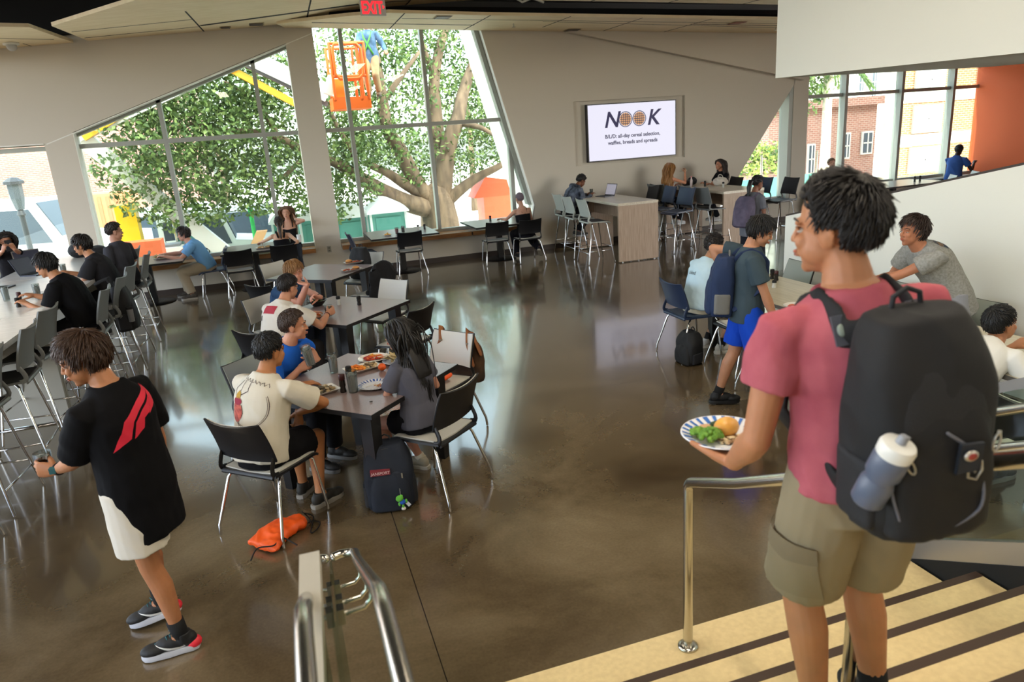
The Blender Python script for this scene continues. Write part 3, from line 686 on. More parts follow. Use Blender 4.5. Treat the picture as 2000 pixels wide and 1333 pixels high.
def hand(mb, W, d, n, right, grip, s, lod=1):
    d = d.normalized(); n = (n-d*n.dot(d)).normalized(); t = d.cross(n) if right else n.cross(d)
    c1_, c2_, c3_, th = GRIP[grip]
    R = []
    for (x, hw, ht) in ((-.02,.027,.021),(.01,.029,.021),(.035,.038,.019),(.06,.042,.016),(.083,.041,.013),(.092,.036,.009)):
        R.append([W+d*x*s+t*(math.cos(2*PI*q/12)*hw*s)+n*(math.sin(2*PI*q/12)*ht*s) for q in range(12)])
    mb.rings(R)
    for i, ln in enumerate((.072,.080,.075,.058)):
        b_ = W+d*(.082-.004*abs(i-1))*s+t*(.030-.0205*i)*s; dd = (d+t*(.13-.09*i)*(1-.8*c1_/70)).normalized()
        P = [b_-dd*.012*s, b_]; k = 0
        for c_, f_ in zip((c1_,c2_,c3_), (.42,.32,.26)):
            k += c_+(i-1)*1.5; v = dd*math.cos(rad(k))+n*math.sin(rad(k)); P.append(P[-1]+v*ln*f_*s)
        mb.tube(P, [.0095*s,.0098*s,.0088*s,.0082*s,.0066*s], 8, 'round')
    b_ = W+d*.018*s+t*.022*s+n*.004*s
    v1 = (d*.62+t*(.78-.5*th/50)+n*(.15+.75*th/50)).normalized(); v2 = (v1+d*.35+n*.3*th/50-t*.25*th/50).normalized()
    P = [b_, b_+v1*.042*s, b_+v1*.042*s+v2*.034*s, b_+v1*.042*s+v2*.060*s]
    mb.tube(P, [.0165*s,.0125*s,.0105*s,.0085*s], 8, 'round')
    return t
TORSO = [(-.20,.148,.104),(0,.164,.114),(.2,.148,.102),(.45,.144,.104),(.68,.155,.112),(.80,.160,.106),(.87,.144,.094),(.93,.112,.082),(.98,.080,.070),(1.03,.060,.058)]
TORSO_F = [(-.20,.158,.108),(0,.166,.114),(.22,.128,.090),(.45,.130,.096),(.66,.138,.114),(.80,.140,.098),(.87,.126,.084),(.93,.095,.070),(1.0,.050,.050)]
def sring(c, R_, F_, w, d, n=24, e=.92):
    out = []
    for q in range(n):
        a = 2*PI*q/n; x, y = math.cos(a), math.sin(a)
        out.append(c+R_*(w*math.copysign(abs(x)**e, x))+F_*(d*math.copysign(abs(y)**e, y)))
    return out
def wrinkle(me, amp, f=9, seed=0, z0=None):
    off = Vec((seed*3.1, seed*1.7, 0))
    for v, nn in zip(me.vertices, [x.normal.copy() for x in me.vertices]):
        p = v.co; q = Vec((p.x*f*1.0+p.z*f*.4, p.y*f*1.0-p.z*f*.3, p.z*f*.55))+off
        a = noise.noise(q)
        v.co = p + nn*(amp*(1-2*abs(a))*1.2 + amp*.5*noise.noise(q*2.3))
HEADC = Vec((0,-.012,.035)); HR = Vec((.079,.099,.096))
def scalp(y): return interp([(-1,-.78),(-.5,-.72),(-.2,-.62),(.05,-.42),(.20,-.26),(.34,.04),(.55,.36),(.8,.56),(1,.62)], y)[0]
def hmask(d, ear):
    v = d.z-scalp(d.y)
    if ear and abs(d.x) > .55 and -.40 < d.y < .16: v = min(v, (d.z+.16)*1.0 if d.y > -.28 else max((d.z+.16), (-.28-d.y)*2))
    return v
def person(label, hip, az, skin='c08a6a', s=1.0, w=1.0, fem=False, lean=0, side=0, twist=0, haz=None, hp=0, hr=0, L=None, Rr=None, feet=None, hair=('short','1a1411'), shirt=('tee','222222',{}), lower=('shorts','222222'), shoe=('222222','dddddd'), sock=None, vox=.006, sit=False, brow=None, n_hair=260, hands=('relax','relax'), elp=(None,None), kneep=None, group=None, glasses=False, prints=None, loose=.0, shorts_len=.78, neckf=0, ftoe=(0,0), hidefeet=False, look=True):
    hip = Vec(hip); F0 = azv(az); R0 = azv(az-90)
    haz = az if haz is None else haz
    T0 = rot(rot(UP, R0, -lean*.7), F0, side*.7); T1 = rot(rot(UP, R0, -lean*1.25), F0, side*1.25)
    Lg = .50*s
    def spine(t):
        if t <= 0: return hip+T0*(t*Lg)
        k = min(t, 1.1); # quadratic blend
        return hip+T0*(Lg*(k-.5*k*k))+T1*(Lg*.5*k*k)
    Nk = spine(1.0)
    def fr(t):
        tt = max(0, min(1, t)); T = lerp(T0, T1, tt).normalized(); R_ = rot(R0, UP, twist*tt); R_ = (R_-T*R_.dot(T)).normalized(); return R_, T.cross(R_), T
    tor = TORSO_F if fem else TORSO
    HF = azv(haz); HRt = azv(haz-90); HF = rot(HF, HRt, -hp); HU = HRt.cross(HF)
    if hr: HU = rot(HU, HF, hr); HRt = rot(HRt, HF, hr)
    nd = (T1*.75+UP*.35+F0*(.22+neckf)).normalized()
    base = Nk+nd*(.058*s)
    HC = base+HU*.082*s+HF*.026*s
    hs_ = s*.93 if not fem else s*.90
    def hp_(x, y, z): return HC+HRt*(x*hs_)+HF*(y*hs_)+HU*(z*hs_)
    HM = Mat((HRt, HF, HU)).transposed()
    org = Vec((hip.x, hip.y, 0)) if hidefeet is False else Vec((hip.x, hip.y, 0))
    fz = min([f[0][2] for f in feet]) if feet else 0
    org.z = fz
    root = thing('person', label, 'person', org, 0, group)
    msk = mat('skin_'+skin, skin, .48, noise_s=18, noise_a=.05, sss=.12, spec=.35)
    B = MB()
    R = []
    for (t, a_, b_) in tor:
        r_, f_, _ = fr(t); R.append(sring(spine(t)-f_*.004, r_, f_, a_*s*w, b_*s*w, 20))
    B.rings(R)
    # neck + head
    B.tube([Nk-nd*.04*s, Nk+nd*.03*s, base, hp_(0,-.006,-.05)], [.062*s*(.86 if fem else 1)*w**.5, .058*s*(.84 if fem else 1)*w**.5, .053*s*(.84 if fem else 1), .048*s*(.88 if fem else 1)], 14, 'round')
    E = lambda c, r: B.ell(hp_(*c), [x*hs_ for x in r], 16, HM, 10)
    E(HEADC, (.077,.097,.094)); E((0,.020,-.030), (.062,.067,.085)); E((0,.036,-.070), (.048,.048,.046)); E((0,.066,-.100), (.022,.018,.018))
    B.tube([hp_(0,.083,.018), hp_(0,.098,-.008), hp_(0,.106,-.028)], [.0065*hs_,.0080*hs_,.0105*hs_], 8, 'round')
    for x in (-1,1):
        B.tube([hp_(x*.010,.090,.024), hp_(x*.045,.078,.020)], [.0085*hs_,.008*hs_], 8, 'round'); E((x*.036,.068,-.028), (.022,.020,.024)); E((x*.009,.095,-.031),(.0085,.010,.0075))
        E((x*.032,.032,-.052),(.030,.046,.042)); E((x*.026,.060,-.052),(.024,.026,.026))
        er = [hp_(x*(.079+.007*math.sin(a)), -.008-.017*math.cos(a), -.006+.031*math.sin(a)-.003) for a in [i*PI/6 for i in range(12)]]
        B.tube(er, .0064*hs_, 6, closed=True); B.ell(hp_(x*.077,-.006,-.010), (.009*hs_,.016*hs_,.027*hs_), 10, HM, 6)
    B.ell(hp_(0,.094,-.060), (.021*hs_,.010*hs_,.0065*hs_), 10, HM, 6); B.ell(hp_(0,.091,-.069), (.017*hs_,.010*hs_,.007*hs_), 10, HM, 6)
    # arms
    sh = {}; el = {}; wr = {}
    r_, f_, t_ = fr(.84)
    for k, sg, tgt, gr, pl in (('L',-1,L,hands[0],elp[0]), ('R',1,Rr,hands[1],elp[1])):
        A = spine(.84)+r_*(sg*(.148 if fem else .180)*s*w)-f_*.006
        if tgt is None: tgt = (A+UP*-.52*s+F0*.06+R0*sg*.06, R0*-sg, None)
        tg = list(tgt)+[None]*(3-len(tgt)); T = Vec(tg[0])
        pole = pl if pl is not None else (UP*-1+R0*sg*.45-F0*.5)
        Eb, W = ik(A, T, .285*s, .255*s, Vec(pole))
        sh[k], el[k], wr[k] = A, Eb, W
        aw = (.82 if fem else 1)*s*w**.7
        B.tube([A-r_*sg*.08*s+UP*.012, A, A*.6+Eb*.4, Eb], [.042*aw,.050*aw,.045*aw,.036*aw], 14, 'round')
        B.tube([Eb, Eb*.7+W*.3, Eb*.3+W*.7, W], [.037*aw,.0405*aw,.031*aw,.0245*aw], 14, 'round')
        n = tg[1] if tg[1] is not None else R0*-sg; d = tg[2] if tg[2] is not None else (W-Eb)
        hand(B, W, Vec(d), Vec(n), k == 'R', gr, s*(.9 if fem else 1))
    # legs
    kn = {}; an = {}; hj = {}
    fr_ = {}
    lg = [( 'L',-1), ('R',1)]
    for i, (k, sg) in enumerate(lg):
        H = hip+R0*(sg*.085*s*w)-T0*.01; hj[k] = H
        fp, fa = feet[i]; fp = Vec(fp); ft = ftoe[i]
        fd = azv(fa); fl = rot(fd, azv(fa-90), -ft); fu = rot(UP, azv(fa-90), -ft)
        An = fp-fl*.045*s+fu*.085*s+(UP*math.sin(rad(max(0,ft)))*.19*s)
        pole = kneep[i] if kneep else F0+UP*.35
        K, An2 = ik(H, An, .43*s, .405*s, Vec(pole)); kn[k], an[k] = K, An2
        sh_ = An2-An; fr_[k] = (fp+sh_+(UP*math.sin(rad(max(0,ft)))*.19*s), fl, azv(fa-90), fu)
        lw = s*w*(.95 if fem else 1)
        B.tube([H, H*.6+K*.4, K*.85+H*.15, K], [.086*lw,.076*lw,.058*lw,.055*lw], 16, 'round')
        c_ = -(An2-K).cross(azv(fa-90)).normalized()
        if c_.dot(fd) > 0: c_ = -c_
        B.tube([K, K*.72+An2*.28+c_*.012, K*.5+An2*.5+c_*.008, K*.15+An2*.85, An2], [.054*lw,.056*lw,.048*lw,.034*lw,.034*lw], 16, 'round')
        B.tube([An2, fr_[k][0]+fl*.06*s+fu*.035], [.034*s,.026*s], 10, 'round')
    bm_ = remesh(B, vox, 3, 'body', msk, org); body = link('body', bm_, root)
    # eyes, lips, brows
    bc = brow or hair[1]
    for x in (-1,1):
        k_ = MB(); k_.ell(hp_(x*.030,.0735,-.001), (.0115*hs_,.0120*hs_,.0075*hs_), 12, HM, 8); k_.m = 1; k_.ell(hp_(x*.030,.0790,-.001), (.0058*hs_,.0070*hs_,.0062*hs_), 10, HM, 8)
        part('eye', k_, [mat('eye_white','b9b0a6',.3), mat('iris','2c1c12',.2)], body, True, world=True)
        k_ = MB(); k_.tube([hp_(x*.012,.097,.025), hp_(x*.032,.091,.031), hp_(x*.050,.074,.025)], [.0025*hs_,.0038*hs_,.0018*hs_], 6, 'round'); part('eyebrow', k_, mat('hair_'+bc, bc, .5), body, True, world=True)
        k_ = MB(); k_.tube([hp_(x*.016,.0835,.0045), hp_(x*.030,.0875,.0075), hp_(x*.044,.078,.0035)], .0036*hs_, 6, 'round'); part('eyelid', k_, msk, body, True, world=True)
    k_ = MB(); k_.ell(hp_(0,.0965,-.060), (.020*hs_,.0095*hs_,.0055*hs_), 12, HM, 6); k_.ell(hp_(0,.0945,-.0685), (.016*hs_,.0095*hs_,.006*hs_), 12, HM, 6)
    lc = skin; lcol = '%02x%02x%02x' % (min(255,int(int(lc[0:2],16)*.88)), int(int(lc[2:4],16)*.66), int(int(lc[4:6],16)*.68)); part('lips', k_, mat('lips_'+skin, lcol, .4), body, True, world=True)
    if glasses:
        k_ = MB()
        for x in (-1,1): k_.tube([hp_(x*.031+.024*math.cos(a), .104, -.001+.019*math.sin(a)) for a in [i*PI/8 for i in range(16)]], .0018, 6, closed=True); k_.tube([hp_(x*.055,.103,.004), hp_(x*.080,.0,.006)], .0016, 6)
        k_.tube([hp_(-.007,.105,.0), hp_(.007,.105,.0)], .0016, 6); part('glasses', k_, mat('specs','1a1a1a',.3), root, False, world=True)
    # hair
    style, hc = hair[0], hair[1]; hcol2 = hair[2] if len(hair) > 2 else None
    cfg = {'short': (.030,.02,.0,.008), 'crop': (.012,.08,0,.004), 'curly': (.022,.35,0,.013), 'medium': (.055,.05,.10,.014), 'long': (.47,.0,1.0,.010), 'pony': (.05,.0,.0,.006), 'bowl': (.052,.03,.25,.012), 'quiff': (.042,.05,.0,.012)}[style]
    ln, lift, grav, vol = cfg; hv = vol+(.006)
    kb = MB(); nn_, mm_ = 40, 26; hb = []; ear = style in ('short','crop','quiff','pony','curly','bowl','medium')
    for i in range(mm_+1):
        ph = -PI/2+PI*i/mm_; ring = []
        for q in range(nn_):
            d = Vec((math.cos(ph)*math.cos(2*PI*q/nn_), math.cos(ph)*math.sin(2*PI*q/nn_), math.sin(ph)))
            inn = hmask(d, ear); f = 1+hv/.09*min(1, max(0, (inn+.02)/.40))**.7*(.92+.16*noise.noise(d*6)) if inn > -.02 else .86
            ring.append(hp_(*(HEADC+Vec((d.x*HR.x*f, d.y*HR.y*f, d.z*HR.z*f)))))
        hb.append(ring)
    kb.rings(hb)
    if style == 'long':  # mass of hair down the back
        R = []
        for i in range(9):
            a = i/8; c_ = lerp(hp_(0,-.048,.03), spine(.62)-fr(.5)[1]*.135*s, a) if i else hp_(0,-.045,.03)
            c_ = c_-F0*.02*math.sin(a*PI)
            R.append(sring(c_, HRt*(1-a)+fr(.6)[0]*a, HF*(1-a)+fr(.6)[1]*a, (.080+.022*math.sin(a*PI*.8)-.03*max(0,a-.75)*4*.5)*s, lerp(.055,.016,a)*s, 36))
            for q in range(36): R[-1][q] = R[-1][q]+(R[-1][q]-c_)*(.16*noise.noise(Vec((q*1.7,3.1,a*1.2))))
        kb.rings(R)
    if style == 'pony':
        A = hp_(0,-.115,.03); P = [A, A-HF*.040-HU*.01, A-HF*.055-HU*.10, spine(.78)-F0*.13]
        kb.tube(P, [.02,.036,.034,.012], 10, 'round')
    caps = [(spine(t), fr(t)[1], fr(t)[0], a_*s*w+.012, b_*s*w+.022) for t, a_, b_ in [(x/10, *interp(tor, x/10)) for x in range(1, 11)]]
    cr = Vec((.015,-.45,.9)).normalized(); hrnd = random.Random(int(abs(hip.x*977+hip.y*131))+3)
    cnt = 0; tries = 0
    seg = 5 if style != 'long' else 9
    while cnt < n_hair and tries < n_hair*12:
        tries += 1
        d = Vec((hrnd.gauss(0,1), hrnd.gauss(0,1), hrnd.gauss(0,1))).normalized()
        inn = hmask(d, ear)
        if inn < .0: continue
        cnt += 1
        t_ = (d-cr*.999); t_ = t_-d*t_.dot(d); t_ = t_.normalized() if t_.length > 1e-4 else Vec((0,-1,0))
        if style == 'long':
            q_ = Vec((math.copysign(.75, d.x), -.75, -.35)); t_ = (q_-d*q_.dot(d)).normalized()
        if style == 'pony': q_ = Vec((0,-1.1,.15))-d; t_ = (q_-d*q_.dot(d)).normalized()
        if style in ('quiff',) and d.y > .2: t_ = (Vec((.5,.1,.6))-d*Vec((.5,.1,.6)).dot(d)).normalized()
        if style == 'medium': t_ = (t_+Vec((.25,-.15,0))).normalized() if d.y > .3 else t_
        jt = {'curly':1.2,'long':.08,'pony':.08,'bowl':.14}.get(style,.18)
        t_ = (t_+Vec((hrnd.uniform(-jt,jt), hrnd.uniform(-jt,jt), hrnd.uniform(-jt,jt)))*.6).normalized()
        l_ = ln*hrnd.uniform(.75,1.2); tf = min(1, inn/.5+.25); l_ = l_*tf if style in ('short','quiff','crop','curly') else l_
        f = 1+hv/.09*.95*min(1, inn/.35+.1)
        p = HEADC+Vec((d.x*HR.x, d.y*HR.y, d.z*HR.z))*f; P = [hp_(*p)]; st = l_/seg
        dirw = (HM @ (t_+d*lift)).normalized(); cur = P[0]
        if style == 'long': l_ *= .75+.35*hrnd.random(); st = l_/seg
        for j in range(seg):
            if style == 'long' and j > 1: dirw = lerp(dirw, -UP, .55)
            dirw = (dirw-UP*(grav*.18)+ (Vec((hrnd.uniform(-1,1),hrnd.uniform(-1,1),hrnd.uniform(-1,1)))*(.5 if style == 'curly' else .07))).normalized()
            cur = cur+dirw*st*s
            lo = HM.transposed() @ ((cur-HC)/hs_) - HEADC; q_ = Vec((lo.x/HR.x, lo.y/HR.y, lo.z/HR.z)); m_ = 1+hv/.09*(1.02 if lo.z > .0 else .8)
            if q_.length < m_ and lo.z > -.13: q_ = q_.normalized()*m_; lo = Vec((q_.x*HR.x, q_.y*HR.y, q_.z*HR.z))+HEADC; cur = hp_(*lo)
            if style == 'long':
                if lo.z < -.02 and lo.y > -.02: cur = cur-HF*.022*s
                if lo.z < -.05: cur = cur-HRt*((cur-HC).dot(HRt)*.10)
                for c_, fv, rv, aw_, bw_ in caps:
                    dl = cur-c_; 
                    if abs(dl.dot(T1)) < .04:
                        x_, y_ = dl.dot(rv)/aw_, dl.dot(fv)/bw_; rr = math.hypot(x_, y_)
                        if rr < 1: 
                            if rr < .1: y_ = -1; rr = 1
                            cur = c_+rv*(x_/rr*aw_)+fv*(y_/rr*bw_)+T1*dl.dot(T1)
            P.append(cur)
        wd_ = {'crop':.004,'long':.0125,'curly':.0075,'bowl':.0085,'medium':.0085}.get(style, .0075)*s*(1.0 if n_hair < 500 else .6 if n_hair < 1200 else .45)
        kb.tube(P, [wd_*(.6,1,1,.85,.6,.25)[min(5,int(j*5/(len(P)-1)))] for j in range(len(P))], 4, flat=.55)
    part('hair', kb, mat('hair_'+hc, hc, .5, noise_s=35, col2=hcol2 or None, noise_a=.22, stretch=(1,1,.35), spec=.3), root, True, world=True)
    # shirt
    kind, scol, so = shirt; so = dict(so)
    ms = so.get('mat') or mat('cloth_'+scol, scol, .85, noise_s=so.get('ns',0), col2=so.get('c2'), noise_a=.1, bump=.12, bump_s=400, spec=.15, stretch=so.get('st'))
    k = MB(); R = []; lo_ = loose; hem = so.get('hem', -.36 if not sit else -.10)
    tp = 1.0 if kind != 'tank' else .74
    ts = [hem]+[x for x in (-.2,-.05,.1,.25,.4,.55,.68,.77,.83,.88,.93,.965) if x > hem+.04 and x < tp]
    if tp == 1.0: ts.append(1.005)
    for t in ts:
        a_, b_ = interp(tor, max(t,-.2)); r_, f_, _ = fr(t); g = .011+lo_*(1 if t < .7 else max(.15,1-(t-.7)*4.5))
        if t > .92: g = .009
        if t < .2: g = max(g, .026)
        c_ = spine(t); 
        if t < .1 and not sit: a_ = max(a_, .155 if not fem else .15)
        R.append(sring(c_-f_*.004, r_, f_, a_*s*w+g, b_*s*w+g, 24))
    k.rings(R)
    if kind == 'tank':
        for sg in (-1,1):
            r_, f_, t2 = fr(.85); P = [spine(.76)+r_*sg*.085*s+f_*.115*s, spine(.93)+r_*sg*.08*s+f_*.06*s, spine(1.0)+r_*sg*.075*s, spine(.93)+r_*sg*.07*s-f_*.075*s, spine(.74)+r_*sg*.05*s-f_*.125*s]
            k.tube(P, so.get('strap', .009), 8)
    else:
        sl_ = so.get('sleeve', .58); aw = (.82 if fem else 1)*s*w**.7
        for kk, sg in (('L',-1),('R',1)):
            A, Eb, W = sh[kk], el[kk], wr[kk]; r_, f_, _ = fr(.84)
            if sl_ <= 1:
                e_ = A+(Eb-A)*sl_; k.tube([A-r_*sg*.12*s+UP*.004, A-r_*sg*.06*s+UP*.010, A, A*.55+e_*.45, e_], [.030*s, .045*s, .053*aw+lo_*.2+.005, .056*aw+lo_*.55+.006, .052*aw+lo_*.8+.008], 18)
            else:
                k.tube([A-r_*sg*.12*s+UP*.004, A-r_*sg*.06*s+UP*.010, A, A*.5+Eb*.5, Eb], [.035*s,.052*s,.066*aw+lo_*.5,.060*aw+lo_*.5,.052*aw+lo_*.5], 18, 'round'); k.tube([Eb, Eb*.5+W*.5, W*.93+Eb*.07], [.052*aw+lo_*.5,.047*aw+lo_*.4,.036*aw+lo_*.2], 18, 'round')
    sv = max(.0065, vox*1.2)
    sm = remesh(k, sv, 3, 'shirt', ms, org); wrinkle(sm, so.get('wr', .0045), so.get('wf', 9), seed=hip.x)
    shirt_o = link(so.get('name','shirt'), sm, root)
    if so.get('hood'):
        k = MB(); r_, f_, t2 = fr(1.0); c_ = spine(1.0)-f_*.05*s; k.tube([c_+r_*.09+f_*.05, c_+r_*.06-f_*.04-t2*.03, c_-f_*.07-t2*.06, c_-r_*.06-f_*.04-t2*.03, c_-r_*.09+f_*.05], [.03,.045,.055,.045,.03], 12, 'round'); hm = remesh(k, .008, 3, 'hood', ms, org); link('hood', hm, root)
    # lower garment
    lk, lcol_ = lower[0], lower[1]; lo2 = lower[2] if len(lower) > 2 else {}
    if lk != 'none':
        ml = mat('cloth_'+lcol_, lcol_, .85, noise_a=.1, bump=.12, bump_s=400, spec=.15)
        k = MB(); R = []
        for t in (-.2,-.1,0,.12,.2):
            a_, b_ = interp(tor, t); r_, f_, _ = fr(t); R.append(sring(spine(t), r_, f_, a_*s*w+.008, b_*s*w+.008, 24))
        k.rings(R); lw = s*w*(.95 if fem else 1); lx = lo2.get('loose', .012)
        for kk, sg in (('L',-1),('R',1)):
            H, K, A2 = hj[kk], kn[kk], an[kk]
            if lk in ('shorts',):
                e_ = H+(K-H)*shorts_len if shorts_len <= 1 else K+(A2-K)*(shorts_len-1)
                k.tube([H-T0*-.03*s, H*.6+e_*.4, e_] if shorts_len <= 1 else [H, K, e_], [.092*lw+lx*.6, .088*lw+lx, (.078*lw+lx*1.6)], 20)
            else:
                k.tube([H, H*.5+K*.5, K], [.094*lw+lx*.3, .082*lw+lx*.8, .066*lw+lx], 18, 'round')
                k.tube([K, K*.6+A2*.4, A2*.93+K*.07], [.066*lw+lx, .058*lw+lx, lo2.get('cuff', .050)*lw+lx], 18)
        pm = remesh(k, max(.0065, vox*1.2), 3, 'shorts', ml, org); wrinkle(pm, .004, 9, seed=hip.y); pants = link('shorts' if lk == 'shorts' else 'trousers', pm, root)
    else: pants = None
    # shoes
    for i, kk in enumerate(('L','R')):
        O, fl, fs, fu = fr_[kk]
        Mx = Mat((fs, fl, fu)).transposed()
        P_ = lambda x, y, z: O+fs*(x*s)+fl*(y*s)+fu*(z*s)
        k = MB()
        k.ell(P_(0,.085,.040), (.043*s,.070*s,.032*s), 14, Mx); k.ell(P_(0,.0,.055), (.040*s,.085*s,.042*s), 14, Mx); k.ell(P_(0,-.075,.055), (.036*s,.042*s,.048*s), 14, Mx)
        k.tube([P_(0,-.05,.05), P_(0,-.052,.105)], [.042*s,.040*s], 12)
        shm = remesh(k, max(.006, vox), 2, 'shoe', mat('shoe_'+shoe[0], shoe[0], .6, bump=.1, bump_s=300), org); so_ = link('shoe', shm, root)
        k = MB(); poly = [(.040,.07),(.043,.02),(.036,-.04),(.037,-.09),(.025,-.118),(0,-.125),(-.025,-.118),(-.037,-.09),(-.036,-.04),(-.043,.02),(-.044,.07),(-.036,.115),(-.018,.142),(.006,.150),(.028,.135),(.040,.105)]
        mir = -1 if kk == 'L' else 1
        R = [[P_(x*mir*a_, y*(1 if a_ > 1 else .985), z) for x, y in poly] for a_, z in ((1.0,0),(1.06,.012),(1.0,.030))]
        k.rings(R); part('sole', k, mat('sole_'+shoe[1], shoe[1], .5), so_, True, world=True, auto=40)
        if sock:
            k = MB(); k.tube([lerp(an[kk], kn[kk], -.02), lerp(an[kk], kn[kk], sock[1])], [.038*s, .042*s], 14); part('sock', k, mat('sock_'+sock[0], sock[0], .9), root, True, world=True)
    return dict(root=root, body=body, shirt=shirt_o, pants=pants, wr=wr, el=el, sh=sh, kn=kn, an=an, spine=spine, fr=fr, HC=HC, HF=HF, HU=HU, HR=HRt, org=org, feet=fr_, hp=hp_, s=s, w=w, F0=F0, R0=R0)
def decal(pi, polys, c, X, Y, n, matr, name='print', off=.0025, sub_=.02, parent=None):
    """flat shapes (2-D outlines, metres) laid on the cloth of a person's shirt: X,Y axes, n = outward direction"""
    ob = parent or pi['shirt']; o = worg(ob); me = ob.data
    bv = BVHTree.FromPolygons([v.co+o for v in me.vertices], [list(p.vertices) for p in me.polygons])
    bm = bmesh.new()
    for vs, fs in polys:
        V_ = [bm.verts.new((x, y, 0)) for x, y in vs]
        for f in fs:
            try: bm.faces.new([V_[i] for i in f])
            except ValueError: pass
    bmesh.ops.triangulate(bm, faces=bm.faces)
    for it in range(6):
        ed = [e for e in bm.edges if e.calc_length() > sub_]
        if not ed: break
        bmesh.ops.subdivide_edges(bm, edges=ed, cuts=1, use_grid_fill=False); bmesh.ops.triangulate(bm, faces=bm.faces)
    for v in bm.verts:
        P = c+X*v.co.x+Y*v.co.y+n*.25; h = bv.ray_cast(P, -n, .6)
        if h[0] is None: h = bv.find_nearest(c+X*v.co.x+Y*v.co.y)
        nn = h[1] if h[1].dot(n) > 0 else -h[1]
        v.co = h[0]+nn*off-o
    m_ = bpy.data.meshes.new(name); bm.to_mesh(m_); bm.free(); m_.materials.append(matr); m_.polygons.foreach_set('use_smooth', [True]*len(m_.polygons))
    return link(name, m_, ob)
def poly2(*pts): return (list(pts), [tuple(range(len(pts)))])
def strip(pts, w):   # ribbon along 2-D polyline
    vs = []; fs = []
    for i, p in enumerate(pts):
        a = pts[max(i-1,0)]; b = pts[min(i+1,len(pts)-1)]; d = Vec((b[0]-a[0], b[1]-a[1])).normalized(); nx, ny = -d.y*w/2, d.x*w/2
        vs += [(p[0]+nx,p[1]+ny),(p[0]-nx,p[1]-ny)]
    for i in range(len(pts)-1): fs.append((2*i,2*i+1,2*i+3,2*i+2))
    return (vs, fs)
def text2(s, size, x=0, y=0, align='CENTER', **kw):
    vs, fs = textmesh(s, size, align=align, extrude=0, **kw); return ([(p.x+x, p.y+y) for p in vs], fs)
TBL = .745
def seat_feet(hip, az, d=.42, sp=.12, da=(0,0), z=0, dd=(0,0)):
    f, r = azv(az), azv(az-90); h = Vec((hip[0], hip[1], z))
    return [(h+f*(d+dd[0])-r*sp, az+da[0]), (h+f*(d+dd[1])+r*sp, az+da[1])]
PP = {}
PP['pink'] = person('man in a pink T-shirt and khaki shorts on the stairs, seen from behind', (1.312,1.318,1.505), 82, skin='b9805c', s=.985, w=1.0, side=-6, lean=3, twist=-8, haz=119, hp=2,
    L=(D(1432,903,1.93), Vec((.1,0,1)), D(1375,868,2.07)-D(1432,903,1.93)), Rr=(Vec((1.54,1.36,1.20)), Vec((-1,.3,0))), hands=('under','relax'), elp=(Vec((-.7,-1,-.8)), None),
    feet=[((1.25,1.38,.62),85), ((1.47,1.38,.62),75)], hair=('quiff','171210','2a1f18'), shirt=('tee','b4606a',dict(ns=9,c2='a24f5c',sleeve=.50,hem=-.02,wr=.006)), lower=('shorts','8d8168',dict(loose=.018)), shoe=('151515','dddddd'), sock=('0c0c0e',.28), vox=.0042, n_hair=1900, loose=.014, shorts_len=.86)
PP['walk'] = person('walking man in a black T-shirt with a red emblem, white shorts and black trainers', (-.84,3.50,.93), 146, skin='b67c56', s=1.0, w=.93, lean=4, side=-2, haz=182, hp=14, neckf=.25,
    L=(G(112,918,1.00), Vec((.35,.9,0)), Vec((-.9,.2,.1))), Rr=(G(327,925,.78), Vec((-.5,-.2,0))), hands=('hold','relax'), elp=(Vec((.3,-.6,-1)), Vec((.8,-.5,-.3))),
    feet=[((-.84,3.44,0),182), ((-.95,3.74,0),178)], hair=('medium','3d2616','5a3a22'), shirt=('tee','0c0c0f',dict(sleeve=.85,hem=-.52,wr=.006)), lower=('shorts','d9d3c6',dict(loose=.03)), shoe=('111113','c9ccd6'), sock=('0c0c0e',.22), vox=.0045, n_hair=1500, loose=.018, shorts_len=.70, ftoe=(0,10))
PP['beetle'] = person('seated man in a cream T-shirt with a beetle drawing on its back', (-.35,4.55,.545), 50, skin='b0764c', lean=17, side=2, haz=38, hp=6,
    L=(G(590,752,.77), Vec((0,0,-1)), Vec((.9,.2,0))), Rr=(G(583,806,.68), Vec((-.6,-.5,-.2)), Vec((-.1,.3,-1))), elp=(Vec((-.6,.2,-1)), Vec((1,-.2,-.15))), feet=[((-.12,4.95,0),60), ((.0,4.72,0),35)], hair=('short','0c0b0c'), shirt=('tee','d2ccbc',dict(sleeve=.70,wr=.005)), lower=('shorts','0f0f12',dict(loose=.02)), shoe=('26241f','9a958c'), vox=.0055, sit=True, n_hair=700, loose=.022, shorts_len=.72)
PP['blue'] = person('man in a bright blue T-shirt holding a tall glass at the foreground table', (-.24,5.60,.545), -38, skin='c28a6c', s=.98, lean=24, haz=-8, hp=2,
    L=(G(622,705,.93), Vec((-.5,-.6,.2)), Vec((-.35,.1,.6))), Rr=(G(585,722,.80), Vec((-.2,.5,-.5)), Vec((.7,.2,.3))), hands=('hold','fist'), elp=(Vec((.5,.2,-1)), Vec((-.5,-.2,-1))), feet=seat_feet((-.24,5.60),-38), hair=('short','3a281c','5a4030'), shirt=('tee','1f5fc4',dict(sleeve=.6,wr=.005)), lower=('trousers','1c1d22'), shoe=('222222','888888'), vox=.0055, sit=True, n_hair=900, loose=.015)
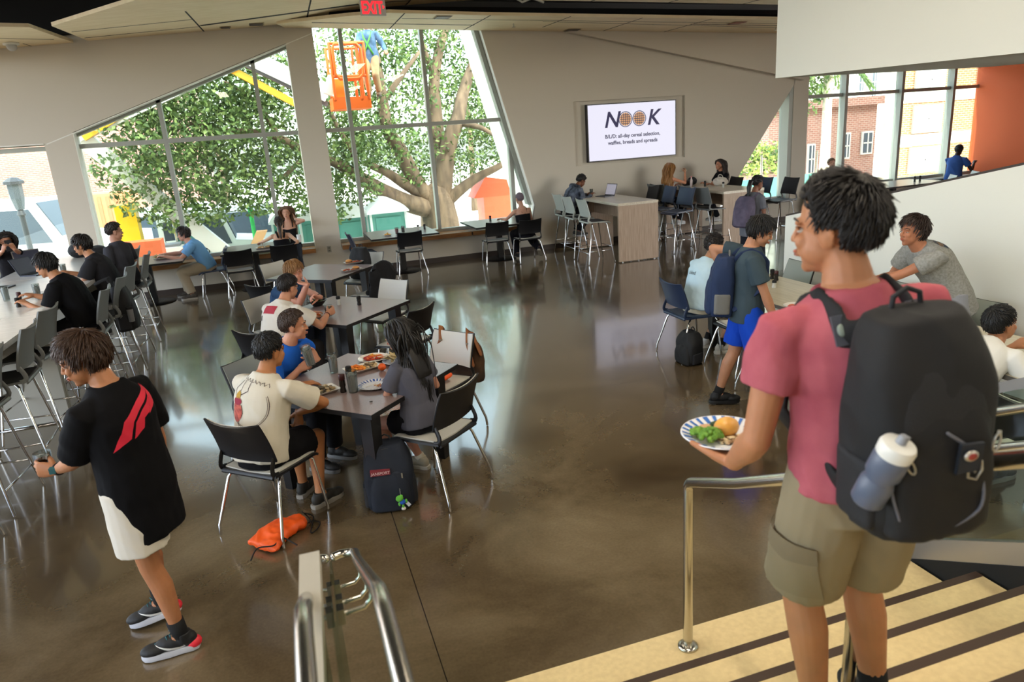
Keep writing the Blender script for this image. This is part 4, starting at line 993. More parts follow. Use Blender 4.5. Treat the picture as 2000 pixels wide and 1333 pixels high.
PP['girl'] = person('girl with very long dark hair in a grey T-shirt at the foreground table', (.72,4.65,.545), 131, skin='c79078', s=.92, fem=True, lean=10, haz=150, hp=4,
    L=(Vec((.38,4.86,.62)), Vec((0,0,-1))), Rr=(Vec((.72,5.0,.66)), Vec((0,0,-1))), elp=(Vec((-.1,-.5,-1)), None), feet=[((.50,4.92,0),150), ((.70,4.99,0),135)], hair=('long','14100e','2a1f18'), shirt=('tee','55555f',dict(sleeve=.62)), lower=('shorts','101014'), shoe=('a39c8a','bdb8ab'), sock=('cfc9b8',.1), vox=.0055, sit=True, n_hair=1190, shorts_len=.5, loose=.01)
PP['white'] = person('man in a white T-shirt with a red print on its back at the middle table', (-.24,6.88,.545), 45, skin='c58c6e', s=1.0, lean=24, haz=38, hp=14,
    L=(Vec((.10,7.25,.78)), Vec((0,0,-1))), Rr=(G(640,613,.80), Vec((-.5,.7,0)), Vec((.8,.6,.2))), hands=('relax','hold'), elp=(None, Vec((.6,-.5,-1))), feet=seat_feet((-.24,6.88),45), hair=('short','1b1310','3a2a1e'), shirt=('tee','d6d0c4',dict(sleeve=.62)), lower=('trousers','2c2b2e'), shoe=('222222','888888'), sit=True, n_hair=600, loose=.02)
PP['blond'] = person('blond man in a dark blue T-shirt leaning over a salad bowl', (-.18,8.18,.545), -42, skin='c98e76', s=1.0, lean=26, haz=-35, hp=12,
    L=(G(628,582,.86), Vec((-.5,-.5,-.4)), Vec((-.6,-.1,.2))), Rr=(G(600,556,1.02), Vec((-.2,.2,1)), Vec((-.4,.3,.1))), hands=('pinch','relax'), elp=(Vec((.3,0,-1)), Vec((.6,-.3,-1))), feet=seat_feet((-.18,8.18),-42), hair=('bowl','8a6236','b08a52'), shirt=('tee','2c4564',dict(sleeve=.5)), lower=('trousers','3a4252'), shoe=('222222','888888'), sit=True, n_hair=600, loose=.015)
PP['polo'] = person('man in a light blue polo and khaki trousers at the left window table', (-1.36,13.45,.545), 180, skin='c4917a', lean=28, haz=178, hp=8,
    L=(Vec((-1.98,13.25,.79)), Vec((0,0,-1))), Rr=(Vec((-2.02,13.5,.80)), Vec((0,0,-1))), feet=[((-1.72,13.3,0),185), ((-1.82,13.6,0),178)], hair=('medium','2c2320'), shirt=('tee','6ea0cc',dict(sleeve=.65)), lower=('trousers','a89b86',dict(loose=.02)), shoe=('4a443e','a9a39a'), sit=True, n_hair=350, loose=.01, vox=.007)
PP['pony'] = person('woman with a ponytail and black tank top seen from behind at the window sill', (-.07,13.22,.545), 90, skin='c99a7c', s=.95, fem=True, lean=10, haz=88, L=(Vec((-.45,13.75,.80)), Vec((0,0,-1))), Rr=(G(590,478,.84), Vec((-1,0,0))), hands=('relax','hold'), elp=(None, Vec((.8,-.4,-1))), feet=seat_feet((-.07,13.22),90,.35), hair=('pony','2a1c12','6a4a2a'), shirt=('tank','0e0e12',dict(strap=.016)), lower=('trousers','2a2f3a'), shoe=('dddddd','ffffff'), sit=True, n_hair=350, vox=.007)
PP['face'] = person('woman with long light brown hair facing the room, touching her ear, on the window sill', (.10,14.02,.66), 262, skin='cf9c82', s=.96, fem=True, lean=6, haz=258, L=(V(576,428,13.93), Vec((-1,0,0)), Vec((-.2,0,1))), Rr=(Vec((-.14,13.6,.82)), Vec((0,0,-1))), hands=('flat','relax'), elp=(Vec((.8,-.5,-1)), None), feet=[((.22,13.55,0),262),((.0,13.5,0),262)], hair=('long','6a4c34','8f6a48'), shirt=('tank','16181c',dict(strap=.01)), lower=('trousers','2a2f3a'), shoe=('dddddd','ffffff'), sit=True, n_hair=420, vox=.007)
PP['crophead'] = person('person with cropped hair and a black strappy top, back turned, at the right window table', (4.42,13.10,.545), 92, skin='bd8f78', s=1.0, fem=True, lean=8, side=-2, haz=96, hp=6, L=(Vec((4.1,13.6,.79)), Vec((0,0,-1))), Rr=(Vec((4.6,13.55,.79)), Vec((0,0,-1))), feet=[((4.35,13.45,0),90), ((4.66,12.98,.02),60)], hair=('crop','6a5c66'), shirt=('tank','0e0e12',dict(strap=.005)), lower=('trousers','14141a',dict(loose=.02)), shoe=('18181b','a79d88'), sit=True, n_hair=350, vox=.007, ftoe=(0,35))
PP['camo'] = person('person with curly black hair in a patterned grey hooded jacket working at a laptop', (5.48,13.46,.86), 5, skin='7a4c34', s=.98, lean=30, haz=10, hp=32, L=(Vec((5.95,13.55,1.10)), Vec((0,0,-1))), Rr=(Vec((5.92,13.30,1.10)), Vec((0,0,-1))), feet=[((5.72,13.55,.30),0), ((5.72,13.38,.30),0)], hair=('curly','0c0a0a'), shirt=('hoodie','6b7382',dict(ns=9,c2='14161e',sleeve=2,hood=True)), lower=('trousers','121217'), shoe=('222222','999999'), sit=True, n_hair=350, loose=.03, vox=.007)
PP['blondw'] = person('woman with long blond hair in a white top raising a fork', (7.78,13.52,.86), 12, skin='c98c6c', s=.95, fem=True, lean=6, haz=8, L=(Vec((8.12,13.75,1.10)), Vec((0,0,-1))), Rr=(Vec((8.16,13.45,1.36)), Vec((-.5,.4,0)), Vec((.2,.1,1))), hands=('relax','pinch'), elp=(None, Vec((.2,-.6,-1))), feet=[((8.02,13.6,.30),10), ((8.02,13.42,.30),10)], hair=('long','9a6a34','c08c4c'), shirt=('tank','d8d5d2',dict(strap=.012)), lower=('trousers','1c1e26'), shoe=('dddddd','eeeeee'), sit=True, n_hair=420, vox=.007)
PP['blackw'] = person('woman with long dark hair in a black T-shirt at the right high table', (9.05,13.38,.86), 185, skin='c58a6c', s=.95, fem=True, lean=8, haz=182, L=(Vec((8.62,13.2,1.10)), Vec((0,0,-1))), Rr=(Vec((8.66,13.5,1.10)), Vec((0,0,-1))), feet=[((8.82,13.3,.30),180), ((8.82,13.46,.30),180)], hair=('long','2a1e18','7a5636'), shirt=('tee','101014',dict(sleeve=.6)), lower=('trousers','1c1e26'), shoe=('dddddd','eeeeee'), sit=True, n_hair=420, vox=.007)
PP['specs'] = person('woman with glasses and a long dark braid, a purple backpack on her back, passing behind', (6.55,8.95,.87), 18, skin='8a5a44', s=.93, fem=True, lean=6, haz=8, hp=12, feet=[((6.5,9.05,0),18), ((6.75,8.9,0),18)], hair=('pony','0e0b0c'), shirt=('tee','6c6e76',dict(sleeve=.6)), lower=('trousers','22242c'), shoe=('222222','999999'), n_hair=350, glasses=True, vox=.007)
PP['bluebag'] = person('young man standing in a dark teal T-shirt and royal blue shorts', (3.53,4.86,.90), -28, skin='b98464', s=.985, lean=3, haz=-38, hp=22, L=(Vec((3.50,5.13,1.12)), Vec((0,0,-1)), Vec((.3,-.3,-.6))), Rr=(Vec((3.62,4.60,.80)), Vec((-.2,.9,0)), Vec((.1,0,-1))), elp=(Vec((-.6,.6,-.3)), Vec((-.4,-.5,0))), hands=('fist','relax'),
    feet=[((3.42,5.02,0),-22), ((3.56,4.66,0),-14)], hair=('bowl','120e0d','241a16'), shirt=('tee','3c4a52',dict(sleeve=.66,hem=-.22)), lower=('shorts','1644b4',dict(loose=.018)), shoe=('0c0c0e','0f0f12'), sock=('0b0b0c',.18), vox=.0055, n_hair=900, loose=.018, shorts_len=.80)
PP['sky'] = person('seated man in a light blue T-shirt seen from behind, with wireless earbuds', (4.02,6.38,.545), 8, skin='a87858', s=.97, lean=20, haz=12, hp=10, L=(Vec((4.45,6.5,.78)), Vec((0,0,-1))), Rr=(Vec((4.40,6.15,.78)), Vec((0,0,-1))), feet=seat_feet((4.02,6.38),0,.25,.13), hair=('curly','1a1210'), shirt=('tee','b6cfda',dict(sleeve=.62,c2='a9c3d2')), lower=('shorts','b9ad94'), shoe=('d8d6d0','e8e6e0'), sock=('111111',.2), sit=True, n_hair=450, loose=.025)
PP['grey'] = person('man in a heather grey T-shirt with a mountain print leaning across the pale table', (5.02,4.28,.93), 168, skin='b57a5c', s=1.0, lean=38, haz=172, hp=-4, L=(Vec((4.42,4.52,1.02)), Vec((.2,1,0)), Vec((-1,.1,0))), Rr=(Vec((4.62,4.80,.95)), Vec((0,0,-1))), hands=('hold','relax'), elp=(Vec((.4,-.5,-1)), None), feet=[((4.98,4.15,0),170), ((5.10,4.42,0),170)], hair=('medium','2a1a12','5a3a24'), shirt=('tee','9a9a96',dict(sleeve=.6,ns=60,c2='84847f')), lower=('shorts','8d8f96',dict(loose=.02)), shoe=('222222','999999'), n_hair=600, loose=.02, shorts_len=.85)
PP['right'] = person('man in a white T-shirt bent over the pale table at the right edge', (3.90,3.22,.545), 8, skin='b07a58', s=1.0, lean=48, haz=-6, hp=-6, L=(Vec((4.55,3.35,.79)), Vec((0,0,-1))), Rr=(Vec((4.45,3.0,.79)), Vec((0,0,-1))), feet=seat_feet((3.90,3.22),0,.3,.14), hair=('short','0b0a0b'), shirt=('tee','d8d8d2',dict(sleeve=.6)), lower=('trousers','0f1014'), shoe=('555555','aaaaaa'), sit=True, n_hair=800, loose=.010)
PP['upblue'] = person('person in a blue T-shirt by the far right window, next to the orange wall', (15.72,13.62,.62), 20, skin='3a2a24', s=1.05, lean=12, haz=20, hp=20, L=(Vec((16.1,13.7,.95)), Vec((0,0,-1))), Rr=(Vec((16.15,13.45,.95)), Vec((0,0,-1))), feet=seat_feet((15.72,13.62),20,.35), hair=('short','15110f'), shirt=('tee','3c5c9c',dict(sleeve=.6)), lower=('trousers','16181e'), shoe=('222222','999999'), sit=True, n_hair=250, vox=.008, loose=.01)
PP['uphead'] = person('person with light brown hair by the far right window, left of the tall mullions', (12.1,13.72,.62), 250, skin='c89a84', s=.98, fem=True, lean=6, haz=250, feet=seat_feet((12.1,13.72),250,.35), hair=('short','7a5c42'), shirt=('tee','9aa4b4',dict(sleeve=.6)), lower=('trousers','16181e'), shoe=('222222','999999'), sit=True, n_hair=250, vox=.008)
PP['bar1'] = person('man in a black T-shirt eating at the left bar, the nearer of two', (-2.06,8.12,.86), 172, skin='b8825f', s=1.0, lean=22, haz=172, hp=14, L=(Vec((-2.52,8.05,1.10)), Vec((0,0,-1))), Rr=(Vec((-2.55,8.42,1.12)), Vec((0,0,-1))), hands=('relax','relax'), feet=[((-2.32,8.02,.30),180), ((-2.32,8.24,.30),180)], hair=('bowl','0d0b0c'), shirt=('tee','0d0d10',dict(sleeve=.7)), lower=('trousers','121216'), shoe=('eeeeee','cccccc'), sit=True, n_hair=600, loose=.03)
PP['bar2'] = person('man in a charcoal T-shirt at the left bar, behind the one in black', (-2.10,9.72,.86), 178, skin='b8825f', s=1.0, lean=20, haz=170, hp=10, L=(Vec((-2.58,9.55,1.12)), Vec((0,0,-1))), Rr=(Vec((-2.58,9.95,1.12)), Vec((0,0,-1))), feet=[((-2.36,9.62,.30),180), ((-2.36,9.84,.30),180)], hair=('bowl','1a1412'), shirt=('tee','26262a',dict(sleeve=.7)), lower=('trousers','121216'), shoe=('222222','999999'), sit=True, n_hair=450, loose=.03, vox=.007)
PP['bar3'] = person('person whose face shows behind the man in charcoal, looking right', (-2.12,10.75,.86), 150, skin='c0907a', s=1.0, lean=8, haz=20, hp=4, feet=[((-2.38,10.7,.30),180), ((-2.38,10.9,.30),180)], hair=('short','2a201a'), shirt=('tee','3a3a40',dict(sleeve=.7)), lower=('trousers','121216'), shoe=('222222','999999'), sit=True, n_hair=300, vox=.007)
PP['phone'] = person('woman with curly dark hair holding a phone before her face behind a silver laptop', (-3.72,11.62,.86), -65, skin='b98468', s=.95, fem=True, lean=8, haz=-62, hp=20, L=(G(28,487,1.36), Vec((-.4,.6,0)), Vec((-.3,.1,.7))), Rr=(G(6,490,1.36), Vec((.4,.6,0)), Vec((.3,.1,.7))), hands=('hold','hold'), elp=(Vec((.5,.2,-1)), Vec((-.6,-.2,-1))), feet=[((-3.6,11.4,.3),-65), ((-3.75,11.35,.3),-65)], hair=('long','1c1512'), shirt=('tee','1b1b20',dict(sleeve=.6)), lower=('trousers','202228'), shoe=('222222','999999'), sit=True, n_hair=350, glasses=True, vox=.007)
PP['edge'] = person('person beyond the left edge of the photo whose hand reaches onto the white bar', (-3.90,8.85,.86), 0, skin='b98468', s=1.0, lean=14, haz=0, L=(G(22,560,1.12), Vec((0,0,-1)), Vec((1,.1,-.1))), Rr=(Vec((-3.35,8.6,1.10)), Vec((0,0,-1))), feet=[((-3.65,8.9,.3),0), ((-3.65,8.7,.3),0)], hair=('short','1c1512'), shirt=('tee','55585c',dict(sleeve=.6)), lower=('trousers','202228'), shoe=('222222','999999'), sit=True, n_hair=200, vox=.007)
# ---- prints
p = PP['walk']; r_, f_, t_ = p['fr'](.7); mr = mat('print_red','d8203c',.7)
c = p['spine'](.72)-f_*.12
polys = [poly2((-.145,-.16),(-.085,.03),(-.03,.085),(.115,.20),(.115,.155),(.005,.055),(-.045,.005),(-.075,-.105),(-.11,-.13)),
         poly2((-.062,-.115),(-.035,-.01),(.01,.038),(.115,.135),(.10,.05),(.02,-.01),(.005,-.075)), poly2((.05,.0),(.115,.045),(.15,.10),(.125,.20),(.122,.06))]
polys = [([(x*1.0+.0, y*.64-.035) for x, y in v_], f__) for v_, f__ in polys]
decal(p, polys, c, r_, t_, -f_, mr)
p = PP['beetle']; r_, f_, t_ = p['fr'](.6); c = p['spine'](.60)-f_*.12
ink = mat('print_ink','3a2420',.8)
arc = lambda R_, a0, a1, cx=0, cy=0, n=20, e=1: [(cx+R_*math.cos(rad(a0+(a1-a0)*i/n)), cy+R_*e*math.sin(rad(a0+(a1-a0)*i/n))) for i in range(n+1)]
decal(p, [strip(arc(.142,-140,30), .003), strip(arc(.134,-140,30), .002)], c, r_, t_, -f_, ink, 'print_ring')
for st_ in [strip([(-.10,.055),(-.12,.10),(-.085,.15)],.004), strip([(-.06,.06),(-.005,.09),(-.01,.15)],.005), strip([(-.12,-.01),(-.155,-.06),(-.15,-.10)],.004), strip([(-.04,0),(-.03,-.05),(-.045,-.085)],.004), strip([(-.07,-.09),(-.065,-.135),(-.08,-.16)],.004), strip([(-.08,.06),(-.06,.10),(-.065,.16)],.003)]: decal(p, [st_], c, r_, t_, -f_, ink, 'print_leg')
decal(p, [poly2(*[(x*.050-.085,y*.066-.045) for x,y in arc(1,0,340)])], c, r_, t_, -f_, mat('print_salmon','c9604c',.8,noise_s=40,col2='8e3a34'), 'print_shell')
decal(p, [poly2(*[(x*.040-.080,y*.025+.022) for x,y in arc(1,0,340)])], c, r_, t_, -f_, mat('print_crimson','8e1c34',.8), 'print_thorax', off=.003)
decal(p, [poly2((-.10,.04),(-.055,.04),(-.058,.075),(-.075,.09),(-.095,.07))], c, r_, t_, -f_, mat('print_gold','b08a2c',.8), 'print_head', off=.003)
decal(p, [text2('BeetleBreeders', .034, 0.0, .172, shear=.3)] if 0 else [strip([(-.10+.0085*i+.004*math.sin(i*2.1), .172-.0016*i+.012*math.sin(i*1.9)) for i in range(27)], .0032)], c, r_, t_, -f_, ink, 'print_script')
p = PP['blue']; r_, f_, t_ = p['fr'](.72); pw = mat('print_pale','a9c0dd',.8)
decal(p, [strip(arc(.035,0,360,.0,.0,24,.7),.003), strip([(-.02,.008),(.02,.008)],.004), strip([(-.02,-.006),(.02,-.006)],.004), strip([(-.022,-.02),(-.012,.018)],.004)], p['spine'](.70)-r_*.075+f_*.1, -r_, t_, f_, pw)
p = PP['white']; r_, f_, t_ = p['fr'](.7); c = p['spine'](.66)-f_*.12
decal(p, [poly2((-.10,.02),(.05,.02),(.05,.10),(-.10,.10))], c, r_, t_, -f_, mat('print_brick','a82c3a',.8))
decal(p, [text2('FIRE', .05, -.03, -.05, bold=.002)], c, r_, t_, -f_, mat('print_dark','26201e',.8), 'print_text') if 0 else decal(p, [poly2((-.12,-.05),(-.10,-.05),(-.10,-.0),(-.12,-.0))], c, r_, t_, -f_, mat('print_dark','26201e',.8), 'print_mark')
p = PP['sky']; r_, f_, t_ = p['fr'](.6); decal(p, [text2('blind', .055, -.02, 0)], p['spine'](.58)-f_*.12, r_, t_, -f_, mat('print_dark','26201e',.8), 'print_text')
p = PP['blond']; r_, f_, t_ = p['fr'](.72); decal(p, [strip(arc(.03,0,360,0,0,20),.004), strip([(-.015,0),(.015,.004)],.02)], p['spine'](.70)-r_*.07+f_*.1, -r_, t_, f_, mat('print_blue','56708e',.8))
p = PP['grey']; r_, f_, t_ = p['fr'](.82); c = p['spine'](.84)-f_*.12
decal(p, [poly2((-.12,.02),(-.06,.06),(.0,.045),(.05,.06),(.12,.0),(-.12,-.0))], c, r_, t_, -f_, mat('print_sunset','8a6a48',.8,noise_s=30,col2='2c4456'))
decal(p, [poly2((-.12,-.045),(.12,-.045),(.12,-.002),(-.12,-.002))], c, r_, t_, -f_, mat('print_navy','1c2a44',.8), 'print_band')
decal(p, [text2('patagonia', .045, 0, -.038, bold=.001)], c, r_, t_, -f_, mat('print_cream','e0ddd0',.8), 'print_text', off=.004)
# watch, laces and swooshes
def band(pi, side_, t, r0, colr, name, face=None):
    E_, W_ = pi['el'][side_], pi['wr'][side_]; c = lerp(E_, W_, t); d = (W_-E_).normalized(); k = MB()
    k.tube([c-d*.009, c+d*.009], r0, 18); w_ = part(name, k, mat('band_'+colr, colr, .6), pi['root'], True, world=True, auto=40)
    if face: k = MB(); k.box(c+face[0]*r0, (.028,.028,.028)); part('watch_face', k, mat('watch_face','3a6a70',.2), w_, world=True)
band(PP['walk'], 'L', .90, .031, '101012', 'wristwatch', (Vec((-.55,-.7,.2)).normalized(),))
band(PP['white'], 'R', .88, .030, '5a2a24', 'bracelet'); band(PP['blond'], 'L', .86, .031, '1a1a1c', 'bracelet'); band(PP['face'], 'L', .9, .026, 'c8b8a8', 'bracelet')
for kk in ('L','R'):
    O, fl, fs, fu = PP['walk']['feet'][kk]; so_ = None
    sh_ = [o for o in bpy.data.objects if o.parent == PP['walk']['root'] and o.name.startswith('shoe')][0 if kk == 'L' else 1]
    for sg in (-1,1):
        pts = [(-.085,.050),(-.03,.034),(.03,.035),(.075,.058),(.03,.047),(-.03,.048)]
        k = MB(); nn = fs*sg
        decal(PP['walk'], [poly2((.075,.072),(.02,.040),(-.035,.030),(-.062,.040),(-.052,.056),(-.055,.045),(-.035,.044),(.01,.052))], O, fl, fu, nn, mat('swoosh','e8e8e4',.5), 'swoosh', parent=sh_, sub_=.012)
    k = MB(); P = lambda x, y, z: O+fs*x+fl*y+fu*z
    for i in range(5): k.tube([P(-.018,.0+.018*i,.098-.008*i), P(0,.006+.018*i,.103-.008*i), P(.018,.0+.018*i,.098-.008*i)], .003, 6, 'round')
    k.tube([P(0,-.01,.10),P(.03,.01,.11),P(.045,-.0,.085)],.0028,6); part('laces', k, mat('teal_lace','1f5f68',.7), sh_, True, world=True)
    k = MB(); k.ell(P(0,-.095,.030), (.040,.040,.030), 14, Mat((fs,fl,fu)).transposed()); part('heel_block', k, mat('red_heel','e0283a',.5), sh_, True, world=True)
# earbuds
k = MB(); h = PP['sky']['hp']; k.tube([h(.088,0,-.008), h(.088,.008,-.03)], .005, 8, 'round'); part('earbud', k, mat('bud','eeeeee',.3), PP['sky']['root'], True, world=True)
# cargo pocket on the khaki shorts
p = PP['pink']; c = lerp(p['spine'](0)-p['R0']*.10, p['kn']['L'], .62); n_ = (-p['R0']*.9-p['F0']*.43).normalized(); X_ = UP.cross(n_).normalized()
mk = mat('cloth_pocket', '877b62', .85, bump=.15, bump_s=400, spec=.15)
decal(p, [poly2((-.075,-.09),(.075,-.09),(.078,.05),(-.078,.05))], c, X_, UP, n_, mk, 'cargo_pocket', off=.006, parent=p['pants'])
decal(p, [poly2((-.082,.035),(0,.022),(.082,.035),(.082,.085),(-.082,.085))], c, X_, UP, n_, mat('cloth_flap', '7c7059', .85, spec=.15), 'pocket_flap', off=.010, parent=p['pants'])
# ================================================================ THINGS PEOPLE CARRY, EAT AND USE
m_gl = glassmat('tumbler', 'e2e6e4', .10, .02); m_ice = mat('ice', 'd4dadb', .15, spec=.8, alpha=.55)
m_cola = mat('cola', '1c0c0a', .15); m_porc = mat('porcelain', 'e9e6df', .25, coat=.4)
def bag_body(O, X, Y, Z, w, h, d, vox=.009, rounded=.35, bulge=.0):
    k = MB(); R = []
    for i in range(11):
        t = i/10; z = -h/2+h*t
        tw = w/2*(1-rounded*max(0,(t-.62)/.38)**2.2)*(1-.10*max(0,(.15-t)/.15)**2); td = d/2*(1-.42*max(0,(t-.5)/.5)**2)*(1-.10*max(0,(.12-t)/.12))
        R.append(sring(O+Z*z-Y*(d/2-td)*.6, X, Y, tw, td+bulge*math.sin(t*PI), 24, .55))
    k.rings(R); return k
def backpack(label, O, X, Y, Z, w, h, d, mm, trim, name='backpack', straps=None, pocket=True, group=None, pad=None, loop=True, base=None):
    root = thing(name, label, 'backpack', base if base is not None else O-Z*h/2, 0, group); org = worg(root)
    k = bag_body(O, X, Y, Z, w, h, d); me = remesh(k, .009, 4, 'main_compartment', mm, org); wrinkle(me, .006, 8, 1.3+O.x); mc = link('main_compartment', me, root)
    if pocket:
        k = MB(); R = []
        for i in range(7):
            t = i/6; R.append(sring(O-Z*h*.47+Z*(h*.60*t)+Y*d*.36, X, Y, w*.40*(1-.25*max(0,t-.6)/.4), d*.26*(1-.5*max(0,(t-.5)/.5)**2), 20, .6))
        k.rings(R); me = remesh(k, .009, 4, 'front_pocket', mm, org); wrinkle(me, .004, 9, 2.3); link('front_pocket', me, root)
        for sg in (-1,1):
            k = MB(); k.rings([sring(O-Z*h*.45+Z*(h*.35*i/4)+X*sg*w*.46, X, Y, w*.09, d*.34, 16, .7) for i in range(5)]); me = remesh(k, .009, 3, 'side_pocket', trim, org); link('side_pocket', me, root)
        k = MB(); zz = [O+X*(w*.45*math.cos(a))*1.0+Z*(h*.10+h*.36*math.sin(a))+Y*(d*.30-d*.10*math.sin(a)) for a in [i*PI/14 for i in range(15)]]
        k.tube(zz, .0035, 6); part('zipper', k, mat('zip','26262a',.4), mc, True, world=True)
    if loop:
        T = O+Z*h*.49-Y*d*.25; k = MB(); k.tube([T+X*.035, T+X*.03+Z*.035, T+Z*.05, T-X*.03+Z*.035, T-X*.035], .006, 8, 'round'); part('haul_loop', k, trim, root, True, world=True)
    for s_ in (straps or []):
        k = MB(); k.tube(s_, .030 if pad is None else pad, 10, 'round', hint=X, flat=.3)
        me = remesh(k, .006, 2, 'shoulder_strap', mm, org); link('shoulder_strap', me, root)
    return root, org, mc
# --- black backpack of the man in pink
p = PP['pink']; r_, f_, t_ = p['fr'](.45); t_ = (t_+UP*.6-f_*.10).normalized(); Yb = (-f_-t_*(-f_).dot(t_)).normalized(); Xb = r_
BW, BH, BD = .28, .48, .20
O = p['spine'](.50)+Yb*(.122+BD/2)+r_*.0
def strp(pi, sg, top_t=.93, bot=.05, off=.0, fo=.135, xo=.085, O=None, Z=None, BH=.5, BW=.3, back=.12):
    s = pi['s']; sp = pi['spine']; rr, ff, tt = pi['fr'](.8); x = rr*sg*xo*s
    return [O+Z*BH*.40+rr*sg*BW*.22+ff*.09, sp(.84)+x-ff*.118*s, sp(.905)+x-ff*.085*s, sp(.945)+x*1.02-ff*.01*s+tt*.010, sp(.905)+x*1.08+ff*.062*s, sp(.80)+x*1.25+ff*(fo-.022)*s, sp(.58)+x*1.45+ff*(fo-.02)*s, sp(.36)+x*2.0+ff*.06*s, O-Z*BH*.36+rr*sg*BW*.44+ff*.10]
m_bag = mat('bag_black', '0b0c10', .75, bump=.25, bump_s=500); m_bagt = mat('bag_trim', '15171c', .7, bump=.3, bump_s=300)
root, org, mc = backpack('large black backpack with grey piping worn by the man in the pink T-shirt', O, Xb, Yb, t_, BW, BH, BD, m_bag, m_bagt, straps=[strp(p, sg, O=O, Z=t_, BH=BH, BW=BW) for sg in (-1,1)], pad=.037)
bp_ = lambda x, y, z: O+Xb*(x*.83)+Yb*(y*.60)+t_*(z*.84)
m_pipe = mat('piping', '5c5d66', .6)
m_pull = mat('zip_pull', 'a7a49a', .35, metal=.6)
# upper second pocket and lid folds
k = MB(); k.rings([sring(bp_(0,.085,-.02+.20*i/5), Xb, Yb, .12*(1-.25*(i/5)**2), .06*(1-.6*(i/5)**2), 20, .6) for i in range(6)]); me = remesh(k, .009, 4, 'upper_pocket', m_bagt, org); link('upper_pocket', me, root)
for path in ([(-.02,.205,.03),(.045,.215,-.03),(.085,.20,-.11),(.075,.215,-.20),(-.03,.20,-.255)], [(-.13,.17,.0),(-.145,.175,-.1),(-.12,.18,-.2)]):
    P = [bp_(*q) for q in path]; PPt = []
    for i in range(len(P)-1):
        for j in range(6):
            a = j/6; p0, p1, p2, p3 = P[max(i-1,0)], P[i], P[i+1], P[min(i+2,len(P)-1)]
            PPt.append(.5*((2*p1)+(p2-p0)*a+(2*p0-5*p1+4*p2-p3)*a*a+(3*p1-p0-3*p2+p3)*a**3))
    bv = None; k = MB(); k.tube(PPt+[P[-1]], .0035, 8, 'round'); part('piping', k, m_pipe, mc, True, world=True)
for x, y, z, a in ((-.165,.02,.06,20),(-.155,.05,.01,0),(-.12,.20,-.02,25),(.12,.20,.0,-10)):
    c = bp_(x,y,z); k = MB(); dx = (Xb*math.sin(rad(a))-t_*math.cos(rad(a))); sd = dx.cross(Yb).normalized()
    k.tube([c+sd*.007*math.cos(q)+dx*(.022+.020*math.sin(q)) for q in [i*PI/6 for i in range(12)]], .0026, 6, closed=True); k.tube([c-dx*.004, c+dx*.006], .004, 6); part('zip_pull', k, m_pull, mc, True, world=True)
c = bp_(.03,.217,-.035); k = MB(); k.add([c+Xb*a-Yb*.0+t_*b_ for a, b_ in ((-.028,-.036),(.024,-.036),(.030,.025),(-.02,.030))]+[c+Xb*a+Yb*.008+t_*b_ for a, b_ in ((-.028,-.036),(.024,-.036),(.030,.025),(-.02,.030))], [(4,5,6,7),(0,1,5,4),(1,2,6,5),(2,3,7,6),(3,0,4,7)]); pt = part('patch', k, mat('patch','141c28',.7), mc, world=True)
c = bp_(.028,.217,-.03)+Yb*.012; k = MB(); k.ell(c, (.016,.006,.012), 14, Mat((Xb,Yb,t_)).transposed()); part('badge', k, mat('badge_rim','b8b4ac',.3,metal=.7), pt, True, world=True)
k = MB(); k.ell(c+Yb*.003, (.011,.005,.008), 14, Mat((Xb,Yb,t_)).transposed()); part('badge_face', k, mat('badge','8c2f28',.4), pt, True, world=True)
c = bp_(.045,.222,-.075); k = MB(); k.tube([c+Xb*.018+t_*.014, c-Xb*.012+t_*.02, c-Xb*.010-t_*.018, c+Xb*.008-t_*.026, c+Xb*.02-t_*.006], .0028, 6, closed=True); k.tube([c+Xb*.008+t_*.008, c+Xb*.004-t_*.010], .002, 6); part('metal_emblem', k, m_pull, mc, True, world=True)
for sg in (-1,1):   # grey adjuster tabs with oval badges on the straps
    s = p['s']; rr, ff, tt = p['fr'](.9); c = p['spine'](.865)+rr*sg*.088*s-ff*.122*s; d = (tt*.85+ff*.25).normalized(); n_ = (-ff*.95+tt*.2).normalized(); n_ = (n_-d*n_.dot(d)).normalized(); sd = d.cross(n_)
    k = MB(); Rm = Mat((sd,d,n_)).transposed(); k.box(c+n_*.0, (.034,.070,.006), Rm); tb = part('strap_tab', k, mat('tab_grey','4a4d57',.6), root, world=True)
    k = MB(); k.ell(c+n_*.004, (.010,.015,.004), 14, Rm); part('oval_badge', k, mat('oval','8b978c',.4), tb, True, world=True)
# water bottle in the side pocket
bc = bp_(-.180,.13,-.13); d = (t_*.93+Xb*.22+Yb*.30).normalized(); a_, b_ = basis(d); Rb = Mat((a_,b_,d)).transposed()
t = thing('water_bottle', 'grey squeeze bottle with white lid in the side pocket of the large black backpack', 'bottle', bc); ob_ = worg(t)
k = MB(); k.lathe([(0,-.02),(.030,-.02),(.034,-.015),(.035,.035),(.030,.047),(.030,.052),(.036,.064),(.0365,.105),(.032,.118),(0,.118)], 28, (0,0,0), Rb); part('body', k, mat('bottle_grey','5b6478',.35,alpha=.92), t, True, auto=50)
k = MB(); k.lathe([(0,.116),(.036,.116),(.037,.135),(.033,.144),(.018,.148),(0,.148)], 28, (0,0,0), Rb); part('lid', k, mat('lid_white','dcdcd6',.4), t, True, auto=50)
k = MB(); k.lathe([(0,.146),(.011,.146),(.010,.160),(.007,.166),(0,.166)], 16, (0,0,0), Rb); k.box(Rb @ Vec((.014,0,.150)), (.030,.007,.006), Rb); part('spout', k, mat('spout','8c9098',.4), t, True, auto=50)
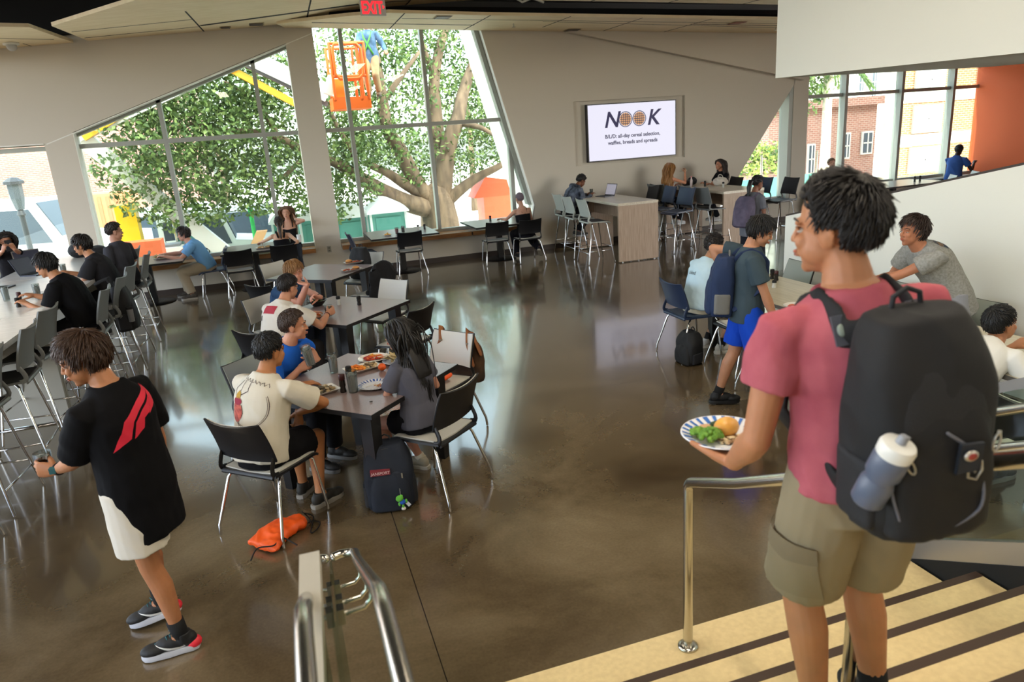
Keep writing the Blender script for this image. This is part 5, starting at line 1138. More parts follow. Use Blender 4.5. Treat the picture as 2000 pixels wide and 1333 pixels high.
# --- blue pack of the standing young man
p = PP['bluebag']; r_, f_, t_ = p['fr'](.5); O2 = p['spine'](.36)-f_*(.115+.10)
root, org, mc = backpack('navy blue backpack with grey mesh side pocket worn by the young man in teal', O2, r_, -f_, t_, .31, .48, .19, mat('bag_navy','10264a',.8,bump=.2,bump_s=300), mat('mesh_grey','6c6c68',.8,bump=.3,bump_s=200), straps=[strp(p, sg, O=O2, Z=t_, BH=.48, BW=.3) for sg in (-1,1)], pad=.026)
p = PP['specs']; r_, f_, t_ = p['fr'](.5); O2 = p['spine'](.4)-f_*(.115+.09)
backpack('purple-grey backpack on the back of the woman with glasses', O2, r_, -f_, t_, .30, .44, .18, mat('bag_purple','3c3448',.8,noise_s=6,col2='5c5468'), m_bagt, straps=[strp(p, sg, O=O2, Z=t_, BH=.44, BW=.3) for sg in (-1,1)], pad=.024)
# --- packs standing or hung
d = azv(262)
O2 = Vec((.43,4.50,.225)); root, org, mc = backpack('navy backpack with a red label standing on the floor by the table leg', O2, azv(262+90), d, UP, .33, .45, .22, mat('bag_ink','0e1726',.8,bump=.2,bump_s=300), m_bagt)
X_ = azv(-8)
vs, fs = textmesh('JANSPORT', .026, align='CENTER', extrude=0, bold=.0006, shear=.2)
k = MB(); c = O2+d*.108+UP*.07-X_*.05; k.add([c+X_*x+UP*y+d*.012 for x, y in ((-.065,-.018),(.065,-.018),(.065,.018),(-.065,.018))]+[c+X_*x+UP*y-d*.03 for x, y in ((-.065,-.018),(.065,-.018),(.065,.018),(-.065,.018))], [(0,1,2,3),(4,7,6,5),(0,4,5,1),(1,5,6,2),(2,6,7,3),(3,7,4,0)]); lb = part('label_patch', k, mat('patch_red','7a2a34',.7), mc, world=True)
k = MB(); k.add([c+X_*q.x+UP*(q.y-.009)+d*.0135 for q in vs], fs); part('lettering', k, mat('label_white','c9a8a8',.6), lb, world=True)
k = MB(); c = O2+d*.115+X_*.09+UP*.03; k.box(c, (.010,.006,.035)); part('zip_pull', k, m_pull, mc, world=True)
# plush charm
c = O2+d*.155+X_*.065-UP*.045
t = thing('plush_charm', 'small green plush charm with a blue top dangling from the navy backpack', 'keychain', (c.x,c.y,c.z-.12)); co = worg(t)
k = MB(); [k.ell(c-co+UP*(-.006*i)+X_*(.002*(i%2)), (.0025,)*3, 8, None, 5) for i in range(8)]; part('chain', k, m_pull, t, True)
k = MB(); k.ell(c-co-UP*.070-X_*.008, (.026,.022,.022), 14); k.ell(c-co-UP*.055+X_*.004, (.012,.012,.012), 10); part('head', k, mat('plush_green','5fae3c',.95), t, True)
k = MB(); k.ell(c-co-UP*.098+X_*.010, (.022,.018,.018), 14); part('shirt', k, mat('plush_blue','1c4fa8',.95), t, True)
for q in ((-.012,-.11),(.034,-.095)): k = MB(); k.ell(c-co+X_*q[0]+UP*q[1], (.009,.009,.016), 10); part('arm', k, MATS['plush_green'], t, True)
k = MB(); k.tube([c-co-UP*.11+X_*.012, c-co-UP*.135+X_*.010], .008, 8, 'round'); part('leg', k, MATS['plush_green'], t, True)
k = MB(); k.ell(c-co-UP*.147+X_*.012, (.016,.013,.012), 12); part('foot', k, mat('plush_white','cfcac0',.9), t, True)
k = MB(); k.box(c-co-UP*.118+X_*.045, (.022,.003,.036), Mat.Rotation(rad(-35),3,'Y')); part('tag', k, mat('plush_tag','c8ccd4',.6), t)
# black backpack on the bar stool
O2 = G(243,600,.82); backpack('black backpack hung over the back of a grey bar stool', O2, azv(90), azv(0), UP, .33, .50, .19, mat('bag_soot','111214',.8), m_bagt, straps=[[O2+UP*.22+azv(90)*y-azv(0)*.05, O2+UP*.34+azv(90)*y*.8-azv(0)*.10, O2+UP*.30+azv(90)*y*.7-azv(0)*.22] for y in (-.07,.07)], pad=.022)
t = thing('travel_mug', 'grey lidded travel mug in the pocket of the backpack on the bar stool', 'mug', O2+Vec((.08,-.17,-.14))); part('body', MB().lathe([(0,0),(.03,0),(.034,.14),(0,.14)],20), mat('mug_grey','7b7d80',.4), t, True, auto=40); part('lid', MB().lathe([(0,.14),(.036,.14),(.034,.165),(0,.168)],20), m_black, t, True, auto=40)
d = azv(222); O2 = Vec((1.02,10.72,.70)); backpack('black backpack sitting on the pale chair at the back table', O2+d*.02, azv(132), d, UP, .32, .46, .20, mat('bag_soot','111214',.8), m_bagt)
O2 = Vec((3.80,6.18,.14)); backpack('dark backpack lying under the chair of the man in light blue', O2+Vec((0,0,.02)), azv(90), azv(200), UP, .34, .30, .24, mat('bag_soot','111214',.8), m_bagt)
# coat on the back table chair
def blobthing(name, label, cat, ells, mt, vox=.01, wr=.01, f=8, base=None, group=None, kind=None):
    c0 = Vec(base if base else ells[0][0]); k = MB()
    for e in ells: k.ell(Vec(e[0])-c0, e[1], 16, None if len(e) < 3 else Mat.Rotation(rad(e[2]),3,'Z'))
    me = remesh(k, vox, 3, name, mt); wrinkle(me, wr, f, c0.x); o = link(name, me); o.location = c0; tag(o, label, cat, group, kind); return o
blobthing('coat', 'dark coat draped over the black chair at the near right side of the back table', 'coat', [((1.15,9.42,.70),(.26,.06,.20),40),((1.12,9.40,.50),(.24,.05,.22),40),((1.02,9.48,.49),(.14,.08,.05),40)], mat('coat_black','0d0d10',.9), base=(1.15,9.42,.30))
# brown satchel on the pale chair
d = azv(217); sd = azv(307); cb = Vec((1.02,5.55,0))-d*.33
t = thing('satchel', 'brown canvas satchel hung by its straps over the pale chair behind the long-haired girl', 'bag', cb+Vec((0,0,.35))); co = worg(t)
k = bag_body(cb+Vec((0,0,.54))-d*.07, sd, -d, UP, .36, .38, .12); me = remesh(k, .009, 3, 'bag_body', mat('canvas_brown','3a2c20',.8,noise_s=8,col2='553c28'), co); wrinkle(me, .006, 8, 3); link('bag_body', me, t)
m_st = mat('leather_tan','8a5630',.5)
for x0, x1 in ((-.16,-.20),(.13,.20)):
    P = [cb+sd*x1-d*.03+UP*.62, cb+sd*x0*1.1-d*.01+UP*.80, cb+sd*x0+d*.035+UP*.85, cb+sd*(x0*1.0+.03)+d*.085+UP*.74, cb+sd*(x1*1.05)+d*.10+UP*.56]
    k = MB(); k.tube([q-co for q in P], .021, 8, 'round', hint=sd, flat=.2); st_ = part('strap', k, m_st, t, True)
    k = MB(); k.box(P[3]-co+d*.006, (.018,.018,.014)); part('buckle', k, m_pull, st_)
blobthing('orange_pouch', 'folded bright orange pouch lying on the seat of the pale chair', 'pouch', [((.98,5.55,.495),(.17,.12,.026),37),((1.03,5.52,.51),(.12,.09,.022),20)], mat('orange_nylon','e8581a',.5), vox=.007, wr=.008, base=(1.0,5.55,.46))
# orange drawstring bag on the floor
A, B_ = G(512,1070,.03), G(590,1018,.03); ax = (B_-A).normalized(); sd = Vec((-ax.y,ax.x,0)); t = thing('drawstring_bag', 'bright orange drawstring bag lying on the floor behind the front chair', 'bag', (A.x,A.y,0)); co = worg(t)
k = MB(); R = []
for i in range(9):
    a = i/8; c = lerp(A, B_, a)+sd*.03*math.sin(a*3); c.z = .035+.015*math.sin(a*PI); R.append(sring(c-co, sd, UP, .125-.045*a+(.0 if a < .9 else -.03), .012+.028*math.sin(min(1,a*1.6+.12)*PI*.6), 18, .8))
k.rings(R); me = remesh(k, .006, 2, 'bag_body', mat('orange_nylon2','ee5a16',.5)); wrinkle(me, .007, 14, 2); link('bag_body', me, t)
m_cord = mat('black_cord','0e0d0e',.8)
def curve3(P, n=8):
    out = []
    for i in range(len(P)-1):
        p0, p1, p2, p3 = P[max(i-1,0)], P[i], P[i+1], P[min(i+2,len(P)-1)]
        for j in range(n):
            a = j/n; out.append(.5*((2*p1)+(p2-p0)*a+(2*p0-5*p1+4*p2-p3)*a*a+(3*p1-p0-3*p2+p3)*a**3))
    return out+[P[-1]]
for pts in ([(490,1095),(503,1072),(535,1066),(548,1050),(580,1075-10)],[(500,1046),(512,1040),(545,1042)],[(594,1003),(612,1010),(607,1040),(618,1035),(625,1022),(612,1018),(598,1024)],[(590,1000),(603,1012),(608,1022)]):
    k = MB(); k.tube([q-co for q in curve3([G(x,y,.012 if x > 596 or x < 500 else .062) for x,y in pts])], .0045, 8, 'round'); part('cord', k, m_cord, t, True)
# ---- tableware
def plate(label, c, r, rimcol=None, deep=.018, cat='plate', name='plate', tilt=None):
    t = thing(name, label, cat, c)
    if tilt: t.rotation_euler = tilt
    k = MB(); k.lathe([(0,0),(r*.62,0),(r*.70,.004),(r*.98,deep),(r,deep+.001),(r*.99,deep+.004),(r*.70,.009),(r*.62,.005),(0,.005)], 48); part('plate_body', k, m_porc if not rimcol else mat('paper_white','e6e8ee',.5), t, True, auto=40)
    if rimcol:
        k = MB(); n_ = 26
        for i in range(n_):
            a = 2*PI*i/n_; w_ = .55 if i%3 else .8; vs = []
            for rr_, aa in ((.74,-w_),(.96,-w_*.5),(.96,w_*.9),(.74,w_*.35)):
                an = a+aa*PI/n_; z = .0095+(deep+.0045-.0095)*(rr_-.70)/.28; vs.append((r*rr_*math.cos(an), r*rr_*math.sin(an), z+.0008))
            k.add(vs, [(0,1,2,3)])
        part('rim_pattern', k, rimcol, t)
    return t
def tray(label, c, rz, w=.24, d=.16):
    t = thing('tray', label, 'tray', c, rz); k = MB()
    def rr(w_, d_, z): return [Vec((x*w_/2, y*d_/2, z)) for x, y in ((-.9,-1),(.9,-1),(1,-.85),(1,.85),(.9,1),(-.9,1),(-1,.85),(-1,-.85))]
    k.rings([rr(w*.82,d*.76,0), rr(w,d,.020), rr(w*1.02,d*1.03,.0215), rr(w*.97,d*.96,.021), rr(w*.80,d*.74,.004)]); part('tray_body', k, m_porc, t, auto=40); return t
def foodpile(name, label, cat, c, R_, n, cols, h=.03, size=.012, seed=1, rz=0, kind='stuff', asp=.6, flat=.6):
    rr = random.Random(seed); k = MB(); ms = [mat('food_'+q, q, .55, bump=.2, bump_s=200) for q in cols]
    for i in range(n):
        a = rr.uniform(0,2*PI); q = math.sqrt(rr.random()); x, y = R_*q*math.cos(a), R_*asp*q*math.sin(a); k.m = rr.randrange(len(cols))
        rm = Mat.Rotation(rr.uniform(0,PI),3,'Z') @ Mat.Rotation(rr.uniform(-.6,.6),3,'X'); sz = size*rr.uniform(.7,1.3)
        k.ell((x, y, h*(1-q*q)*rr.uniform(.5,1)+sz*.4), (sz*1.4, sz, sz*flat), 8, rm, 5)
    o = part(name, k, ms, None, True); o.location = c; o.rotation_euler = (0,0,rz); tag(o, label, cat, None, kind); return o
def tumbler(label, c, h=.155, r=.037, drink='ice', lev=.8, tilt=None, name='drinking_glass'):
    t = thing(name, label, 'glass', c)
    if tilt: t.rotation_euler = tilt
    part('glass_wall', MB().lathe([(0,0),(r*.80,0),(r*.83,.006),(r,h),(r*.94,h),(r*.77,.010),(0,.010)], 24), m_gl, t, True, auto=50)
    md_ = {'ice': mat('ice_water','c2c8c8',.2,alpha=.6), 'cola': m_cola, 'red': mat('red_drink','8e1420',.2)}[drink]
    part('drink', MB().lathe([(0,.011),(r*.765,.011),(r*(.77+.17*lev),h*lev),(0,h*lev)], 20), md_, t, True, auto=50)
    if drink != 'red':
        k = MB(); rr = random.Random(int(c[0]*100))
        for i in range(5): k.box((rr.uniform(-.5,.5)*r, rr.uniform(-.5,.5)*r, h*lev+rr.uniform(-.004,.008)), (.020,.020,.018), Mat.Rotation(rr.uniform(0,2),3,'Z') @ Mat.Rotation(rr.uniform(-.5,.5),3,'X'))
        o = part('ice', k, m_ice, t); o['kind'] = 'stuff'
    return t
def shaker(label, c, pepper=True, h=.095, red=False):
    t = thing('pepper_grinder' if pepper else 'salt_grinder', label, 'shaker', c)
    part('jar', MB().lathe([(0,0),(.022,0),(.023,.01),(.018,.035),(.023,.05),(.020,h*.72),(0,h*.72)], 18), mat('pepper_glass','1a1614',.15) if pepper else mat('salt_glass','c4c4bd',.15), t, True, auto=50)
    part('cap', MB().lathe([(0,h*.70),(.021,h*.70),(.023,h*.74),(.022,h),(.018,h+.004),(0,h+.004)], 18), mat('cap_red','3a0d10',.35) if red else m_black, t, True, auto=50)
    return t
TZ = .742
bluep = mat('rim_blue','2452a0',.5)
g = lambda x, y, z=TZ: G(x, y, z)
# foreground table
c = g(625,768); tray('white tray with mussels and mushrooms in front of the man in the beetle T-shirt', c, rad(20), .25, .17); foodpile('shellfish', 'dark mussels and pale mushrooms heaped on the tray beside the beetle T-shirt', 'food', c+Vec((0,0,.006)), .095, 46, ['6b5a3c','9a8560','3c3426','b8a888','57503f'], .035, .016, 3, rad(20))
plate('patterned paper plate nearly empty, with a fork, in front of the long-haired girl', g(731,756), .115, bluep)
foodpile('food_scraps', 'few orange food scraps on the nearly empty patterned plate', 'food', g(738,757)+Vec((0,0,.007)), .05, 12, ['c98a4c','b0561c','d8c49a'], .006, .009, 4, flat=.4)
def fork(label, A, B_, mt=None):
    t = thing('fork', label, 'fork', A); k = MB(); k.tube([Vec((0,0,0)), (B_-A)*.7], .003, 6, 'round'); part('handle', k, mt or mat('fork_white','e2e0dc',.4), t, True)
    k = MB(); d = (B_-A); s_ = d.cross(UP).normalized(); k.tube([d*.69, d*.78], [.004,.011], 6, flat=.3)
    for i in (-1.5,-.5,.5,1.5): k.tube([d*.78+s_*.0055*i, d+s_*.0055*i], .0016, 5, 'round')
    part('tines', k, mt or MATS['fork_white'], t, True)
fork('white fork lying across the nearly empty patterned plate', g(757,739,TZ+.035), g(715,757,TZ+.012))
fork('white fork on the plate of tomato food at the far side of the foreground table', g(762,693,TZ+.04), g(722,700,TZ+.02))
plate('white plate of red and yellow food at the far side of the foreground table', g(729,703), .12)
foodpile('pasta', 'red and yellow food on the white plate at the far side of the foreground table', 'food', g(730,702)+Vec((0,0,.006)), .075, 46, ['c9451f','e0a03c','d8702c','a42a1c'], .03, .013, 6)
c = g(708,722); tray('white tray with orange chicken between the two glasses and the tangerine', c, rad(20), .26, .17); foodpile('orange_chicken', 'bright orange pieces of chicken at the left end of the tray by the tangerine', 'food', c+Vec((-.05,.0,.006)), .07, 30, ['e07a1c','c9620f','e8942c'], .03, .016, 7, rad(20)); foodpile('rice_heap', 'brown and grey food at the right end of the tray by the tangerine', 'food', c+Vec((.06,.02,.006)), .06, 26, ['a58c66','7b6a50','c2ab84'], .03, .013, 8, rad(20))
o = part('tangerine', MB().ell((0,0,.028), (.031,.031,.028), 20, None, 14), mat('tangerine','e85c10',.4,bump=.3,bump_s=300), None, True); o.location = g(747,724); tag(o, 'whole orange tangerine on the foreground table', 'tangerine')
plate('patterned paper plate piled with corn husks beside the girl', g(776,708), .115, bluep)
def leaves(label, c, R_, n, cols, seed, name='corn_husks'):
    rr = random.Random(seed); k = MB(); ms = [mat('leaf_'+q, q, .6) for q in cols]
    for i in range(n):
        a = rr.uniform(0,2*PI); l = rr.uniform(.5,1)*R_; d = Vec((math.cos(a), math.sin(a), rr.uniform(.2,.9))).normalized(); s_ = d.cross(UP).normalized()*rr.uniform(.012,.022); b0 = Vec((rr.uniform(-.4,.4)*R_, rr.uniform(-.4,.4)*R_, .012)); k.m = rr.randrange(len(ms))
        k.add([b0-s_*.4, b0+s_*.4, b0+d*l*.5+s_, b0+d*l*.5-s_, b0+d*l+UP*-.01, b0-s_*.4-UP*.002, b0+s_*.4-UP*.002, b0+d*l*.5+s_-UP*.002, b0+d*l*.5-s_-UP*.002], [(0,1,2,3),(3,2,4),(6,5,8,7),(7,8,4),(0,5,6,1)])
    o = part(name, k, ms); o.location = c; tag(o, label, 'food', None, 'stuff')
leaves('pale crumpled corn husks and napkins on the patterned plate beside the girl', g(772,708)+Vec((0,0,.008)), .11, 38, ['b8a478','d2c6a4','8f8050','e0dcd0'], 5)
foodpile('vegetables', 'yellow and green vegetables at the far edge of the plate of corn husks', 'food', g(778,699)+Vec((0,0,.02)), .05, 16, ['e09a2c','3c5c24','e8c04c'], .03, .012, 9)
tray('white tray mostly hidden behind the girl\'s shoulder', g(790,732), rad(30), .20, .14); foodpile('fried_food', 'fried food on the tray half hidden by the girl\'s shoulder', 'food', g(788,730)+Vec((0,0,.006)), .06, 22, ['c8842c','a86420','d8a04c'], .03, .013, 10)
tumbler('tall glass of ice water standing behind the other one on the foreground table', g(653,728), .15, .037); tumbler('tall glass of ice water next to the black-and-red capped bottle', g(691,766), .16, .040)
shaker('tall dark bottle with dark red cap beside the ice water glass', g(671,766), True, .13, True); shaker('dark pepper grinder half hidden behind the ice water glass', g(683,742), True, .10)
o = part('crumb', MB().ell((0,0,.004),(.012,.009,.004),10), m_cola, None, True); o.location = g(725,786); tag(o, 'dark dropped crumb near the front corner of the foreground table', 'crumb')
# middle table
t = thing('bowl', 'black bowl of green salad in front of the blond man', 'bowl', g(621,597)); part('bowl_body', MB().lathe([(0,0),(.05,0),(.10,.055),(.105,.062),(.099,.062),(.05,.008),(0,.008)], 32), mat('bowl_black','121110',.3), t, True, auto=40)
leaves('green salad leaves and grated cheese filling the black bowl', g(621,597)+Vec((0,0,.035)), .08, 60, ['5c7030','8a9a48','3a4c20','c8b070'], 6, 'salad')
shaker('clear salt grinder on the middle table, left of the pepper', g(662,596), False); shaker('black pepper grinder on the middle table, right of the salt', g(702,596), True)
tray('tray with orange food under the arm of the man in the white T-shirt', g(612,622), rad(20), .22, .15); foodpile('carrot_pile', 'orange food on the tray beside the arm of the man in the white T-shirt', 'food', g(612,620)+Vec((0,0,.006)), .07, 26, ['d8641c','e88a34','b84814'], .03, .013, 11)
# back table
for (x, y, lab) in ((690,514,'farther'), (687,529,'nearer')):
    c = g(x,y); tray('white tray, the %s of two on the back table' % lab, c, rad(15), .27, .16)
    bn = thing('burger', 'burger bun on the %s tray of the back table' % lab, 'burger', c+Vec((-.06 if lab == 'farther' else .06,.01,.006))); part('bun_bottom', MB().lathe([(0,0),(.046,0),(.048,.012),(0,.014)],20), mat('bun','c98a44',.5), bn, True, auto=50); part('filling', MB().lathe([(0,.013),(.051,.013),(.050,.026),(0,.026)],20), mat('patty','4a2a18',.7), bn, True, auto=50); part('bun_top', MB().ell((0,0,.028),(.049,.049,.026),20), mat('bun_top','cc8a3c',.4), bn, True)
    foodpile('wings', 'red-brown food beside the burger on the %s tray' % lab, 'food', c+Vec((.05 if lab == 'farther' else -.05,0,.006)), .06, 20, ['a8401c','8a3014','c8642c'], .02, .012, 12)
# window tables
c = Vec((1.80,13.25,TZ)); plate('small white plate of fries and a burger on the middle window table', c, .085); foodpile('fries', 'golden fries on the small white plate of the middle window table', 'food', c+Vec((0,0,.006)), .06, 34, ['e0a03c','c8842c','e8bc5c'], .045, .011, 13)
tumbler('glass of red drink on the middle window table', Vec((1.98,13.28,TZ)), .13, .036, 'red', .85); tumbler('glass of dark cola on the middle window table', Vec((2.12,13.42,TZ)), .13, .036, 'cola', .8)
shaker('salt grinder on the middle window table', Vec((2.44,13.6,TZ)), False); shaker('pepper grinder on the middle window table', Vec((2.57,13.62,TZ)), True); shaker('dark grinder on the right window table beside the person with cropped hair', Vec((3.93,13.75,TZ)), True, .11)
c = Vec((-2.05,13.38,TZ)); tray('tray in front of the man in the blue polo', c, 0, .26, .2); leaves('tuft of straw-coloured fries standing on the tray of the man in the blue polo', c+Vec((-.05,.02,.01)), .14, 40, ['c8b87c','d8cc98','b0a060'], 8, 'fries')
t = thing('napkin_caddy', 'black condiment caddy with napkins and a pepper grinder on the left window table', 'caddy', (-2.52,13.30,TZ)); part('rack', MB().box((0,0,.05),(.10,.06,.10)), m_edge, t); part('napkins', MB().box((.0,0,.07),(.07,.03,.10)), mat('napkin','c9c4ba',.8), t); part('grinder', MB().lathe([(0,0),(.02,0),(.02,.15),(0,.15)],14,(-.075,-.01,0)), m_cola, t)
k = MB(); k.tube(curve3([Vec((-2.85,13.1,TZ+.004)), Vec((-2.75,13.2,TZ+.004)), Vec((-2.65,13.08,TZ+.004)), Vec((-2.58,13.18,TZ+.004))]), .004, 6); tag(part('charging_cable', k, m_black, None, True), 'black cable lying on the left window table', 'cable')
c = Vec((-.38,13.35,TZ)); tray('tray of pastries on the table of the woman with the ponytail', c, 0, .3, .2); foodpile('pastries', 'pale pastries on the tray beside the woman with the ponytail', 'food', c+Vec((0,0,.006)), .11, 16, ['c8a878','b08c58'], .02, .024, 14, kind='stuff')
t = thing('cup', 'white cup in the hand of the woman with the ponytail', 'cup', PP['pony']['wr']['R']+Vec((.04,.05,-.03))); part('cup_body', MB().lathe([(0,0),(.033,0),(.042,.13),(0,.13)],20), mat('cup_white','d9dcdc',.5), t, True, auto=40)
t = thing('cup', 'small clear cup between the two women at the window sill', 'cup', Vec((.05,13.72,TZ))); part('cup_body', MB().lathe([(0,0),(.03,0),(.038,.11),(.035,.11),(.027,.004),(0,.004)],20), m_gl, t, True, auto=40)
# glasses held
def held(pi, side, label, drink, h=.15, r=.037, off=(.0,0,0), tilt=None, lev=.8):
    W_ = pi['wr'][side]; d = (W_-pi['el'][side]).normalized(); return tumbler(label, Vec((W_.x+d.x*.075+off[0], W_.y+d.y*.075+off[1], W_.z-h*.45+off[2])), h, r, drink, lev, tilt)
held(PP['walk'], 'L', 'glass of cola carried by the walking man', 'cola', .10, .040, (-.03,.02,.02), None, .72)
held(PP['blue'], 'L', 'tall glass of ice water held up by the man in bright blue', 'ice', .16, .038, (-.055,-.055,.07), (rad(8),rad(-10),0))
held(PP['white'], 'R', 'stubby glass of cola in the hand of the man in the white T-shirt', 'cola', .11, .040, (-.01,.04,-.0))
held(PP['grey'], 'L', 'grey tumbler in the hand of the man in heather grey', 'ice', .12, .037, (0,.03,0))
# plate carried by the man in pink
W_ = PP['pink']['wr']['L']; pc = D(1412,850,2.06); 
plate('blue-and-white paper plate of food carried by the man in the pink T-shirt', pc-Vec((0,0,.012)), .125, mat('rim_blue2','2a68b8',.5), .020)
pq = lambda x, y, z=.0: pc+azv(48)*y+azv(-42)*x+Vec((0,0,z-.006))
o = part('bread_roll', MB().ell((0,0,.028), (.041,.033,.030), 24, Mat.Rotation(rad(10),3,'Z'), 14), mat('roll','e6b45c',.35,noise_s=9,col2='cf8c34'), None, True); o.location = pq(.008,.012); tag(o, 'shiny golden bread roll on the carried paper plate', 'bread')
def broccoli(label, c, s_, seed):
    rr = random.Random(seed); t = thing('broccoli', label, 'broccoli', c); k = MB(); k.tube([Vec((0,0,.003)), Vec((.0,0,.018*s_))], [.009*s_,.014*s_], 8, 'round'); part('stalk', k, mat('stalk','8fae4c',.5), t, True)
    k = MB()
    for i in range(46):
        a = rr.uniform(0,2*PI); q = math.sqrt(rr.random())*.027*s_; k.ell((q*math.cos(a), q*math.sin(a), .032*s_-q*q*18), (.0065*s_,)*3, 7, None, 5)
    part('florets', k, mat('floret','6f9a2c',.6,noise_s=60,col2='4c7a1c'), t, True)
broccoli('large bright broccoli floret at the front of the carried plate', pq(-.028,-.045), 1.25, 1); broccoli('small broccoli floret at the left of the carried plate', pq(-.068,-.022), .9, 2)
foodpile('kale', 'dark green leaves behind the roll on the carried plate', 'food', pq(-.03,.045), .028, 18, ['2c4c24','1e3a1c','4c6c34'], .02, .010, 15)
foodpile('rice', 'mixed brown rice and beans at the right of the carried plate', 'food', pq(.045,-.02), .055, 150, ['c8ae84','8a6a48','e0cda4','a5805c'], .012, .0055, 16, rad(-20)); foodpile('chicken', 'pale sliced chicken at the left edge of the carried plate', 'food', pq(-.055,.02), .035, 10, ['d8b48c','c49a70'], .01, .014, 17, flat=.35)
# right tables
shaker('dark grinder with red cap on the pale table behind the young man in teal', g(1516,548), True, .10, True); shaker('small white salt shaker on the pale table behind the young man in teal', g(1512,562), False, .07); shaker('second dark grinder on the pale table behind the young man in teal', g(1508,545), True, .10)
plate('white plate with red food near the pink sleeve on the pale table', g(1553,600), .10); foodpile('red_food', 'red food on the white plate near the pink sleeve', 'food', g(1549,600)+Vec((0,0,.006)), .05, 14, ['a83c28','c86a4c'], .01, .011, 18)
plate('white plate held by the man in heather grey', G(1765,528,1.0), .11)
# laptops
def laptop(label, c, rz, ang=110, colr='8b8d90', w=.33, d=.23, scr='2a2c36'):
    t = thing('laptop', label, 'laptop', c, rz); cm = mat('lap_'+colr, colr, .35, metal=.6)
    part('base', MB().box((0,0,.008),(w,d,.015)), cm, t); part('keyboard', MB().box((0,.01,.0162),(w*.86,d*.5,.001)), m_black, t)
    a = rad(ang-90); R = Mat.Rotation(-a,3,'X'); lid = part('lid', MB().box(Vec((0,d/2,.016))+R @ Vec((0,.004,d*.5)), (w,.008,d), R), cm, t); part('display', MB().box(Vec((0,d/2,.016))+R @ Vec((0,-.0008,d*.5)), (w*.93,.002,d*.88), R), mat('scr_'+scr, scr, .3, emit=scr, es=.7), lid)
    return t
laptop('open laptop on the left high table in front of the person in the patterned jacket', Vec((6.15,13.12,1.07)), rad(-80), 108, '3c3c42', scr='8d8a94')
laptop('silver laptop with its lid towards the room at the far end of the left bar', Vec((-3.38,11.35,1.07)), rad(28), 112, 'b4b4ae'); laptop('dark laptop with slanted lid in the middle of the left bar', Vec((-3.10,10.55,1.07)), rad(65), 118, '3a3d48'); laptop('dark laptop at the left edge of the bar near the reaching hand', Vec((-3.25,9.55,1.07)), rad(75), 120, '2c2f3a')
tumbler('brown glass beside the laptop on the left high table', Vec((6.02,13.48,1.07)), .14, .036, 'ice')
g2 = lambda x, y: G(x, y, 1.072)
tumbler('tall glass of ice water on the left bar in front of the man in black', g2(75,582), .15, .037); tumbler('tall glass at the left edge of the bar beside the reaching hand', g2(14,588), .15, .037); tumbler('clear glass behind the hands of the man in black on the bar', g2(126,536), .13, .036)
shaker('dark grinder with red cap left of the ice water glass on the bar', g2(40,590), True, .10, True); shaker('second dark grinder on the bar, nearest the camera', g2(37,600), True, .09); shaker('dark grinder on the bar behind the plates', g2(113,538), True, .12)
plate('plate of food under the hands of the man in black on the bar', g2(135,562), .12); foodpile('noodles', 'mixed food on the plate of the man in black', 'food', g2(135,561)+Vec((0,0,.006)), .09, 40, ['b08c64','8a5c3c','d8c4a4','6c7c3c'], .03, .013, 19)
plate('brown plate beside the ice water glass on the bar', g2(70,577), .11); plate('plate of the second man in black on the far bar', g2(120,548), .12); foodpile('stew', 'food on the plate of the farther man at the bar', 'food', g2(120,547)+Vec((0,0,.006)), .08, 30, ['c8a06c','a06c3c','8c8c54'], .03, .013, 20)
t = thing('knife', 'dark knife lying on the bar near the elbow of the man in black', 'knife', g2(85,586)); d = g2(114,583)-g2(85,586); k = MB(); k.tube([Vec((0,0,.004)), d*.5+Vec((0,0,.004))], .006, 6, 'round'); part('handle', k, m_black, t, True); k = MB(); k.tube([d*.5+Vec((0,0,.004)), d+Vec((0,0,.004))], [.008,.006], 6, flat=.2, hint=UP); part('blade', k, m_steel, t, True)
blobthing('bag_heap', 'dark jacket heaped at the far end of the left bar beside the window', 'jacket', [((-2.9,12.0,1.17),(.17,.12,.12)),((-2.7,12.05,1.13),(.14,.12,.08))], m_bagt, base=(-2.9,12.0,1.07))
o = part('phone', MB().box((0,0,0),(.075,.009,.15)), m_bagt); o.location = G(17,480,1.40); o.rotation_euler = (rad(-15),0,rad(25)); tag(o, 'phone held up in front of the face of the woman at the far left', 'phone')
# right high table
g3 = lambda x, y: G(x, y, 1.072)
t = thing('tote_bag', 'pale crumpled tote bag on the right high table', 'bag', Vec((8.68,12.95,1.07))); k = MB(); k.ell((0,0,.085),(.13,.11,.085),18); k.ell((.06,.03,.07),(.12,.1,.06),18); me = remesh(k,.01,2,'bag_body',mat('fleece','c9c0b4',.95)); wrinkle(me,.02,16,4); link('bag_body', me, t); part('handle', MB().tube(curve3([Vec((-.06,0,.15)),Vec((-.03,0,.22)),Vec((.04,0,.21)),Vec((.07,0,.14))]),.008,8,'round'), MATS['fleece'], t, True)
for x, y, lab in ((1345,360,'pale slim bottle between the two women on the right high table'),): 
    t = thing('bottle', lab, 'bottle', Vec((8.25,13.35,1.07))); part('body', MB().lathe([(0,0),(.028,0),(.028,.13),(.013,.17),(.013,.19),(0,.19)],18), mat('bottle_pale','c8b8b4',.2), t, True, auto=40); part('cap', MB().lathe([(0,.19),(.015,.19),(.015,.21),(0,.21)],14), mat('cap_pink','b84c50',.4), t, True, auto=40)
shaker('black grinder in the middle of the right high table', Vec((8.42,13.1,1.07)), True, .11); shaker('clear salt grinder near the tote bag on the right high table', Vec((8.52,12.6,1.07)), False, .10)
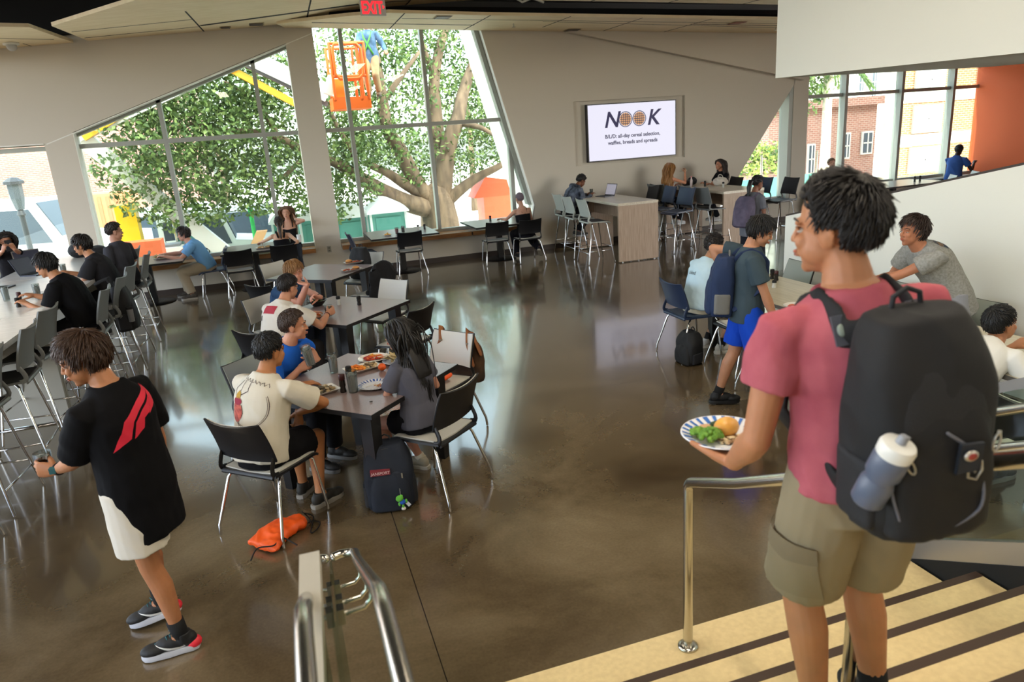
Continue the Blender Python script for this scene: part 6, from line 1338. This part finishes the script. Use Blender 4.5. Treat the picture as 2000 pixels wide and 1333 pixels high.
blobthing('handbag', 'dark bag lying between the two women on the right high table', 'bag', [((8.30,13.55,1.13),(.13,.12,.06)),((8.42,13.6,1.16),(.1,.1,.08))], m_bagt, base=(8.30,13.55,1.07))
fork('fork raised by the woman with long blond hair', PP['blondw']['wr']['R']+Vec((.05,0,.05)), PP['blondw']['wr']['R']+Vec((-.12,.02,.03)), m_steel)
shaker('dark grinder on the far right window table, left one', Vec((13.6,12.75,TZ)), True, .12); shaker('dark grinder on the far right window table, right one', Vec((13.75,12.75,TZ)), True, .12)
# ================================================================ OUTSIDE
GZ = -1.3
m_gnd = mat('pavement', 'f0ece4', .9, noise_s=.6, col2='dedad0'); m_grass = mat('grass', '8a9a5c', .95, noise_s=3, col2='6f7f48')
gr = MB(); gr.bb((-60,W1+.06,-1.6),(70,110,GZ)); struct('ground_outside' if 0 else 'trim_20', gr, m_gnd)
m_bark = mat('bark', '7d6752', .95, noise_s=6, col2='574638', bump=.6, bump_s=14, stretch=(1,1,.25))
def leafcloud(k, c, R_, n, rr, size=.16):
    c = Vec(c)
    for i in range(n):
        while True:
            d = Vec((rr.uniform(-1,1), rr.uniform(-1,1), rr.uniform(-1,1)))
            if .25 < d.length < 1: break
        p = c+Vec((d.x*R_[0], d.y*R_[1], d.z*R_[2])); a = Vec((rr.gauss(0,1), rr.gauss(0,1), rr.gauss(0,1))).normalized(); b_ = a.cross(Vec((rr.gauss(0,1), rr.gauss(0,1), rr.gauss(0,1)))).normalized(); s_ = size*rr.uniform(.6,1.3); k.m = rr.randrange(3)
        k.add([p-a*s_*.5, p+b_*s_*.24, p+a*s_*.5, p-b_*s_*.24], [(0,1,2,3)])
LF = [mat('leaf_a','506a2c',.7), mat('leaf_b','748848',.7), mat('leaf_c','3c5424',.7)]
def limb(k, P, r): k.tube(curve3([Vec(p) for p in P], 6), [lerp(r[0], r[1], i/((len(P)-1)*6)) for i in range((len(P)-1)*6+1)], 10, 'round')
# big live oak: crotch at (860,395) in the picture
TV = 20.6
def T(x, y, v=TV): return V(x, y, v)
t = thing('oak_tree', 'large spreading oak with forked trunk right outside the middle window', 'tree', (T(858,440).x, TV, GZ)); to = worg(t)
def lb(name, pts, r, par=None):
    k = MB(); limb(k, [Vec(p)-(to) for p in pts], r); return part(name, k, m_bark, par or t, True)
base = T(862,470); base.z = GZ
trunk = lb('trunk', [base, T(860,445), T(856,415), T(852,390)], (.62,.48))
for pts, r in (
  ([T(850,410),T(800,398,20.2),T(745,372,20),T(700,345,19.6),T(655,318,19.2),T(600,300,19)],(.30,.08)),
  ([T(845,398),T(815,360,20.4),T(785,300,20.2),T(758,255,20),T(748,200,20),T(735,120,19.8),T(720,60,19.8)],(.26,.10)),
  ([T(848,392),T(795,362,20.3),T(760,340,20.1),T(720,322,20)],(.2,.08)),
  ([T(862,390),T(868,330),T(880,270),T(895,230),T(905,180,20.9),T(930,110,21.2),T(950,60,21.4)],(.30,.10)),
  ([T(856,388),T(858,320,21),T(852,240,21.2),T(848,160,21.4),T(860,90,21.5),T(880,30,21.8)],(.28,.10)),
  ([T(868,398),T(900,370,20.4),T(935,345,20.2),T(975,325,20),T(1010,300,20)],(.2,.06)),
  ([T(900,240),T(940,250,20),T(965,265,19.8)],(.1,.04)), ([T(748,200,20),T(790,140,20),T(820,100,20.2)],(.10,.04)),
  ([T(700,345,19.6),T(690,300,19.2),T(660,250,19),T(640,200,19)],(.10,.04)),([T(850,160,21.4),T(830,100,21),T(815,60,21)],(.10,.04)),
  ([T(600,300,19),T(545,270,18.8),T(490,258,18.6),T(420,255,18.5),T(380,240,18.5),T(330,262,18.4)],(.11,.03)), ([T(545,270,18.8),T(500,200,18.7),T(440,160,18.6)],(.07,.03)),
  ([T(600,300,19),T(560,340,18.8),T(520,370,18.6)],(.07,.03)) ): lb('branch', pts, r, trunk)
rr = random.Random(11); k = MB()
for (x, y, v, rx, rz, n) in [(700,110,20.5,1.5,1.2,620),(760,60,21,1.8,1.0,620),(840,70,22,1.8,1.2,620),(900,120,22,1.4,1.4,520),(930,200,21.5,.9,1.3,360),(780,170,21,1.5,1.0,520),(880,200,22.5,1.4,1.0,380),(700,210,20,1.2,.9,480),(740,280,19.8,1.1,.7,480),(680,290,19.2,1.0,.6,420),(650,240,19.5,.9,.9,380),(820,290,21,1.2,.7,340),(930,290,20.6,1.0,.7,340),(880,330,22,1.0,.6,240),(700,360,19.2,.7,.6,260),(640,360,19,.5,.4,170),(655,410,19,.5,.35,150),(800,340,20.5,.6,.4,150),(960,240,20.8,.7,.8,240),
  (560,330,18.8,1.0,.8,480),(500,260,18.7,1.2,.9,560),(440,250,18.6,1.1,1.0,560),(400,190,18.6,1.0,.7,460),(470,170,18.8,1.0,.8,480),(540,180,19,.9,.8,380),(360,260,18.5,1.0,.8,420),(300,280,18.4,.9,.8,330),(260,330,18.4,.9,.6,300),(330,340,18.4,.9,.7,330),(400,340,18.5,1.1,.8,420),(470,350,18.6,1.0,.6,360),(420,400,18.5,.7,.5,240),(280,390,18.4,.7,.5,200),(340,420,18.4,.6,.4,180),(555,120,19,.8,.6,260),(580,395,19,.4,.4,130),(250,240,18.4,.9,.5,220),(510,400,18.6,.5,.3,120),(310,215,18.5,.8,.4,200)]:
    leafcloud(k, T(x,y,v)-to, (rx, 1.0, rz), int(n*2.3), rr, .14)
o = part('foliage', k, LF, t); o['kind'] = 'stuff'
# distant tree belt, buildings
def leaftree(label, base, h, R_, n, seed, trunk_r=.18, cm=None, size=.22, cat='tree'):
    base = Vec((base[0],base[1],GZ)); t = thing('tree', label, cat, base); rr = random.Random(seed); k = MB(); k.tube([Vec((0,0,0)), Vec((.1,0,h*.5)), Vec((0,.1,h*.8))], [trunk_r, trunk_r*.7, trunk_r*.3], 8); part('trunk', k, m_bark, t, True)
    k = MB()
    for i in range(7): leafcloud(k, (rr.uniform(-.6,.6)*R_, rr.uniform(-.4,.4)*R_, h*.75+rr.uniform(-.45,.4)*R_), (R_*.5,R_*.5,R_*.38), n//7, rr, size)
    o = part('foliage', k, cm or LF, t); o['kind'] = 'stuff'; return t
leaftree('pale green tree behind the portable toilets', Vec((-2,30,0)), 6, 3.2, 900, 5)
leaftree('pale green tree far behind the oak on the right', Vec((9.5,36,0)), 8, 4, 900, 6)
bw = brick('brick_pink','8f6458','7f564c','a08c82',2.0,.6,.2,.025); bo = brick('brick_orange','96603c','a5703f','b0a084',1.7,.45,.15,.025)
m_cream = mat('cream_stucco','c9c5bb',.9); m_pane = mat('dark_pane','3c4854',.3); m_pwin = mat('pale_window','8f9c94',.3)
def building(label, loc, w, d, h, m, wins, roofm=None, rz=0, band=None, winm=None):
    t = thing('building', label, 'building', loc, rz)
    part('walls', MB().bb((0,0,0),(w,d,h)), m, t); part('roof', MB().bb((-.3,-.3,h),(w+.3,d+.3,h+.4)), roofm or m_cream, t)
    for (x, z, ww, hh) in wins:
        f = part('window', MB().bb((x-.08,-.10,z-.08),(x+ww+.08,.02,z+hh+.08)), m_cream, t); part('pane', MB().bb((x,-.12,z),(x+ww,-.09,z+hh)), winm or m_pane, f)
        k = MB(); k.bb((x+ww/2-.03,-.14,z),(x+ww/2+.03,-.12,z+hh)); k.bb((x,-.14,z+hh*.5-.03),(x+ww,-.12,z+hh*.5+.03)); part('glazing_bar', k, m_cream, f)
    if band: 
        for z in band: part('cornice', MB().bb((-.1,-.2,z),(w+.1,.0,z+.35)), m_cream, t)
    return t
building('white-topped building with small dark windows beyond the oak on the left', Vec((-24,46,GZ)), 20, 8, 10.8, bw, [(8,8.3,.9,1.4),(11,8.3,.9,1.4),(13.5,8.3,.9,1.4)], band=(5.9,9.9))
building('pink brick building with grey panels at the far left', Vec((-22,33,GZ)), 10.5, 6, 4.7, bw, [(7.2,1.6,2.6,2.8)], rz=rad(8))
def facade(label, v, xl, xr, ytop, xt, m, wins, bands=(), winm=None, d=6, roofm=None):
    A, B_ = V(xl,300,v), V(xr,260,v); h = V(xt,ytop,v).z-GZ; w = []
    for (x0,y0,x1,y1) in wins:
        p0, p1 = V(x0,y1,v), V(x1,y0,v); w.append((p0.x-A.x, p0.z-GZ, p1.x-p0.x, p1.z-p0.z))
    t = building(label, Vec((A.x,v,GZ)), B_.x-A.x, d, h, m, w, roofm=roofm, winm=winm)
    for (x, y0, y1) in bands:
        z0, z1 = V(x,y1,v).z-GZ, V(x,y0,v).z-GZ; part('stone_band', MB().bb((-.02,-.05,z0),(B_.x-A.x+.02,.0,z1)), m_cream, t)
    return t
facade('pink brick building with louvred doors beyond the right windows', 31, 1500, 1710, 207, 1660, bw, [(1576,284,1588,338),(1645,262,1657,308),(1682,259,1701,299)], roofm=MATS['brick_pink'])
facade('orange brick apartment block with white windows beyond the far right window', 24, 1750, 2300, -60, 1900, bo, [(1788,137,1842,174),(1782,207,1836,257),(1774,288,1830,336),(1905,190,1960,245),(1900,275,1955,322),(1910,120,1966,160)], bands=[(1800,176,200),(1800,262,284)], winm=m_pwin, roofm=m_cream, d=.6)
facade('pale office block rising behind the pink brick building', 46, 1480, 1765, -120, 1600, m_cream, [(1676,145,1686,178),(1700,130,1712,190),(1596,165,1606,196)])
def palm(label, loc, h, n, seed, cut=1):
    t = thing('palm_tree', label, 'palm tree', loc); rr = random.Random(seed); k = MB(); k.tube([Vec((0,0,0)),Vec((.05,0,h*.5)),Vec((0,0,h))],[.22,.17,.15],12); part('trunk', k, mat('palm_trunk','d8cbb6',.9,noise_s=4,col2='c4b49c'), t, True)
    for i in range(n):
        a = 2*PI*i/n+rr.uniform(-.2,.2); L_ = rr.uniform(1.3,1.9); k = MB(); d = Vec((math.cos(a),math.sin(a),0)); P = [Vec((0,0,h))+d*L_*q+UP*(.7*q-1.5*q*q)*L_*.7 for q in [j/9 for j in range(10)]]
        k.tube(P, [.03]*9+[.01], 5); s_ = d.cross(UP)
        for j in range(1,10):
            for sg in (-1,1):
                for q in range(2):
                    p0 = lerp(P[j-1],P[j],q*.5); l = .5*(1-abs(j/9-.45)); e_ = p0+s_*sg*l+d*.25-UP*.22; k.add([p0,p0+d*.05,e_],[(0,1,2)])
        part('frond', k, LF[i%3], t)
palm('palm tree left of the mullion in the far right window', Vec((V(1608,330,22.4).x,22.4,GZ)), 5.2, 14, 1); palm('tall pale palm trunk in the middle of the far right window', Vec((V(1726,330,22).x,22,GZ)), 7.0, 14, 2)
leaftree('green leafy tree seen at the left of the far right window and the triangular window', Vec((V(1545,330,23).x,23,GZ)), 6.4, 2.0, 1600, 9, .12, size=.2)
# hedge, fences
def hedge(label, a, b_, h, n, seed):
    t = thing('hedge', label, 'hedge', a); rr = random.Random(seed); k = MB(); L_ = (Vec(b_)-Vec(a)); 
    for i in range(n):
        q = rr.random(); p = L_*q+Vec((0,rr.uniform(-.4,.4),rr.uniform(.1,h))); leafcloud(k, p, (.25,.25,.2), 6, rr, .16)
    o = part('foliage', k, [mat('hedge_a','90a048',.7),mat('hedge_b','a8b45c',.7),LF[2]], t); o['kind'] = 'stuff'; k = MB(); k.tube([Vec((0,0,.1)),L_+Vec((0,0,.1))],.05,6); part('stem', k, m_bark, t)
hedge('yellow-green hedge behind the teal fence outside the triangular window', (V(1440,340,22.4).x,22.4,.3), (V(1530,340,22.4).x,22.0,.3), 1.1, 260, 3)
m_teal = mat('teal_fabric','5f9c90',.8); 
t = thing('construction_fence', 'teal fabric fence outside the triangular window', 'fence', (V(1432,370,19.5).x,19.5,GZ)); part('fabric', MB().bb((0,0,.1),(3.1,.03,V(1480,350,19.5).z-GZ)), m_teal, t)
for x in (0,1.0,3.1): part('post', MB().tube([Vec((x,-.03,0)),Vec((x,-.03,2.5))],.03,8), m_steel, t)
# portable toilets
for x0, x1, yt, v, lab in ((530,583,408,20.4,'portable toilet with green walls behind the woman facing the room'),(585,640,402,19.6,'portable toilet with green walls just left of the pillar'),(652,722,398,18.8,'green portable toilet just right of the pillar'),(724,797,388,18.4,'green portable toilet between the mullion and the oak trunk')):
    A, B_ = V(x0,445,v), V(x1,445,v); w_ = B_.x-A.x; z = V(x0,yt+28,v).z; t = thing('portable_toilet', lab, 'portable toilet', (A.x,v,GZ)); z -= GZ
    part('cabin', MB().bb((0,0,0),(w_,1.3,z)), m_teal, t)
    k = MB(); k.rings([[Vec((-.06+(w_+.12)*i/10, y_, z+ .30*math.sin(i/10*PI)**.8)) for i in range(11)]+[Vec((w_+.06,y_,z-.04)),Vec((-.06,y_,z-.04))] for y_ in (-.08,1.4)]); part('roof', k, mat('pt_roof','e4e6e4',.6), t, auto=40)
    k = MB(); [k.bb((x,-.03,0),(x+.06,.0,z)) for x in (0,w_-.06)]; part('corner_trim', k, mat('pt_trim','cfd4d0',.6), t); part('door', MB().bb((.15,-.03,.1),(w_-.15,-.005,z-.15)), mat('pt_door','4f8c80',.7), t)
# boom lift with basket and worker
m_or = mat('lift_orange','e8641c',.5); BV = 16.6; Tb = lambda x, y: V(x, y, BV)
P0, P1 = Tb(633,90), Tb(722,212); t = thing('boom_lift', 'orange lift basket on a white and yellow boom raised outside the window', 'lift', (P0.x,BV,0)); lo_ = worg(t)
x0, x1, zb, zt_ = P0.x, P1.x, P1.z, P0.z; k = MB(); k.bb((x0,BV-.4,zb),(x1,BV+.5,zb+.24)); k.v = [q-lo_ for q in k.v]; bk_ = part('basket_floor', k, m_or, t)
def bars(name, segs, r=.03):
    k = MB()
    for s_ in segs: k.tube([Vec(q)-lo_ for q in s_], r, 8, 'round')
    return part(name, k, m_or, t, True)
for y_ in (BV-.4,BV+.5):
    for x in (x0+.06,(x0+x1)/2+.22,x1-.03): bars('upright', [[(x,y_,zb+.2),(x,y_,zt_)]])
    bars('top_rail', [[(x0+.06,y_,zt_),(x1-.03,y_,zt_)]]); bars('mid_rail', [[(x0+.06,y_,(zb+zt_)/2),(x1-.03,y_,(zb+zt_)/2)]])
q = [(x0+.16,BV-.42,zt_-.02),(x0+.62,BV-.42,zt_-.02),(x0+.70,BV-.42,zt_-.12),(x0+.70,BV-.42,zt_-.62),(x0+.60,BV-.42,zt_-.70),(x0+.2,BV-.42,zt_-.70),(x0+.12,BV-.42,zt_-.60),(x0+.12,BV-.42,zt_-.12)]
k = MB(); k.tube([Vec(a_)-lo_ for a_ in q], .035, 8, closed=True); part('gate_loop', k, m_or, t, True)
def boom(name, a, b_, w_, m_): 
    k = MB(); A, B_ = a-lo_, b_-lo_; d = (B_-A).normalized(); s_ = d.cross(Vec((0,1,0))).normalized()*w_/2; k.rings([[c+s_-Vec((0,.12,0)), c+s_+Vec((0,.12,0)), c-s_+Vec((0,.12,0)), c-s_-Vec((0,.12,0))] for c in (A, B_)]); return part(name, k, m_, t)
mwb = mat('boom_white','e6e4de',.5); myb = mat('boom_yellow','e8a41c',.5)
boom('upper_boom', V(478,108,17.6), V(640,185,17.2), .34, mwb); boom('lower_boom', V(440,130,17.9), V(600,215,17.4), .14, myb); boom('hose_track', V(470,122,17.7), V(640,205,17.3), .10, mat('hose','6a6264',.6)); boom('main_boom', V(150,262,18.0), V(500,98,17.7), .34, mwb); boom('boom_edge', V(165,270,17.9), V(268,206,17.85), .12, myb); boom('jib', Tb(640,185), Tb(650,150), .2, mwb)
k = MB(); k.bb((x0+.08,BV-.2,zb+.24),(x0+.36,BV+.2,zb+.62)); k.v = [q_-lo_ for q_ in k.v]; part('control_box', k, mat('lift_amber','e88c2c',.5), t)
base_ = MB(); base_.bb((x0-3.4,BV+1.6,.3+GZ),(x0-1.6,BV+2.8,1.2+GZ)); base_.v = [q_-lo_ for q_ in base_.v]; bo_ = part('chassis', base_, mwb, t)
boom('riser', Vec((x0-2.6,BV+2.2,1.1+GZ)), V(150,262,18.0), .35, mwb)
for dx in (-3.2,-1.8):
    for dy in (1.5,2.9):
        k = MB(); c_ = Vec((x0+dx,BV+dy,.38+GZ))-lo_; k.lathe([(0,-.12),(.36,-.12),(.38,-.06),(.38,.06),(.36,.12),(0,.12)], 22, c_, Mat.Rotation(PI/2,3,'X')); part('wheel', k, m_black, bo_)
wx = x0+.95
PP['worker'] = person('worker in a white helmet, blue shirt and green harness standing in the lift basket', (wx,BV+.05,zb+1.10), 250, skin='b98468', s=1.0, lean=4, haz=240, hp=10, L=(Vec((wx+.3,BV-.25,zb+1.15)), Vec((0,0,-1))), Rr=(Vec((wx-.3,BV-.25,zb+1.15)), Vec((0,0,-1))), feet=[((wx+.1,BV,zb+.24),250),((wx-.12,BV,zb+.24),250)], hair=('crop','2a201a'), shirt=('tee','6a86a8',dict(sleeve=2,ns=10,c2='4c6888')), lower=('trousers','b59a78'), shoe=('6a5038','3a2a1c'), n_hair=120, vox=.009)
w_ = PP['worker']; k = MB(); k.ell(w_['HC']+UP*.05, (.115,.135,.10), 18); part('hard_hat', k, mat('helmet','e8e6e0',.4), w_['root'], True, world=True)
for sg in (-1,1): k = MB(); r_, f_, t_ = w_['fr'](.5); k.tube([w_['spine'](.95)+r_*sg*.09+f_*.05, w_['spine'](.7)+r_*sg*.07+f_*.14, w_['spine'](.35)-r_*sg*.02+f_*.14, w_['spine'](.0)-r_*sg*.10+f_*.13], .02, 8, flat=.3); part('harness_strap', k, mat('harness','4c9a3c',.7), w_['root'], True, world=True)
# street lamp
lp = V(30,470,19.5); t = thing('street_lamp', 'dark lantern-style street lamp at the far left', 'street lamp', (V(58,480,19.5).x,19.5,GZ)); hh = V(18,350,19.5).z-GZ
part('pole', MB().lathe([(0,0),(.13,0),(.11,.3),(.07,.5),(.06,hh-.85),(.10,hh-.82),(.06,hh-.7),(0,hh-.7)],16), mat('lamp_iron','2a2f36',.5), t, True, auto=40)
part('lantern', MB().lathe([(0,hh-.72),(.09,hh-.70),(.15,hh-.45),(.16,hh-.12),(0,hh-.12)],8), mat('lantern_glass','4c545c',.2), t); part('cap', MB().lathe([(0,hh-.12),(.22,hh-.12),(.22,hh-.06),(.10,hh+.02),(0,hh+.04)],8), MATS['lamp_iron'], t)
# vehicles and containers on the building site
def wheel(k, c, r, w_=.2, ax='X'): k.lathe([(0,-w_/2),(r*.9,-w_/2),(r,-w_/3),(r,w_/3),(r*.9,w_/2),(0,w_/2)], 20, c, Mat.Rotation(PI/2,3,ax))
c = V(78,480,18.0); t = thing('dumpster', 'bright green wheeled waste container outside the left window', 'bin', (c.x-.55,18.0,-.75)); k = MB(); k.rings([[Vec((a*.62,b_*.45,z)) for a, b_ in ((-1,-1),(1,-1),(1,1),(-1,1))] for z in (.15,1.0)]); part('tub', k, mat('bin_green','2fae5c',.5), t); part('lid', MB().bb((-.68,-.5,1.0),(.68,.5,1.13)), mat('bin_lid','3cc06c',.5), t)
k = MB(); wheel(k,(-.5,-.4,.12),.12,.08); wheel(k,(.5,-.4,.12),.12,.08); part('wheel', k, m_black, t); part('sticker', MB().bb((-.25,-.47,.55),(-.05,-.455,.7)), mat('sticker','d8c840',.5), t)
def truck(label, loc, rz, L_=5, h=2.6, w_=2, colr='e2e6e6', cat='truck', grille=False, name='truck'):
    t = thing(name, label, cat, loc, rz); m_ = mat('veh_'+colr, colr, .4)
    k = MB(); k.prism([(0,0,.5),(L_,0,.5),(L_,0,h*.62),(L_*.72,0,h*.66),(L_*.62,0,h),(0,0,h)],(0,w_,0)); part('body', k, m_, t, auto=30)
    k = MB(); k.prism([(L_*.05,-.01,h*.62),(L_*.68,-.01,h*.62),(L_*.60,-.01,h*.92),(L_*.05,-.01,h*.92)],(0,.005,0)); part('side_window', k, m_pane, t); k = MB(); k.prism([(L_*.715,.1,h*.67),(L_*.715,w_-.1,h*.67),(L_*.63,w_-.1,h*.97),(L_*.63,.1,h*.97)],(.03,0,.01)); part('windscreen', k, m_pane, t)
    for x in (.9,L_-1):
        for y in (0,w_): k = MB(); wheel(k,(x,y,.42),.42,.26); part('wheel', k, m_black, t)
    if grille:
        gp = part('grille', MB().bb((.1,-.06,.7),(L_*.45,-.02,h*.6)), m_black, t); k = MB(); [k.bb((.15,-.09,.8+i*.16),(L_*.44,-.06,.86+i*.16)) for i in range(6)]; part('grille_bar', k, m_, gp)
    return t
truck('white truck with pale arm parked at the far left outside', Vec((V(10,440,22).x-2.2,22,GZ)), rad(-14), 5.2, 2.9)
truck('white car seen behind the yellow machine through the left window', Vec((V(235,420,24).x,24,GZ)), rad(10), 4.2, 2.2, 1.8, name='car', cat='car')
truck('white truck front with black grille bars behind the man in the blue polo', Vec((V(312,470,20).x,20,GZ)), rad(2), 2.5, 2.3, 1.6, grille=True)
truck('pale grey utility vehicle seen between the polo man and the ponytail woman', Vec((V(432,470,22.6).x,22.6,GZ)), rad(0), 2.3, 2.2, 1.5, 'b9bcbc', name='utility_cart', cat='vehicle')
k0 = V(232,452,18.2); t = thing('telehandler', 'bright yellow upright machine mast seen left through the second window', 'machine', (k0.x,18.2,GZ)); part('mast', MB().bb((0,0,.3),(.42,.4,V(232,402,18.2).z-GZ)), mat('machine_yellow','eec414',.45), t); part('counterweight', MB().bb((-.22,.1,.3),(-.05,.6,2.3)), mat('machine_amber','e8941c',.5), t); part('beam', MB().bb((-.8,-.2,1.55),(1.3,.3,1.7)), mwb, t)
for x in (-.6,1.0): k = MB(); wheel(k,(x,.1,.3),.3,.2); part('wheel', k, m_black, t)
part('engine', MB().bb((.5,.0,1.3),(1.2,.5,1.75)), mat('machine_grey','8a8c90',.5), t)
c = V(268,497,17.0); t = thing('crate', 'orange plastic barrier crate outside behind the left window table', 'crate', (c.x-.45,17.0,-.35)); part('crate_body', MB().bb((0,0,0),(.95,.5,c.z+.60)), mat('crate_orange','e0683c',.5), t); k = MB(); [k.bb((.04,-.02,.1+i*.14),(.91,0,.14+i*.14)) for i in range(4)]; part('ribs', k, mat('crate_dark','b04a28',.6), t)
c = V(90,425,30.0); t = thing('shipping_container', 'orange-brown container far left behind the white truck', 'container', (c.x,30.0,GZ)); zc = V(90,388,30).z-GZ; part('container_body', MB().bb((0,0,0),(3.0,2,zc)), mat('container_or','c8744c',.6), t); k = MB(); [k.bb((.1+i*.28,-.04,.1),(.2+i*.28,0,zc-.1)) for i in range(10)]; part('ribs', k, mat('container_or2','b86440',.6), t)
c = V(985,430,21.0); t = thing('red_machine', 'red-orange machine with a box at the right end of the middle window', 'machine', (c.x-.6,21.0,-.75)); part('box', MB().bb((0,0,.2),(1.0,.8,1.35)), mat('machine_red','d8603c',.5), t); k = MB(); k.prism([(-.3,0,1.35),(1.2,0,1.35),(.9,0,1.8),(.1,0,1.95)],(0,.8,0)); part('hood', k, mat('machine_red2','c8502c',.5), t)
for x in (.1,.9): k = MB(); wheel(k,(x,0,.3),.3,.2); part('wheel', k, m_black, t)
t = thing('site_fence', 'teal fabric fence panel behind the man in the blue polo', 'fence', (V(368,470,18.8).x,18.8,GZ)); part('fabric', MB().bb((-.25,0,.1),(.2,.03,V(360,455,18.8).z-GZ)), m_teal, t); part('post', MB().tube([Vec((-.25,0,0)),Vec((-.25,0,2.4))],.03,8), m_steel, t)
c = V(492,428,19.4); t = thing('marker_post', 'bright green marker post left of the woman facing the room', 'post', (c.x,19.4,GZ)); part('post_body', MB().tube([Vec((0,0,0)),Vec((0,0,V(490,405,19.4).z-GZ))],.05,8), mat('marker_green','2fb85c',.5), t); part('flag', MB().bb((-.06,-.02,V(490,425,19.4).z-GZ),(.06,.02,V(490,405,19.4).z-GZ)), MATS['marker_green'], t)
# low frames of stacked lumber
a_, b_ = V(482,478,17.6), V(508,452,17.6); t = thing('lumber_stack', 'short stack of pale lumber leaning outside, left of the woman with the ponytail', 'lumber', (a_.x,17.6,GZ))
for i in range(3): k = MB(); dx = b_.x-a_.x; k.prism([(-.9+i*.09,0,.02),(-.82+i*.09,0,.02),(dx+i*.08,0,b_.z-GZ),(dx-.08+i*.08,0,b_.z-GZ)],(0,.25,0)); part('board', k, mat('lumber','c89a6c',.8), t)
# ================================================================ LIGHT
wd = bpy.data.worlds.new('sky'); S.world = wd; wd.use_nodes = True
nt = wd.node_tree; bg = nt.nodes['Background']
sk = nt.nodes.new('ShaderNodeTexSky'); sk.sky_type = 'NISHITA'; sk.sun_disc = False; sk.sun_elevation = rad(48); sk.sun_rotation = rad(150); sk.air_density = 1.0; sk.dust_density = 2.5; sk.altitude = 0
hs = nt.nodes.new('ShaderNodeHueSaturation'); hs.inputs['Saturation'].default_value = .55; nt.links.new(sk.outputs[0], hs.inputs['Color']); nt.links.new(hs.outputs[0], bg.inputs[0]); bg.inputs[1].default_value = SKY
def lamp(name, kind, loc, energy, col=(1,1,1), size=1, size_y=None, tgt=None, label=None):
    l = bpy.data.lights.new(name, kind); l.energy = energy; l.color = col
    if kind == 'AREA':
        l.size = size
        if size_y: l.shape = 'RECTANGLE'; l.size_y = size_y
    o = bpy.data.objects.new(name, l); COL.objects.link(o); o.location = loc
    if tgt is not None: o.rotation_euler = (Vec(tgt)-Vec(loc)).to_track_quat('-Z','Y').to_euler()
    return o
sun = lamp('sun', 'SUN', (0,0,30), SUN, (1,.96,.9), tgt=None); sun.data.angle = rad(1.5)
sun.rotation_euler = (Vec((.80,-.12,-.85))).to_track_quat('-Z','Y').to_euler()
# fill lights added overhead out of view, shaped as linear fixtures
m_fill = mat('fill_diffuser', 'ffffff', .5, emit='fff0d8', es=FILL_LAMPS)
for i, (x, y, w, d) in enumerate(((1.2,1.6,.35,2.4),(4.6,1.2,.35,2.4),(-2.6,2.4,.35,2.4),(2.8,5.2,.3,2.4),(-4.2,6.5,.3,2.4),(3.6,-3.2,.35,2.4),(-1.5,-3.0,.35,2.4))):
    t = thing('fill_light', 'linear fill light added out of view overhead', 'light', (x,y,4.62), 0, 'added fill lights overhead')
    part('housing', MB().box((0,0,.05),(w+.06,d+.06,.08)), m_white, t)
    part('diffuser', MB().box((0,0,.0),(w,d,.02)), m_fill, t)
S.view_settings.view_transform = 'Standard'; S.view_settings.look = 'None'; S.view_settings.exposure = EXPO; S.view_settings.gamma = 1
S.cycles.max_bounces = 7; S.cycles.diffuse_bounces = 3; S.cycles.glossy_bounces = 3; S.cycles.transmission_bounces = 5; S.cycles.transparent_max_bounces = 14
S.cycles.use_denoising = True; S.cycles.caustics_reflective = False; S.cycles.caustics_refractive = False; S.cycles.sample_clamp_indirect = 6
